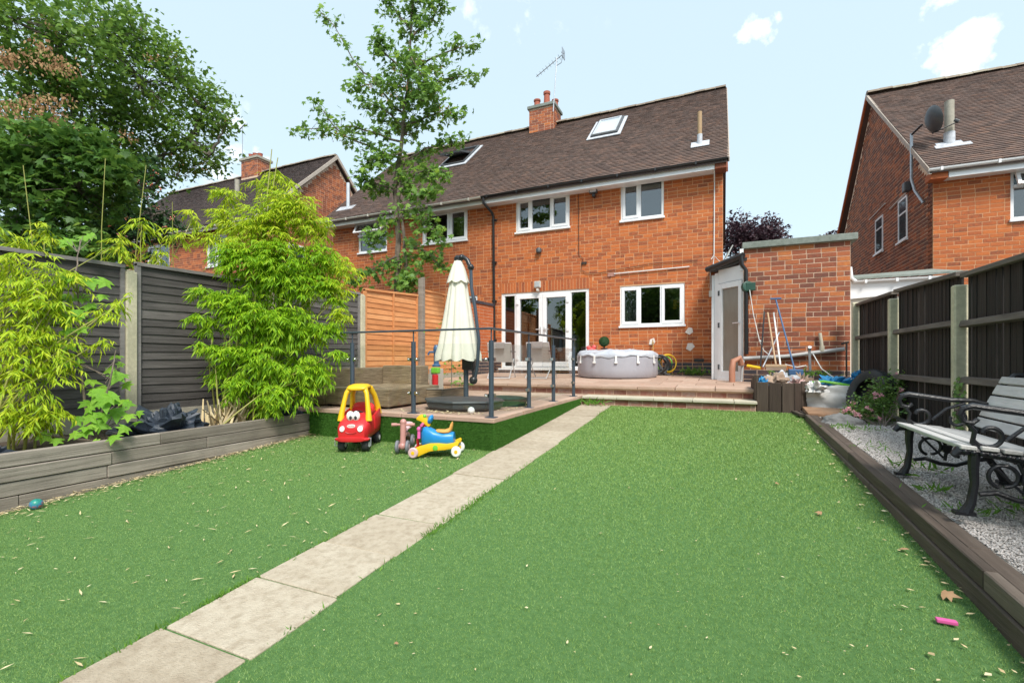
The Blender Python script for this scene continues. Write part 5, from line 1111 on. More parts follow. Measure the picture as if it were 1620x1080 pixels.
tag(MB().tube([(2.03,9.93,1.55),(2.02,9.9,1.3),(2.03,9.93,.95)], .014, 6).tube([(1.95,9.93,1.53),(2.06,9.93,1.56)], .02, 6).build('rusty_pipe', cable_m, None), 'rusty thin pipe at the right end of the outbuilding wall', 'pipe')

# ------------------------------------------------------------------ cast iron bench
bn = thing('cast_iron_bench', 'black cast iron garden bench with weathered white slats on the gravel', 'bench', (1.45,3.85,.41))
def arc(cx_, cz, r0, a0, a1, n=12, r1=None):
    r1 = r0 if r1 is None else r1
    return [(cx_+(r0+(r1-r0)*k/n)*math.cos(math.radians(a0+(a1-a0)*k/n)), cz+(r0+(r1-r0)*k/n)*math.sin(math.radians(a0+(a1-a0)*k/n))) for k in range(n+1)]
def bench_end(yc):
    e = thing_part = MB(); X = lambda x, z, y=0: (1.20+x, yc+y, .41+z)
    def tb_(pts, r, n=8): e.tube([X(*p) for p in pts], [q*.88 for q in r] if isinstance(r, list) else r*.88, n)
    tb_([(.03,.01),(.055,.07),(.07,.18),(.065,.27),(.07,.345)], [.034,.026,.023,.028,.033])          # front leg
    e.box(1.20-.02,1.20+.07,yc-.025,yc+.025,.412,.43)
    tb_([(.60,.0),(.56,.08),(.48,.20),(.42,.27),(.40,.33)], [.034,.025,.022,.026,.03])              # rear leg
    e.box(1.20+.55,1.20+.66,yc-.028,yc+.028,.405,.425)
    tb_([(-.02,.325),(.0,.352),(.06,.355),(.2,.335),(.36,.31),(.44,.315)], [.02,.03,.028,.026,.026,.028])   # seat rail
    tb_([(.42,.30),(.47,.42),(.53,.56),(.585,.68),(.64,.745),(.70,.745),(.72,.715)], [.026,.022,.021,.02,.019,.019,.017])   # back upright with curl
    tb_([(.50,.54),(.42,.565),(.30,.565),(.16,.585),(.06,.60),(.02,.585),(.005,.55),(.02,.515),(.06,.505),(.085,.53)], [.017,.018,.019,.02,.021,.02,.019,.018,.016,.014])   # arm and scroll
    tb_([(.04,.505),(.07,.46),(.06,.40),(.09,.365)], .014); tb_(arc(.13,.445,.075,200,520,22,.03), .014)
    tb_([(.20,.42),(.28,.50),(.38,.545)], .012); tb_(arc(.33,.43,.065,90,-210,18,.028), .013); tb_([(.38,.40),(.44,.38),(.46,.42)], .012)
    tb_([(.09,.12),(.16,.135),(.24,.105),(.33,.10),(.42,.14),(.50,.16)], .016)                       # stretcher
    tb_(arc(.19,.225,.065,250,-90,18,.055), .012); tb_(arc(.35,.215,.055,270,-60,16,.04), .012); tb_([(.25,.30),(.28,.22),(.27,.13)], .012); tb_([(.14,.29),(.26,.15),(.30,.2)], .009)
    for k in range(11): e.ball(X(.02+k*.036,.352-k*.0038,-.026), .013, 7, 5)
    e.box(1.20+.255,1.20+.295,yc-.02,yc+.02,.41+.19,.41+.24)
    return e.build('cast_end_frame', iron, bn, True)
bench_end(4.33); bench_end(3.37)
yA, yB = 3.34, 4.36
for k, (x, z, wd) in enumerate(((.00,.352,.072),(.088,.350,.075),(.178,.340,.078),(.27,.326,.075),(.355,.315,.06))):
    MB().hexa([(1.2+x,yA,.41+z+.012),(1.2+x+wd,yA,.41+z+.008),(1.2+x+wd,yB,.41+z+.008),(1.2+x,yB,.41+z+.012),(1.2+x,yA,.41+z+.036),(1.2+x+wd,yA,.41+z+.030),(1.2+x+wd,yB,.41+z+.030),(1.2+x,yB,.41+z+.036)]).build('seat_slat', slat_w, bn, bevel=.004, seg=1)
bd = Vector((.12,.0,.27)).normalized(); bnm = Vector((-bd.z,0,bd.x))
for k in range(5):
    t0 = .07+.083*k; p0 = Vector((1.2+.43,0,.41+.31))+bd*t0; wd = .07 if k < 4 else .05
    Tk = Matrix(((bd.x,0,bnm.x,p0.x),(0,1,0,0),(bd.z,0,bnm.z,p0.z),(0,0,0,1)))
    if k == 3:
        MB(Tk).box(0,wd,3.80,yB,.008,.030).build('back_slat', slat_w, bn, bevel=.004, seg=1); MB(Tk).box(0,wd,yA,3.62,.008,.030).build('back_slat', slat_w, bn, bevel=.004, seg=1)
        o = MB(Tk).box(-.02,wd+.01,3.62,3.80,.012,.045).build('repair_block', mat('rotten_wood', [(.10,.07,.045),(.2,.15,.11)], .95, scale=20, bump=.9), bn, bevel=.01); o['label'] = 'rough brown wood block across the broken slat'
    else: MB(Tk).box(0,wd,yA,yB,.008,.030).build('back_slat', slat_w, bn, bevel=.004, seg=1)

# ------------------------------------------------------------------ ride-on toy car
def toy_car():
    c = thing('ride_on_toy_car', 'red and yellow ride-on toy car with eyes parked before the turf wall', 'toy car', (0,0,0), live=False)
    body = MB().loft([((0,-.355,.235),.10,.06),((0,-.345,.235),.17,.085),((0,-.30,.25),.195,.115),((0,-.22,.275),.205,.14),((0,-.13,.29),.21,.165),((0,-.06,.285),.212,.17),((0,.0,.28),.212,.155),((0,.08,.28),.213,.155),((0,.16,.29),.213,.17),((0,.24,.30),.21,.18),((0,.31,.29),.195,.165),((0,.345,.28),.15,.12)], 28, 3.4)
    bd_ = body.build('body', red_p, c, True)
    MB().loft([((0,-.372,.165),.08,.018),((0,-.368,.165),.18,.03),((0,-.33,.16),.222,.035),((0,-.27,.155),.225,.03),((0,-.2,.15),.21,.02)], 24, 2.6).build('bumper', red_p, bd_, True)
    MB().box(-.17,.17,-.07,.26,.30,.452).build('cockpit', mat('red_interior', [(.22,.012,.014),(.3,.02,.02)], .5), bd_, bevel=.03)
    MB().loft([((0,.10,.42),.15,.09),((0,.16,.45),.16,.11),((0,.20,.44),.15,.10)], 20, 3).build('seat_back', red_p, c, True)
    for s_ in (-1,1):
        rs_ = MB().tube([(s_*.185,-.205,.365),(s_*.178,-.19,.46),(s_*.155,-.155,.60),(s_*.135,-.125,.70),(s_*.10,-.09,.755)], [.046,.036,.031,.031,.04], 12)
        rs_.tube([(s_*.185,.245,.40),(s_*.175,.22,.52),(s_*.15,.16,.66),(s_*.11,.10,.75)], [.045,.038,.034,.04], 12).build('roof_pillar', yel_p, c, True)
        MB().loft([((s_*.205,-.04,.33),.012,.10),((s_*.212,.0,.33),.016,.115),((s_*.214,.1,.34),.017,.12),((s_*.212,.2,.36),.016,.115),((s_*.20,.24,.36),.012,.09)], 16, 3).build('door', red_p, c, True)
        MB().lathe([(.012,.02),(.033,.018),(.037,.006),(.037,-.03)][::-1], (s_*.115,-.337,.288), 20, 1, 1, (s_*.15,-1,.25)).build('headlight', white_p, c, True)
    MB().loft([((0,-.155,.755),.09,.012),((0,-.14,.76),.125,.026),((0,-.08,.772),.135,.033),((0,.05,.775),.14,.035),((0,.12,.765),.13,.03),((0,.15,.755),.09,.014)], 24, 2.6).build('roof', yel_p, c, True)
    ey = MB().ball((-.038,-.262,.435),(.052,.035,.062),18,12).ball((.038,-.262,.435),(.052,.035,.062),18,12).build('eyes', white_p, c, True)
    MB().ball((-.026,-.292,.42),(.019,.010,.025),12,8).ball((.040,-.292,.42),(.019,.010,.025),12,8).build('pupils', blk_r, ey, True)
    bg_ = MB().loft([((0,-.352,.325),.052,.019),((0,-.340,.327),.052,.019),((0,-.33,.327),.05,.018)], 24, 2.4).build('badge', white_p, c, True)
    tx = bpy.data.curves.new('t', 'FONT'); tx.body = 'little tikes'; tx.size = .021; tx.align_x = 'CENTER'; tx.extrude = .0006
    to = bpy.data.objects.new('t', tx); me = bpy.data.meshes.new_from_object(to); me.transform(Matrix.Translation((0,-.3535,.3195)) @ Matrix.Rotation(PI/2,4,'X')); link('lettering', me, red_p, bg_, recenter=False)
    MB().tube([(x,-.352-.01*(1-(x/.07)**2)*0-.004,.235+.9*x*x*4) for x in [-.07+.014*k for k in range(11)]], .007, 6).build('smile', mat('dark_red', [(.38,.012,.014),(.42,.02,.02)], .4), c, True)
    for s_ in (-1,1):
        for y_, nm in ((-.235,'wheel'),(.24,'wheel')):
            wx = s_*.155; w_ = MB().lathe([(.03,-.042),(.068,-.042),(.078,-.030),(.08,0),(.078,.030),(.068,.042),(.03,.042)], (wx,y_,.08), 24, 1, 1, (1,0,0)).build('wheel', blk_r, c, True)
            MB().lathe([(.01,-.046),(.033,-.045),(.036,-.035),(.036,.035),(.033,.045),(.01,.046)], (wx,y_,.08), 18, 1, 1, (1,0,0)).build('hub', white_p, w_, True)
            MB().tube([(wx*.6,y_,.09),(wx*.6,y_,.2)], .012, 6).build('axle_stem', grey_metal, w_)
        MB().tube([(s_*.16,-.27,.17),(s_*.235,-.28,.17),(s_*.235,-.29,.075),(s_*.20,-.29,.075)], .006, 6).build('foot_bar', grey_metal, c, True)
    MB().tube([(-.1,.2,.30),(.1,.2,.30)], .02, 8).build('rear_bar', blk_r, c)
    MB().lathe([(.012,-.01),(.075,-.008),(.08,0),(.075,.008),(.012,.01)], (0,-.06,.44), 20, 1, 1, (0,.6,1)).build('steering_wheel', blk_r, c, True)
    return c
tc_ = toy_car(); tc_.location = (-3.80,4.22,lawnz(4.22)+.012); tc_.rotation_euler = (math.radians(2),0,math.radians(24))
tc_.scale = (.84,.86,.90)

# ------------------------------------------------------------------ pink balance bike
bb = thing('balance_bike', 'small dusty pink toddler balance bike between the toy car and rocker', 'balance bike', (0,0,0), live=False)
MB().tube([(0,-.16,.07),(0,-.145,.17),(0,-.12,.30)], [.036,.030,.033], 12).ball((0,-.118,.315),.037,12,8).ball((0,-.165,.075),.042,12,8).build('fork', pink_p, bb, True)
MB().tube([(-.115,-.12,.29),(.115,-.12,.29)], .013, 10).tube([(-.125,-.12,.29),(-.07,-.12,.29)], .018, 10).tube([(.07,-.12,.29),(.125,-.12,.29)], .018, 10).build('handlebar', pink_p, bb, True)
MB().tube([(0,-.13,.17),(0,-.03,.175),(0,.08,.15),(0,.15,.09)], [.026,.03,.03,.022], 12).build('frame', pink_p, bb, True)
MB().loft([((0,-.04,.225),.03,.018),((0,.0,.235),.045,.022),((0,.08,.245),.06,.028),((0,.13,.255),.055,.025)], 18, 2.4).build('seat', pinkl, bb, True)
MB().tube([(0,.03,.17),(0,.05,.23)], .016, 8).build('seat_post', grey_metal, bb)
for x, y in ((-.055,-.165),(.055,-.165),(-.04,.15),(.04,.15)):
    w_ = MB().lathe([(.02,-.018),(.058,-.018),(.067,-.01),(.067,.01),(.058,.018),(.02,.018)], (x,y,.067), 22, 1, 1, (1,0,0)).build('wheel', greyw, bb, True)
    MB().lathe([(.005,-.021),(.03,-.02),(.03,.02),(.005,.021)], (x,y,.067), 16, 1, 1, (1,0,0)).build('hub', pinkl, w_, True)
bb.location = (-3.20,4.28,lawnz(4.28)+.014); bb.rotation_euler = (math.radians(3),0,math.radians(24)); bb.scale = (1.0,1.0,1.04)

# ------------------------------------------------------------------ blue and yellow rocker
rk = thing('rocking_ride_on_toy', 'blue seated rocking toy with yellow runners, small wheels and duck head', 'ride-on toy', (0,0,0), live=False)
run = [(-.30,.045),(-.27,.10),(-.20,.125),(-.08,.15),(.02,.15),(.12,.14),(.20,.15),(.25,.17),(.27,.155),(.26,.12),(.20,.09),(.10,.075),(.02,.07),(-.08,.065),(-.16,.035),(-.22,.01),(-.28,.015)]
for s_ in (-1,1):
    MB().extr(run, s_*.085, s_*.135).build('runner', yel_p, rk, True, bevel=.012)
    MB().lathe([(.005,-.006),(.028,-.004),(.03,.004),(.005,.008)], (-.01,s_*.14,.105), 18, 1, 1, (0,s_,0)).build('round_badge', lime_p, rk, True)
    for wx_, wm in ((-.27,pinkl if s_ < 0 else white_p),(.235,white_p)):
        w_ = MB().lathe([(.015,-.022),(.048,-.022),(.058,-.012),(.058,.012),(.048,.022),(.015,.022)], (wx_,s_*.155,.060), 22, 1, 1, (0,1,0)).build('wheel', wm, rk, True)
        MB().lathe([(.004,-.026),(.02,-.025),(.02,.025),(.004,.026)], (wx_,s_*.155,.060), 14, 1, 1, (0,1,0)).build('hub', yel_p, w_, True)
def loftx(secs, n=20, pw=2.6):
    Tm = Matrix(((0,1,0,0),(1,0,0,0),(0,0,1,0),(0,0,0,1))); return MB(Tm).loft([((c[1],c[0],c[2]),ry,rz) for c,ry,rz in secs], n, pw)
loftx([((-.20,0,.20),.03,.08),((-.18,0,.20),.07,.12),((-.12,0,.215),.095,.115),((-.04,0,.195),.10,.09),((.06,0,.18),.10,.075),((.15,0,.18),.10,.08),((.195,0,.18),.08,.07)]).build('body', blue_p, rk, True)
loftx([((-.02,0,.275),.03,.01),((.0,0,.27),.065,.018),((.08,0,.262),.08,.02),((.14,0,.27),.08,.028),((.16,0,.30),.07,.05),((.175,0,.325),.05,.045),((.185,0,.34),.02,.02)]).build('saddle', org_p, rk, True)
MB().tube([(-.14,0,.28),(-.155,0,.36)], .028, 12).build('neck', red_p, rk, True)
hd = MB().extr([(-.245,.425),(-.20,.46),(-.15,.44),(-.10,.38),(-.085,.33),(-.115,.32),(-.16,.36),(-.20,.385),(-.25,.405)], -.045, .045).build('beak', yel_p, rk, True, bevel=.012)
MB().ball((-.15,-.03,.44),.022,10,7).build('green_knob', lime_p, hd, True)
MB().ball((-.085,0,.40),(.03,.075,.055),14,9, Matrix.Rotation(.5,3,'Y')).build('blue_visor', blue_p, rk, True)
MB().tube([(-.17,-.12,.35),(-.17,-.04,.355)], .017, 10).tube([(-.17,.04,.355),(-.17,.12,.35)], .017, 10).build('handle_grip', hotpink, rk, True)
MB().tube([(-.22,-.06,.20),(-.215,-.05,.30)], .02, 10).ball((-.215,-.05,.30),.03,10,7).build('pink_knob', hotpink, rk, True)
MB().tube([(-.26,.05,.08),(-.26,.05,.18)], .018, 8).box(-.28,-.2,-.04,.08,.07,.10).build('front_bracket', red_p, rk, True)
rk.location = (-2.72,4.20,lawnz(4.20)+.012); rk.rotation_euler = (0,math.radians(-2),math.radians(22)); rk.scale = (.88,.88,.95)
tag(MB().box(.83,.90,2.52,2.545,lawnz(2.53)+.018,lawnz(2.53)+.034).build('pink_clip', hotpink, None, bevel=.004), 'small bright pink plastic clip lying on the right of the lawn', 'clip')
# ------------------------------------------------------------------ vegetation: clump centres (x, y, z, radius) and limb lines in metres
SYC = [ (-11.06,3.83,7.08,0.76), (-11.01,4.40,7.09,0.92), (-11.49,5.28,7.91,0.77), (-11.42,5.86,8.12,0.61), (-11.29,5.91,7.18,0.95), (-11.01,6.59,7.47,0.71), (-10.63,6.76,6.90,0.60), (-10.21,6.94,6.41,0.37), (-10.89,6.64,6.19,0.78), (-11.53,6.35,5.77,0.71), (-11.85,5.67,6.50,0.95), (-11.44,4.75,6.34,0.97), (-11.54,4.16,6.06,0.92), (-10.96,3.87,4.81,0.76), (-11.44,4.75,5.13,0.73), (-11.85,5.67,5.28,0.81), (-10.50,6.82,5.84,0.35), (-11.14,6.53,7.90,0.35), (-11.54,6.13,8.81,0.31) ]
MAP = [ (-9.68,3.35,4.27,0.43), (-9.16,3.58,4.32,0.43), (-8.80,3.96,4.35,0.44), (-8.44,4.12,4.21,0.29), (-9.77,3.53,3.87,0.58), (-9.19,3.90,3.90,0.59) ]
ROW = [ (-10.67,5.64,4.70,0.58), (-10.90,5.21,4.22,0.75), (-10.55,5.70,4.18,0.58), (-11.33,4.80,3.91,0.85), (-12.11,4.46,3.91,0.85), (-10.90,5.43,3.65,0.64), (-10.31,5.92,4.34,0.29), (-10.49,5.84,4.99,0.32) ]
STEM = [ (-6.89,8.86,2.92), (-6.86,8.88,4.02), (-6.94,8.84,5.20), (-6.78,8.91,6.38), (-6.64,8.97,7.85), (-6.59,9.00,9.18), (-6.52,9.03,10.36) ]
STEM2 = [ (-6.60,8.88,2.98), (-6.60,8.77,3.97), (-6.71,8.72,4.84), (-6.66,8.85,5.90) ]
BAM1 = [ (-5.48,4.13,3.03,0.26), (-5.27,4.33,3.26,0.25), (-5.05,4.54,3.26,0.27), (-4.94,4.70,3.03,0.27), (-4.82,4.75,2.61,0.27), (-5.70,4.03,2.87,0.24), (-5.75,3.90,2.56,0.22), (-5.48,4.13,2.46,0.41), (-5.19,4.36,2.48,0.41), (-4.97,4.57,2.25,0.34), (-5.39,4.06,1.80,0.40), (-5.11,4.29,1.73,0.41), (-5.65,3.83,1.95,0.24), (-4.82,4.53,1.66,0.26), (-5.49,3.79,1.32,0.22), (-5.15,4.05,1.25,0.35), (-4.81,4.32,1.17,0.30), (-4.63,4.51,1.08,0.20), (-5.32,3.76,0.94,0.21), (-4.99,4.01,0.82,0.27), (-4.72,4.24,0.82,0.20), (-5.70,3.70,1.09,0.12), (-5.94,3.59,2.09,0.10), (-5.73,3.68,2.02,0.12), (-5.91,3.50,1.78,0.08), (-5.84,3.64,1.71,0.11), (-5.66,3.72,1.63,0.12), (-5.87,3.51,1.44,0.07), (-5.67,3.60,1.40,0.09), (-4.63,4.72,2.25,0.12), (-4.53,4.77,2.04,0.08), (-4.52,4.66,1.66,0.13), (-4.37,4.62,1.33,0.08), (-6.18,4.14,3.46,0.17), (-6.26,4.11,3.16,0.19), (-5.75,4.33,3.63,0.09), (-5.44,4.47,3.71,0.13), (-5.25,4.56,3.63,0.10), (-5.56,4.42,3.54,0.12), (-4.82,4.86,2.97,0.12), (-4.70,4.91,2.71,0.09), (-6.35,3.96,2.84,0.13) ]
BAM2 = [ (-5.83,2.00,2.10,0.17), (-5.73,2.15,2.07,0.19), (-5.65,2.30,2.03,0.17), (-5.75,2.03,1.76,0.23), (-5.63,2.20,1.72,0.22), (-5.67,1.96,1.42,0.22), (-5.55,2.13,1.37,0.22), (-5.53,1.91,1.09,0.21), (-5.41,2.08,1.03,0.18), (-5.53,1.91,0.77,0.16), (-5.46,2.05,0.73,0.13), (-5.44,2.50,1.68,0.09), (-5.42,2.62,1.81,0.07), (-5.31,2.67,1.87,0.05), (-5.44,2.50,1.43,0.06), (-5.47,2.27,1.14,0.10), (-6.30,2.23,2.37,0.11), (-6.60,2.53,2.60,0.11), (-6.10,2.98,2.58,0.08), (-5.44,2.17,0.80,0.08) ]
SAP = [ (-5.62,2.31,2.00,0.10), (-5.54,2.46,1.99,0.09), (-5.41,2.51,1.97,0.07), (-6.22,2.59,2.48,0.09), (-6.08,2.66,2.52,0.07), (-5.80,2.34,1.83,0.08), (-5.66,2.40,1.86,0.07), (-5.56,2.45,1.75,0.07), (-5.51,2.36,1.67,0.07), (-5.65,2.30,1.64,0.07), (-5.53,2.46,1.65,0.06), (-5.59,2.32,1.52,0.07), (-5.46,2.38,1.52,0.06), (-5.67,2.29,1.40,0.07), (-5.55,2.34,1.38,0.07), (-5.52,2.25,1.24,0.07), (-5.53,2.35,1.22,0.06), (-5.63,2.20,1.46,0.06), (-5.45,2.61,1.28,0.06), (-5.50,2.59,1.16,0.06), (-5.39,2.63,1.20,0.04), (-5.38,2.42,1.04,0.07), (-5.22,2.49,1.07,0.07), (-5.22,2.60,1.00,0.06), (-5.24,2.37,0.93,0.08), (-5.05,2.35,0.86,0.10), (-5.16,2.52,0.88,0.07), (-5.08,2.55,0.84,0.06), (-5.33,2.33,0.85,0.07), (-5.17,2.29,0.74,0.07), (-5.07,2.45,0.74,0.08), (-4.96,2.50,0.72,0.06), (-5.29,2.24,0.70,0.06), (-5.08,2.33,0.67,0.08), (-4.90,2.41,0.63,0.06), (-5.09,2.22,0.62,0.07), (-4.88,2.31,0.58,0.06), (-5.17,2.18,0.58,0.05), (-5.02,2.58,0.65,0.05), (-5.01,2.26,0.53,0.04), (-5.39,2.09,0.58,0.06), (-5.29,2.13,0.53,0.05), (-5.41,2.51,0.96,0.06), (-4.98,2.59,0.75,0.04) ]
ROSE = [ (1.83,7.71,0.65,0.22), (2.05,7.92,0.81,0.21), (2.29,8.14,0.89,0.19), (2.41,8.19,0.89,0.11), (1.68,7.54,0.53,0.15), (1.95,7.66,0.57,0.20), (1.57,7.49,0.57,0.10) ]
LIMBS = [
[ (-6.78,8.91,6.31),(-7.59,8.22,6.53),(-8.50,7.60,6.36) ],
[ (-6.83,8.89,5.94),(-8.15,8.52,6.55),(-8.87,8.31,7.43) ],
[ (-6.73,8.94,6.97),(-7.81,8.78,8.11),(-8.81,8.44,9.62) ],
[ (-6.66,8.97,7.85),(-7.00,8.38,8.25),(-6.96,8.29,8.40) ],
[ (-6.69,8.95,7.41),(-6.03,9.47,7.90),(-5.41,9.96,8.10) ],
[ (-6.66,8.97,8.00),(-5.76,9.04,8.17),(-5.08,9.23,8.32) ],
[ (-6.73,8.94,6.68),(-5.83,8.90,6.76),(-5.31,8.91,6.68) ],
[ (-6.81,8.90,5.87),(-5.89,8.98,6.07),(-5.34,9.12,6.19) ],
[ (-6.59,9.00,8.74),(-6.12,9.21,9.18),(-5.99,9.27,9.62) ],
[ (-6.62,8.98,8.96),(-7.12,8.98,9.62),(-7.23,8.93,9.92) ],
[ (-6.89,8.86,5.35),(-6.03,8.70,5.44),(-5.51,8.71,5.28) ],
[ (-6.90,8.86,5.20),(-7.19,8.40,5.24),(-7.39,8.20,5.31) ],
[ (-6.81,8.90,4.69),(-5.97,8.61,4.29),(-5.48,8.61,3.82) ],
[ (-6.83,8.89,3.73),(-7.13,8.32,3.28),(-7.37,7.99,3.01) ],
[ (-6.75,8.92,3.88),(-5.97,8.73,3.62),(-5.65,8.87,3.27) ],
[ (-6.86,8.88,4.61),(-6.93,8.30,4.11),(-6.99,8.16,3.87) ],
[ (-6.69,8.95,7.56),(-6.86,8.22,7.35),(-7.30,7.91,7.16) ],
[ (-6.66,8.97,8.15),(-6.11,8.34,7.78),(-5.80,8.36,7.18) ],
[ (-6.73,8.94,6.53),(-7.22,9.59,7.07),(-7.72,9.48,7.28) ],
[ (-6.81,8.90,5.20),(-6.10,8.56,4.85),(-5.61,8.56,4.91) ],
[ (-6.73,8.94,3.44),(-6.35,8.67,3.07),(-6.36,8.44,2.90) ],
[ (-6.59,9.00,9.33),(-6.52,9.03,9.62),(-6.46,9.06,10.06) ],
[ (-6.75,8.92,6.68),(-7.60,9.09,7.39),(-8.09,9.09,7.65) ],
[ (-6.69,8.95,7.41),(-5.92,8.53,6.88),(-5.55,8.47,6.91) ],
[ (-6.73,8.94,6.09),(-7.00,8.38,5.77),(-7.12,8.21,5.65) ],
]
SEED_PTS = [(-9.59,3.39,5.07),(-9.55,3.41,4.95),(-9.46,3.45,5.03),(-9.31,3.51,5.17),(-9.37,3.70,5.23),(-9.20,3.78,5.25),(-9.02,3.09,5.46),(-9.08,3.07,5.50),(-8.94,3.13,5.42),(-9.15,3.37,5.65),(-9.24,3.54,5.88),(-9.33,3.72,5.86),(-9.24,3.76,5.77),(-9.15,3.80,5.72),(-9.16,3.58,5.64),(-9.33,3.50,5.97),(-9.46,3.66,4.99),(-9.35,3.72,4.92),(-9.11,3.82,4.86),(-9.59,3.39,4.74),(-9.61,3.38,4.84),(-9.49,3.43,4.69),(-9.26,3.54,4.69),(-9.26,3.75,4.60),(-9.14,3.92,4.67),(-9.10,3.94,4.71),(-9.40,3.47,5.12),(-10.66,5.76,7.46),(-9.68,3.35,5.03),(-9.81,3.29,4.98),(-10.39,5.22,5.55),(-9.15,3.80,4.69),(-9.33,3.72,5.04),(-9.38,3.59,5.08),(-9.11,3.06,5.39)]
BERRY_PTS = [(-10.25,5.50,4.69),(-10.31,5.48,4.47),(-10.26,5.61,4.27),(-10.21,5.08,3.91),(-10.20,5.31,3.81),(-9.96,5.74,4.06),(-10.16,5.65,4.63),(-10.39,5.33,4.74),(-10.27,5.60,4.94),(-10.32,5.03,3.59),(-10.08,5.69,3.85),(-10.41,4.88,3.76),(-10.49,4.63,3.53)]
YSEED_PTS = [(-6.23,8.39,7.22),(-6.04,8.47,7.78),(-6.52,8.48,7.69),(-7.06,8.24,7.41),(-6.67,8.30,7.07),(-5.43,8.53,6.63),(-7.77,8.03,6.26),(-8.16,7.86,6.34),(-5.72,8.73,7.63)]
def rnd_in(rs, n, c, r, hollow=.5):
    D = rs.normal(size=(n,3)); D /= np.linalg.norm(D,axis=1)[:,None]
    return np.array(c)+D*(r*(hollow+(1-hollow)*rs.random_sample(n)**.6))[:,None]
def limb(mb, pts, r0, r1, wob=.06, rr=None):
    rr = rr or R; P = [Vector(p) for p in pts]; out_ = []
    for a, b_ in zip(P, P[1:]):
        for k in range(4): 
            t = k/4; q = a.lerp(b_, t)+Vector((rr.gauss(0,wob),rr.gauss(0,wob),rr.gauss(0,wob)))*(0 if (k == 0) else 1)*(b_-a).length*.5; out_.append(q)
    out_.append(P[-1]); n = len(out_); mb.tube(out_, [r0+(r1-r0)*i/(n-1) for i in range(n)], 7); return out_
# trees made of clumps: limbs run from the trunk to every clump, twigs and leaves fill it
def clump_tree(name, label, base, fork, blobs, leafm, barkm, dens, lsz, seed, tv=LOBE_V, tf=LOBE_F, trunk_r=.16, group=None, npart=0, per=13, tw=.20, kind='tree', gap=1.9):
    rs = np.random.RandomState(seed); rr = random.Random(seed)
    t = thing(name, label, kind, base, group)
    tm = MB(); limb(tm, [base, tuple((Vector(base)+Vector(fork))/2), fork], trunk_r, trunk_r*.7, .03, rr); tm.build('trunk', barkm, t, True)
    br = MB(); cen = []; 
    bs_ = sorted(blobs, key=lambda q: (Vector(q[:3])-Vector(fork)).length); done = [Vector(fork)]
    for (x,y,z,r_) in bs_:
        c = Vector((x,y,z)); src = min(done, key=lambda p: (p-c).length+.25*(p-Vector(fork)).length)
        limb(br, [src, src.lerp(c,.5)+Vector((0,0,-.1*(c-src).length)), c], max(.014, trunk_r*.42*(1-.5*min(1,(c-Vector(fork)).length/4))), .014, .07, rr); done.append(c)
        nc = max(3, int(dens*r_*r_*r_*9+dens*r_*4))
        cc = rnd_in(rs, nc, (x,y,z), r_*1.08, .35); cc = np.array([p for p in cc if noise.noise(Vector(p)*gap+Vector((seed,0,0))) > -.07] or cc[:2]); cen.append(cc)
        for p in cc[::3]: br.tube([c, c.lerp(Vector(p),.55)+Vector((rr.gauss(0,.03),rr.gauss(0,.03),rr.gauss(0,.03))), Vector(p)], [.009,.006,.003], 4, cap=False)
    stuff(br.build('branches', barkm, t))
    cen = np.concatenate(cen); idx = np.repeat(np.arange(len(cen)), per); n = len(idx)
    P = cen[idx]+rs.normal(size=(n,3))*np.array([tw,tw,tw*.55])*.5
    X,Y,Z = axes(n, droop=.5, rs=rs); S_ = lsz*(.6+.6*rs.random_sample(n))
    if npart: leaf_parts(P,X,Y,Z,S_,tv,tf,'leaf',leafm,t,npart)
    else: stuff(link('crown', scatter(tv,tf,P,X,Y,Z,S_), leafm, t))
    return t, cen, rs
syc, cen, rs = clump_tree('sycamore_tree', 'tall spreading sycamore filling the upper left behind the dark fence', (-12.6,5.2,.2), (-12.2,5.2,3.6), SYC, leaf_syc, bark, 21, .112, 1, trunk_r=.22, tw=.30, per=11)
def seeds(par, cs, n_each, sz, rs, spread=.1):
    cs = np.array(cs); idx = np.repeat(np.arange(len(cs)), n_each); n = len(idx); P = cs[idx]+rs.normal(size=(n,3))*np.array([spread,spread,spread*.8])
    Y = rs.normal(size=(n,3))*.45; Y[:,2] -= 1; Y /= np.linalg.norm(Y,axis=1)[:,None]; X = np.cross(Y, rs.normal(size=(n,3))); X /= np.linalg.norm(X,axis=1)[:,None]
    stuff(link('seed_clusters', scatter(OVAL_V,OVAL_F,P,X,Y,np.cross(X,Y),sz*(.7+.6*rs.random_sample(n))), samara, par))
sidx = rs.choice(len(cen), 26, replace=False); seeds(syc, cen[sidx], 16, .05, rs, .08)
seeds(syc, SEED_PTS, 34, .05, rs, .07)
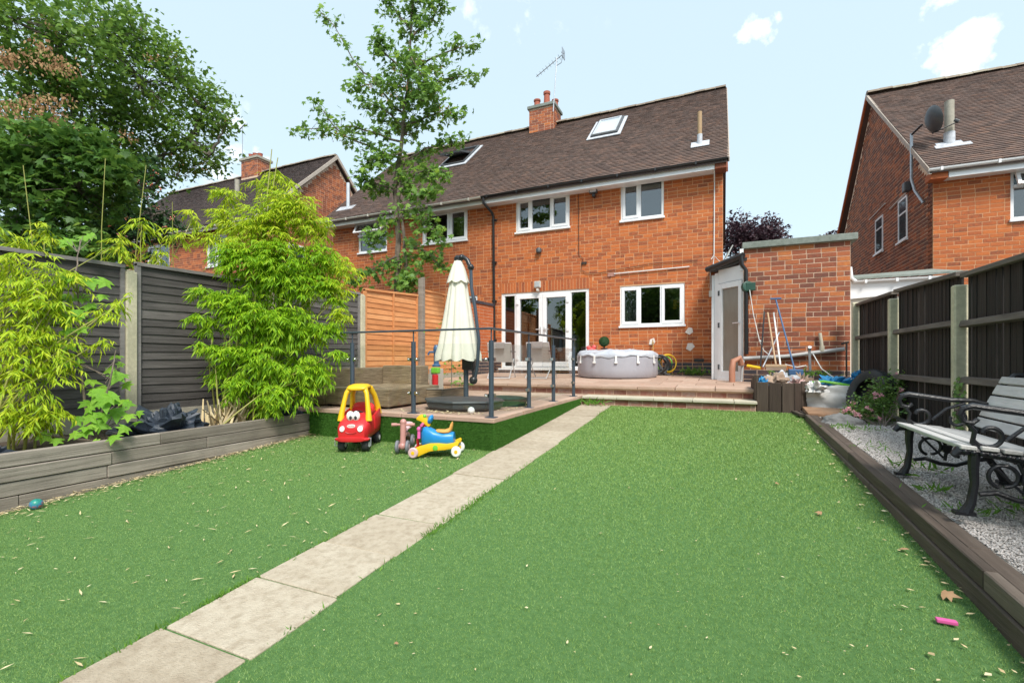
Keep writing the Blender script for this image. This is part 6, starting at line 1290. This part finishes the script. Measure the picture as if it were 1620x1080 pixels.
# a nearer limb of the same tree with larger leaves
br = MB(); limb(br, [(-8.6,2.0,6.6),(-7.4,2.9,6.0),(-6.6,3.3,5.75)], .03, .008, .04); br.build('near_branch', bark, syc, True)
cc = np.array([(-7.9,2.6,6.3),(-7.6,2.8,6.2),(-7.3,2.9,6.15),(-7.0,3.1,5.95),(-7.7,2.6,6.0),(-7.3,2.8,5.7),(-7.0,3.0,5.65),(-6.8,3.2,6.0),(-7.8,2.5,6.6),(-7.2,2.9,6.4)])
idx = np.repeat(np.arange(len(cc)), 7); P = cc[idx]+rs.normal(size=(len(idx),3))*.16; X,Y,Z = axes(len(idx), droop=.4, rs=rs)
leaf_parts(P,X,Y,Z,.17*(.7+.5*rs.random_sample(len(idx))),MAPLE_V,MAPLE_F,'leaf',leaf_map,syc,300)
fm, cen, rs = clump_tree('field_maple', 'bright green maple rising just behind the left fence under the sycamore', (-9.6,3.6,.2), (-9.5,3.6,2.2), MAP+[(-9.9,3.4,2.9,.5),(-9.0,3.8,2.9,.45)], leaf_map, bark, 50, .13, 4, tv=MAPLE_V, tf=MAPLE_F, trunk_r=.10, npart=300, per=7, tw=.26)
rw, cen, rs = clump_tree('rowan_tree', 'dark green rowan with orange berries left of the distant house', (-11.0,5.3,.2), (-10.9,5.3,2.4), ROW+[(-9.8,3.9,2.4,.5),(-9.3,3.2,2.5,.5),(-10.5,4.6,3.0,.6)], leaf_row, bark, 24, .10, 5, tv=OVAL_V, tf=OVAL_F, trunk_r=.10, per=15, tw=.22)
bm_ = MB()
for p in BERRY_PTS:
    for k in range(9): bm_.ball((p[0]+rs.normal()*.035, p[1]+rs.normal()*.035, p[2]+rs.normal()*.025), .011, 5, 4)
stuff(bm_.build('berries', berry, rw))
# young maple standing behind the orange fence
ym = thing('young_maple_tree', 'tall slender young maple with two stems behind the orange fence', 'tree', (-6.75,8.9,.5))
mb = MB(); limb(mb, [(-6.88,8.85,.5)]+STEM, .085, .012, .015); mb.build('trunk', bark_y, ym, True)
mb = MB(); limb(mb, [(-6.62,8.9,.5)]+STEM2, .06, .015, .015); mb.build('trunk', bark_y, ym, True)
rs = np.random.RandomState(12); br = MB(); cl_ = []
for L_ in LIMBS:
    pts = limb(br, L_, .028, .006, .05); 
    for i, p in enumerate(pts):
        if i < 1: continue
        for k in range(3 if i < len(pts)-1 else 4):
            sd_ = .15*(1-.4*i/len(pts)); q = np.array(p)+rs.normal(size=3)*np.array([sd_,sd_,sd_*.8]); cl_.append(q); br.tube([p, tuple((np.array(p)+q)/2+rs.normal(size=3)*.02), tuple(q)], [.006,.004,.002], 4, cap=False)
for a, b_ in zip(STEM[2:], STEM[3:]):
    for k in range(11):
        p = np.array(a)+(np.array(b_)-np.array(a))*k/11.; rad = .28 if p[2] < 8.4 else .24
        q = p+rs.normal(size=3)*np.array([rad,rad*.8,.2]); cl_.append(q); br.tube([tuple(p), tuple(q)], [.008,.002], 4, cap=False)
for k in range(34):
    p = np.array((-6.45,8.85,7.35)); q = p+rs.normal(size=3)*np.array([.34,.3,.45]); cl_.append(q)
for k in range(16):
    q = np.array((-6.35,8.6,3.15))+rs.normal(size=3)*np.array([.28,.1,.22]); cl_.append(q)
stuff(br.build('branches', bark_y, ym)); cl_ = np.array(cl_)
idx = np.repeat(np.arange(len(cl_)), 9); n = len(idx); P = cl_[idx]+rs.normal(size=(n,3))*np.array([.085,.085,.06])
X,Y,Z = axes(n, up=np.array([.0,-.5,0]), droop=.7, rs=rs); leaf_parts(P,X,Y,Z,.135*(.55+.6*rs.random_sample(n)),MAPLE_V,MAPLE_F,'leaf',leaf_yng,ym,300)
seeds(ym, YSEED_PTS, 22, .045, rs, .08)

# ---- bamboo
def bamboo(name, label, base, blobs, leafm, seed, dens=1.0, lsz=.10, bare=(), spread=.14, leafy=leaf_bam):
    rs = np.random.RandomState(seed); rr = random.Random(seed); t = thing(name, label, 'bamboo', base); tot = []
    for (x,y,z,r_) in blobs:
        b0 = (base[0]+rr.gauss(0,spread), base[1]+rr.gauss(0,spread*1.6), base[2]-.05)
        m_ = ((b0[0]*1.2+x*.8)/2, (b0[1]*1.2+y*.8)/2, b0[2]+(z-b0[2])*.6)
        mb = MB(); limb(mb, [b0, m_, (x,y,z)], .011, .004, .012, rr); mb.build('cane', bamboo_m, t, True)
        ns = max(4, int(1.75*dens*(r_*r_*520+r_*22))); D = rs.normal(size=(ns,3)); D /= np.linalg.norm(D,axis=1)[:,None]
        tot.append(np.concatenate([np.array((x,y,z))+D*(r_*(.25+.85*rs.random_sample(ns)**.7))[:,None], D],1))
    for p0, p1, r_ in bare:
        mb = MB(); limb(mb, [p0, p1], r_, r_*.5, .01, rr); mb.build('cane', bamboo_m, t, True)
    tot = np.concatenate(tot); tot = tot[[noise.noise(Vector(p[:3])*4.2) > -.27 for p in tot]]; k = 9; idx = np.repeat(np.arange(len(tot)), k); n = len(idx); j = np.tile(np.arange(k), len(tot))
    D = tot[idx,3:]; D = D*np.array([1,1,.35]); D[:,2] -= .45; D += np.array([.25,-.25,0]); D /= np.linalg.norm(D,axis=1)[:,None]     # twig direction, arching out and down
    P = tot[idx,:3]+D*((j-3)*.022)[:,None]
    side = np.cross(D, np.array([0,0,1.0]))*(np.where(j%2==0,1,-1))[:,None]
    Y = D*1.0+side*.75+rs.normal(size=(n,3))*.28; Y[:,2] -= .55; Y /= np.linalg.norm(Y,axis=1)[:,None]
    Z = np.array([0,0,1.0])+rs.normal(size=(n,3))*.35; Z -= (Y*Z).sum(1)[:,None]*Y; Z /= np.linalg.norm(Z,axis=1)[:,None]
    stuff(link('foliage', scatter(LANCE_V,LANCE_F,P,np.cross(Y,Z),Y,Z,lsz*(.6+.7*rs.random_sample(n))), leafy, t)); return t
BAM1 = [(-5.20+(x+5.20)*.84, 4.20+(y-4.20)*.84, z, r_*.78) for x,y,z,r_ in BAM1]; lower = [b_ for b_ in BAM1 if b_[2] < 2.75]; upper = [b_ for b_ in BAM1 if b_[2] >= 2.75]
bare1 = [((-5.5,4.0,.45),(-5.35,4.3,4.0),.012),((-5.6,3.9,.45),(-5.3,4.35,3.9),.012),((-5.45,4.05,.45),(-5.2,4.2,2.2),.016),((-5.55,3.85,.45),(-5.4,3.9,1.8),.017)]
bc = bamboo('bamboo_clump', 'big dense bright green bamboo clump rising from the planter over the fence', (-5.5,3.98,.5), lower, leaf_bam, 31, 3.0, .093, bare1)
tot = bamboo('bamboo_clump', 'airy yellow-green bamboo tops leaning above the dense clump toward the house', (-5.55,4.35,.5), upper+[(-4.62,4.85,2.5,.16),(-4.70,4.75,2.2,.15),(-4.6,4.7,1.85,.12),(-5.35,4.35,2.9,.3)], leaf_bamy, 32, 2.3, .09, (), .1, leaf_bamy)
bamboo('bamboo_clump', 'yellow-green feathery bamboo filling the planter at the left picture edge', (-5.75,1.95,.5), BAM2, leaf_bamy, 33, 1.35, .085, (), .16, leaf_bamy)
bare_ = [((-6.6,3.0,.4),(-6.55,3.05,3.6),.007),((-6.7,3.3,.4),(-6.6,3.5,3.7),.008),((-6.6,2.6,.4),(-6.7,2.4,3.3),.007),((-6.7,3.9,.4),(-6.5,3.75,3.3),.007),((-6.6,2.2,.4),(-6.75,1.95,3.2),.007)]
bamboo('bamboo_clump', 'thin tall bamboo canes with sparse leaves growing behind the grey fence', (-6.65,3.2,.4), [(-6.62,3.6,2.6,.16),(-6.6,3.2,2.55,.13),(-6.6,3.45,2.95,.12),(-6.62,2.1,2.55,.14),(-6.58,3.9,2.9,.14),(-6.6,1.8,2.7,.14),(-6.65,4.1,3.2,.15)], leaf_bamy, 34, .6, .11, bare_, .2, leaf_bamy)
dry = MB(); rr = random.Random(6)
for k in range(46):
    b0 = Vector((-5.42+rr.gauss(0,.06), 3.74+rr.gauss(0,.14), .47)); d = Vector((rr.gauss(.05,.08), rr.gauss(0,.12), rr.uniform(.18,.36))); p1 = b0+d; s_ = Vector((.008,.012,0))
    dry.add([b0-s_, b0+s_, p1+s_*.4, p1-s_*.4], [(0,1,2,3)])
tag(dry.build('dry_bamboo_sheaths', straw_m, None), 'bundle of dry tan sheaths at the foot of the big bamboo', 'dry leaves', kind='stuff')

# ---- maple sapling with large leaves, each a part
sp = thing('maple_sapling', 'bright lime leaved maple sapling growing out over the grey planter boards', 'sapling', (-5.35,2.35,.46))
mb = MB(); limb(mb, [(-5.4,2.4,.46),(-5.55,2.38,1.2),(-5.72,2.42,2.1),(-6.05,2.6,2.5)], .012, .004, .02); mb.build('stem', bark_y, sp, True)
mb = MB(); limb(mb, [(-5.3,2.4,.46),(-5.2,2.4,.8),(-5.15,2.45,1.15),(-5.4,2.6,1.35)], .011, .004, .02); mb.build('stem', bark_y, sp, True)
rs = np.random.RandomState(9); me = bpy.data.meshes.new('leaf'); tv = [(v[0]*1.05, v[1], v[2]) for v in MAPLE_V]; me.from_pydata(tv, [], MAPLE_F); me.materials.append(leaf_sap); Ms = []; pet = MB()
for i, (x,y,z,r_) in enumerate(SAP):
    for k in range(2 if r_ > .065 else 1):
        nrm = Vector((.55+rs.normal()*.28, -.45+rs.normal()*.28, .75+rs.normal()*.2)).normalized(); tip = Vector((.35+rs.normal()*.6, -.3+rs.normal()*.6, -.75+rs.normal()*.25)); tip = (tip-nrm*tip.dot(nrm)).normalized(); xx = tip.cross(nrm)
        p = Vector((x,y,z))+Vector((rs.normal()*.03, rs.normal()*.03, rs.normal()*.03))*(k+.3); s_ = r_*2.0*(1 if k == 0 else .8)*rs.uniform(.9,1.1); o_ = p-tip*s_*.5
        M = Matrix(((xx.x*s_,tip.x*s_,nrm.x*s_,o_.x),(xx.y*s_,tip.y*s_,nrm.y*s_,o_.y),(xx.z*s_,tip.z*s_,nrm.z*s_,o_.z),(0,0,0,1))); Ms.append(M)
        bz = min(max(z-.12,.5),2.3); tx = -5.4-(.25*(bz-.5)/1.6) if z > 1.28 else -5.2; pet.tube([(tx,2.42,bz), tuple(o_)], [.004,.002], 4, cap=False)
copies(me, 'leaf', Ms, sp); stuff(pet.build('leaf_stalks', bark_y, sp))
# little sapling by the orange fence
ss = thing('fence_sapling', 'small leafy sapling in front of the orange fence beside the pump toy', 'sapling', (-4.35,7.5,.62))
mb = MB(); limb(mb, [(-4.55,7.5,.62),(-4.6,7.5,1.4),(-4.55,7.5,2.15)], .01, .003, .02); mb.build('stem', bark_y, ss, True)
n = 130; k_ = rs.random_sample(n); P = np.stack([-4.57+rs.normal(size=n)*.16, 7.5+rs.normal(size=n)*.12, .95+k_*1.1],1); P[:30] = np.stack([-4.25+rs.normal(size=30)*.18, 7.3+rs.normal(size=30)*.1, .85+rs.normal(size=30)*.08],1)
X,Y,Z = axes(n, droop=.6, rs=rs); leaf_parts(P,X,Y,Z,.085*(.6+.6*rs.random_sample(n)),LOBE_V,LOBE_F,'leaf',leaf_yng,ss,130)
# rose bush
ro = thing('rose_bush', 'straggly pink flowered rose bush between the tyre and the bench', 'rose bush', (1.75,6.75,.45))
mb = MB(); cs = []
ROSE2 = [(x*.93, y*.93, 1.27+(z-1.27)*.93, r_) for x,y,z,r_ in ROSE]
rr = random.Random(14)
for x,y,z,r_ in ROSE2: limb(mb, [(1.72+rr.gauss(0,.03),6.75+rr.gauss(0,.03),.43),((1.72+x)/2,(6.75+y)/2,(z+.45)/2),(x,y,z)], .010, .004, .05, rr)
limb(mb, [(1.72,6.75,.43),(1.85,6.8,.5),(2.0,6.9,.5)], .008, .004); stuff(mb.build('stems', bark_y, ro))
rs = np.random.RandomState(15); PP = []
for x,y,z,r_ in ROSE2:
    ns = int(900*r_*r_+20*r_*10); D = rs.normal(size=(ns,3)); D /= np.linalg.norm(D,axis=1)[:,None]; PP.append(np.array((x,y,z))+D*(r_*(.3+.8*rs.random_sample(ns)))[:,None])
PP = np.concatenate(PP); idx = np.repeat(np.arange(len(PP)), 7); n = len(idx); P = PP[idx]+rs.normal(size=(n,3))*.03; X,Y,Z = axes(n, rs=rs)
stuff(link('foliage', scatter(OVAL_V,OVAL_F,P,X,Y,Z,.042*(.6+.6*rs.random_sample(n))), leaf_rose, ro))
for x,y,z,r_ in ROSE2:
    for k in range(3):
        d = Vector((rs.normal()-.8, rs.normal()-1.6, rs.normal()*.8+.3)).normalized(); p = Vector((x,y,z))+d*r_*1.05; m_ = 14; X,Y,Z = axes(m_, up=np.array(d)*1.5, rs=rs); Z_ = Z
        link('flower', scatter(OVAL_V,OVAL_F,np.array(p)+rs.normal(size=(m_,3))*.007,X,Y,Z,.030*(.7+.5*rs.random_sample(m_))*(.8+.2*k)), pinkp, ro)
# ivy on the fence post
iv = thing('ivy', 'small ivy sprig climbing the concrete post behind the bench', 'ivy', (2.08,5.7,.6)); n = 60; P = np.stack([2.06+rs.normal(size=n)*.01, 5.78+rs.normal(size=n)*.05, .55+rs.random_sample(n)*.55],1)
X,Y,Z = axes(n, up=np.array([-2,-1,0]), rs=rs); link('ivy_leaves', scatter(LOBE_V,LOBE_F,P,X,Y,Z,np.full(n,.05)), leaf_rose, iv); mb = MB(); limb(mb, [(2.07,5.8,.45),(2.07,5.78,1.1)], .004, .002); mb.build('stem', bark_y, iv)
# purple leaved trees far behind
def far_tree(label, x, y, zc, r_, m, seed, n=5000, base=.4, lsz=.16, name='purple_tree'):
    rs = np.random.RandomState(seed); t = thing(name, label, 'tree', (x,y,base)); mb = MB(); limb(mb, [(x,y,base),(x,y,zc)], .2, .06, .02); mb.build('trunk', bark, t, True)
    nb = 16; D = rs.normal(size=(nb,3)); D /= np.linalg.norm(D,axis=1)[:,None]; C = np.array((x,y,zc))+D*r_*(.35+.4*rs.random_sample((nb,1)))*np.array([1,1,.9]); mb = MB()
    for c in C: mb.tube([(x,y,zc-r_*.5),tuple(c)], [.07,.02], 5)
    stuff(mb.build('branches', bark, t)); idx = rs.randint(0,nb,n); D = rs.normal(size=(n,3)); D /= np.linalg.norm(D,axis=1)[:,None]
    P = C[idx]+D*(r_*.48*rs.random_sample(n)**.4)[:,None]; X,Y,Z = axes(n, rs=rs); stuff(link('crown', scatter(LOBE_V,LOBE_F,P,X,Y,Z,lsz*(.7+.6*rs.random_sample(n))), m, t)); return t
far_tree('purple leaved tree far behind the outbuilding roof', 1.55, 27.0, 7.6, 1.75, leaf_pur, 61)
far_tree('purple treetop far away just left of the right neighbour gable', 5.6, 30.0, 7.3, 1.0, leaf_pur, 62, 2500)
# trees and fence at the bottom of the garden behind the camera: what the window panes mirror
far_tree('broad green tree at the bottom of the garden seen only in the panes', -4.5, -9.5, 5.0, 3.0, leaf_syc, 63, 9000, -1, .26, 'garden_tree'); far_tree('second green tree at the garden bottom mirrored in the kitchen window', 2.5, -11, 5.5, 3.3, leaf_syc, 64, 9000, -1, .28, 'garden_tree')
far_tree('small green tree by the left fence behind the camera', -7.5, -5, 4.2, 2.0, leaf_syc, 65, 6000, -.5, .24, 'garden_tree')
F4 = thing('rear_fence', 'brown lap fence across the bottom of the garden behind the camera', 'fence', (0,-8.5,-.6))
for k in range(5):
    for j in range(15): MB().hexa([(-6.2+k*1.85,-8.5,-.5+j*.12),(-4.4+k*1.85,-8.5,-.5+j*.12),(-4.4+k*1.85,-8.48,-.5+j*.12),(-6.2+k*1.85,-8.48,-.5+j*.12),(-6.2+k*1.85,-8.515,-.36+j*.12),(-4.4+k*1.85,-8.515,-.36+j*.12),(-4.4+k*1.85,-8.505,-.36+j*.12),(-6.2+k*1.85,-8.505,-.36+j*.12)]).build('slat', slat_or, F4)
    MB().box(-6.3+k*1.85,-6.2+k*1.85,-8.55,-8.45,-.7,1.35).build('post', post_c, F4)

# ---- weeds, litter
def weed(name, label, c, n, spread, h, lsz, seed, tv=LANCE_V, tf=LANCE_F, m=None, cat='weed', up=.7, group=None):
    rs = np.random.RandomState(seed); P = np.array(c)+rs.normal(size=(n,3))*np.array([spread[0],spread[1],0]); P[:,2] = c[2]+rs.random_sample(n)*h*.5
    Y = rs.normal(size=(n,3)); Y[:,2] = abs(Y[:,2])*up+up*.5; Y /= np.linalg.norm(Y,axis=1)[:,None]; Z = rs.normal(size=(n,3)); Z[:,2] += 1; Z -= (Y*Z).sum(1)[:,None]*Y; Z /= np.linalg.norm(Z,axis=1)[:,None]
    o = link(name, scatter(tv,tf,P,np.cross(Y,Z),Y,Z,lsz*(.5+.8*rs.random_sample(n))), m or weed_m); return tag(o, label, cat, group)
W_ = [('dandelion weed at the foot of the brick step beside the path',(-2.02,7.88,.46),60,(.10,.04),.12,.13),('leafy weed growing at the house wall under the air brick',(-.55,11.8,.86),130,(.16,.07),.25,.16),('small weed in the joint where patio meets the third side post',(-2.42,5.9,.62),14,(.03,.05),.06,.07),
 ('grass tuft at the near right foot of the black bench leg',(1.42,4.6,.41),40,(.09,.10),.06,.10),('spreading weed patch in the gravel by the sleeper middle',(1.33,3.55,.375),45,(.08,.04),.03,.06),('small weed patch just behind the middle gravel weed',(1.27,3.95,.39),34,(.07,.04),.03,.07),
 ('low green weeds round the front of the flat grey stone',(1.38,6.42,.47),120,(.14,.10),.04,.06),('weeds in the gravel left of the far bench leg',(1.35,5.25,.435),40,(.10,.2),.04,.06),('weed under the bench seat in the gravel shade',(1.62,3.65,.38),50,(.08,.10),.04,.08),('weed at the right picture edge under the bench',(1.85,3.2,.365),26,(.05,.05),.04,.06),
 ('green weeds behind the builders bag against the outbuilding',(1.35,9.5,.95),120,(.25,.12),.12,.14),('plant tuft where the planter boards meet the raised patio',(-4.9,4.75,.30),110,(.07,.12),.22,.10)]
for k, (lb, c, n, spd, h, lz) in enumerate(W_): weed('weed', lb, c, n, spd, h, lz, 200+k)
def tufts():
    rs = np.random.RandomState(77); Ps = []
    for (side, y0, y1, dn, wd) in ((PX0,1.45,1.72,170,.012),(PX0,1.22,1.5,60,.02),(PX0,1.9,2.7,90,.010),(PX1,2.45,3.4,420,.022),(PX1,3.4,4.3,60,.01),(PX1,1.3,2.4,40,.008),(PX0,3.3,3.8,40,.01),(PX0,4.6,7.8,160,.012),(PX1,7.0,7.9,80,.02),(PX0,.8,1.2,60,.01)):
        y = y0+(y1-y0)*rs.random_sample(dn)**1.2; x = side+rs.normal(size=dn)*wd+(-.008 if side == PX0 else .008); Ps.append(np.stack([x,y,.057*y+.006],1))
    x = rs.uniform(PXR,.49,150); Ps.append(np.stack([x, 7.97-rs.random_sample(150)*.03, np.full(150,.455)],1))
    P = np.concatenate(Ps); n = len(P); Y = rs.normal(size=(n,3))*.7; Y[:,2] = .7+abs(Y[:,2]); Y /= np.linalg.norm(Y,axis=1)[:,None]; Z = rs.normal(size=(n,3)); Z -= (Y*Z).sum(1)[:,None]*Y; Z /= np.linalg.norm(Z,axis=1)[:,None]
    return scatter(LANCE_V,LANCE_F,P,np.cross(Y,Z),Y,Z,.032*(.5+.9*rs.random_sample(n)))
tag(link('edge_grass', tufts(), weed_m), 'ragged green grass tufts growing along the path edges', 'grass', kind='stuff')
def litter(P, sz, m, name, label, asp, seed, curl=.25):
    rs = np.random.RandomState(seed); n = len(P); a = rs.random_sample(n)*2*PI; Y = np.stack([np.cos(a),np.sin(a),rs.normal(size=n)*.12],1); Z = np.stack([rs.normal(size=n)*.2,rs.normal(size=n)*.2,np.ones(n)],1); Z -= (Y*Z).sum(1)[:,None]*Y; Z /= np.linalg.norm(Z,axis=1)[:,None]
    tv = [(0,0,0),(-asp,.4,.06),(0,1,curl*.4),(asp,.4,.06)]
    return tag(link(name, scatter(tv, LANCE_F, P, np.cross(Y,Z), Y, Z, sz), m), label, 'litter', kind='stuff')
rs = np.random.RandomState(91); n = 1700; y = .9+3.9*rs.random_sample(n); x = X0+abs(rs.exponential(.07,n))+.005; P1 = np.stack([x,y,.057*y+.02+rs.random_sample(n)*.012],1)
n = 520; y = .7+4.1*rs.random_sample(n)**1.0; x = X0+rs.random_sample(n)**1.5*2.7; P2 = np.stack([x,y,.057*y+.024],1)
n = 230; y = 1*np.exp(rs.random_sample(n)*np.log(7.5)); x = PX1+.05+rs.random_sample(n)*2.6; P3 = np.stack([x,y,.057*y+.022],1)
n = 90; P4 = np.stack([rs.uniform(-3.9,-2.3,n), rs.uniform(3.6,4.5,n), np.zeros(n)],1); P4[:,2] = .057*P4[:,1]+.024
P = np.concatenate([P1,P2,P4]); litter(P, .020+.045*rs.random_sample(len(P))**1.5, straw_m, 'bamboo_litter', 'dry straw coloured bamboo leaves strewn over the left lawn', .085, 3)
litter(P3, .008+.018*rs.random_sample(len(P3))**2, straw_m, 'lawn_litter', 'pale specks and dry bits scattered over the right lawn', .22, 4)
n = 130; P5 = np.stack([X1-abs(rs.exponential(.09,n))-.01, 1.6+5.8*rs.random_sample(n)**1.3, np.zeros(n)],1); P5[:,2] = .057*P5[:,1]+.022; litter(P5, .015+.03*rs.random_sample(n), straw_m, 'edge_litter', 'dry leaf bits gathered along the right sleeper edge', .25, 5)
for k, (x, y, s_, lb) in enumerate(((.93,2.78,.075,'largest curled brown leaf by the sleeper edge at lower right'),(.62,3.7,.045,'small tan leaf lying in the middle of the right lawn edge'),(.42,4.3,.035,'small orange leaf lying right of the lawn centre'),(.95,6.6,.05,'orange brown leaf near the far end of the sleepers'),(-1.2,1.55,.02,'tiny tan leaf near the lower right of the path'),(.93,3.25,.05,'pale brown leaf halfway along the sleeper edge'))):
    X_,Y_,Z_ = axes(1, up=np.array([0,0,2]), rs=rs); tag(link('fallen_leaf', scatter(MAPLE_V,MAPLE_F,np.array([(x,y,lawnz(y)+.028)]),X_,Y_,Z_,[s_]), dryleaf), lb, 'leaf')
n = 160; P6 = np.stack([-3.05+rs.normal(size=n)*.28, 4.8+rs.normal(size=n)*.06, np.full(n,.628)],1); litter(np.concatenate([P6[P6[:,1]>4.6], np.stack([rs.uniform(-2.7,-2.35,60), rs.uniform(5.2,5.8,60), np.full(60,.628)],1)]), .03+.02*rs.random_sample(len(P6[P6[:,1]>4.6])+60), straw_m, 'patio_litter', 'dry leaves gathered round the parasol base tray', .2, 6)
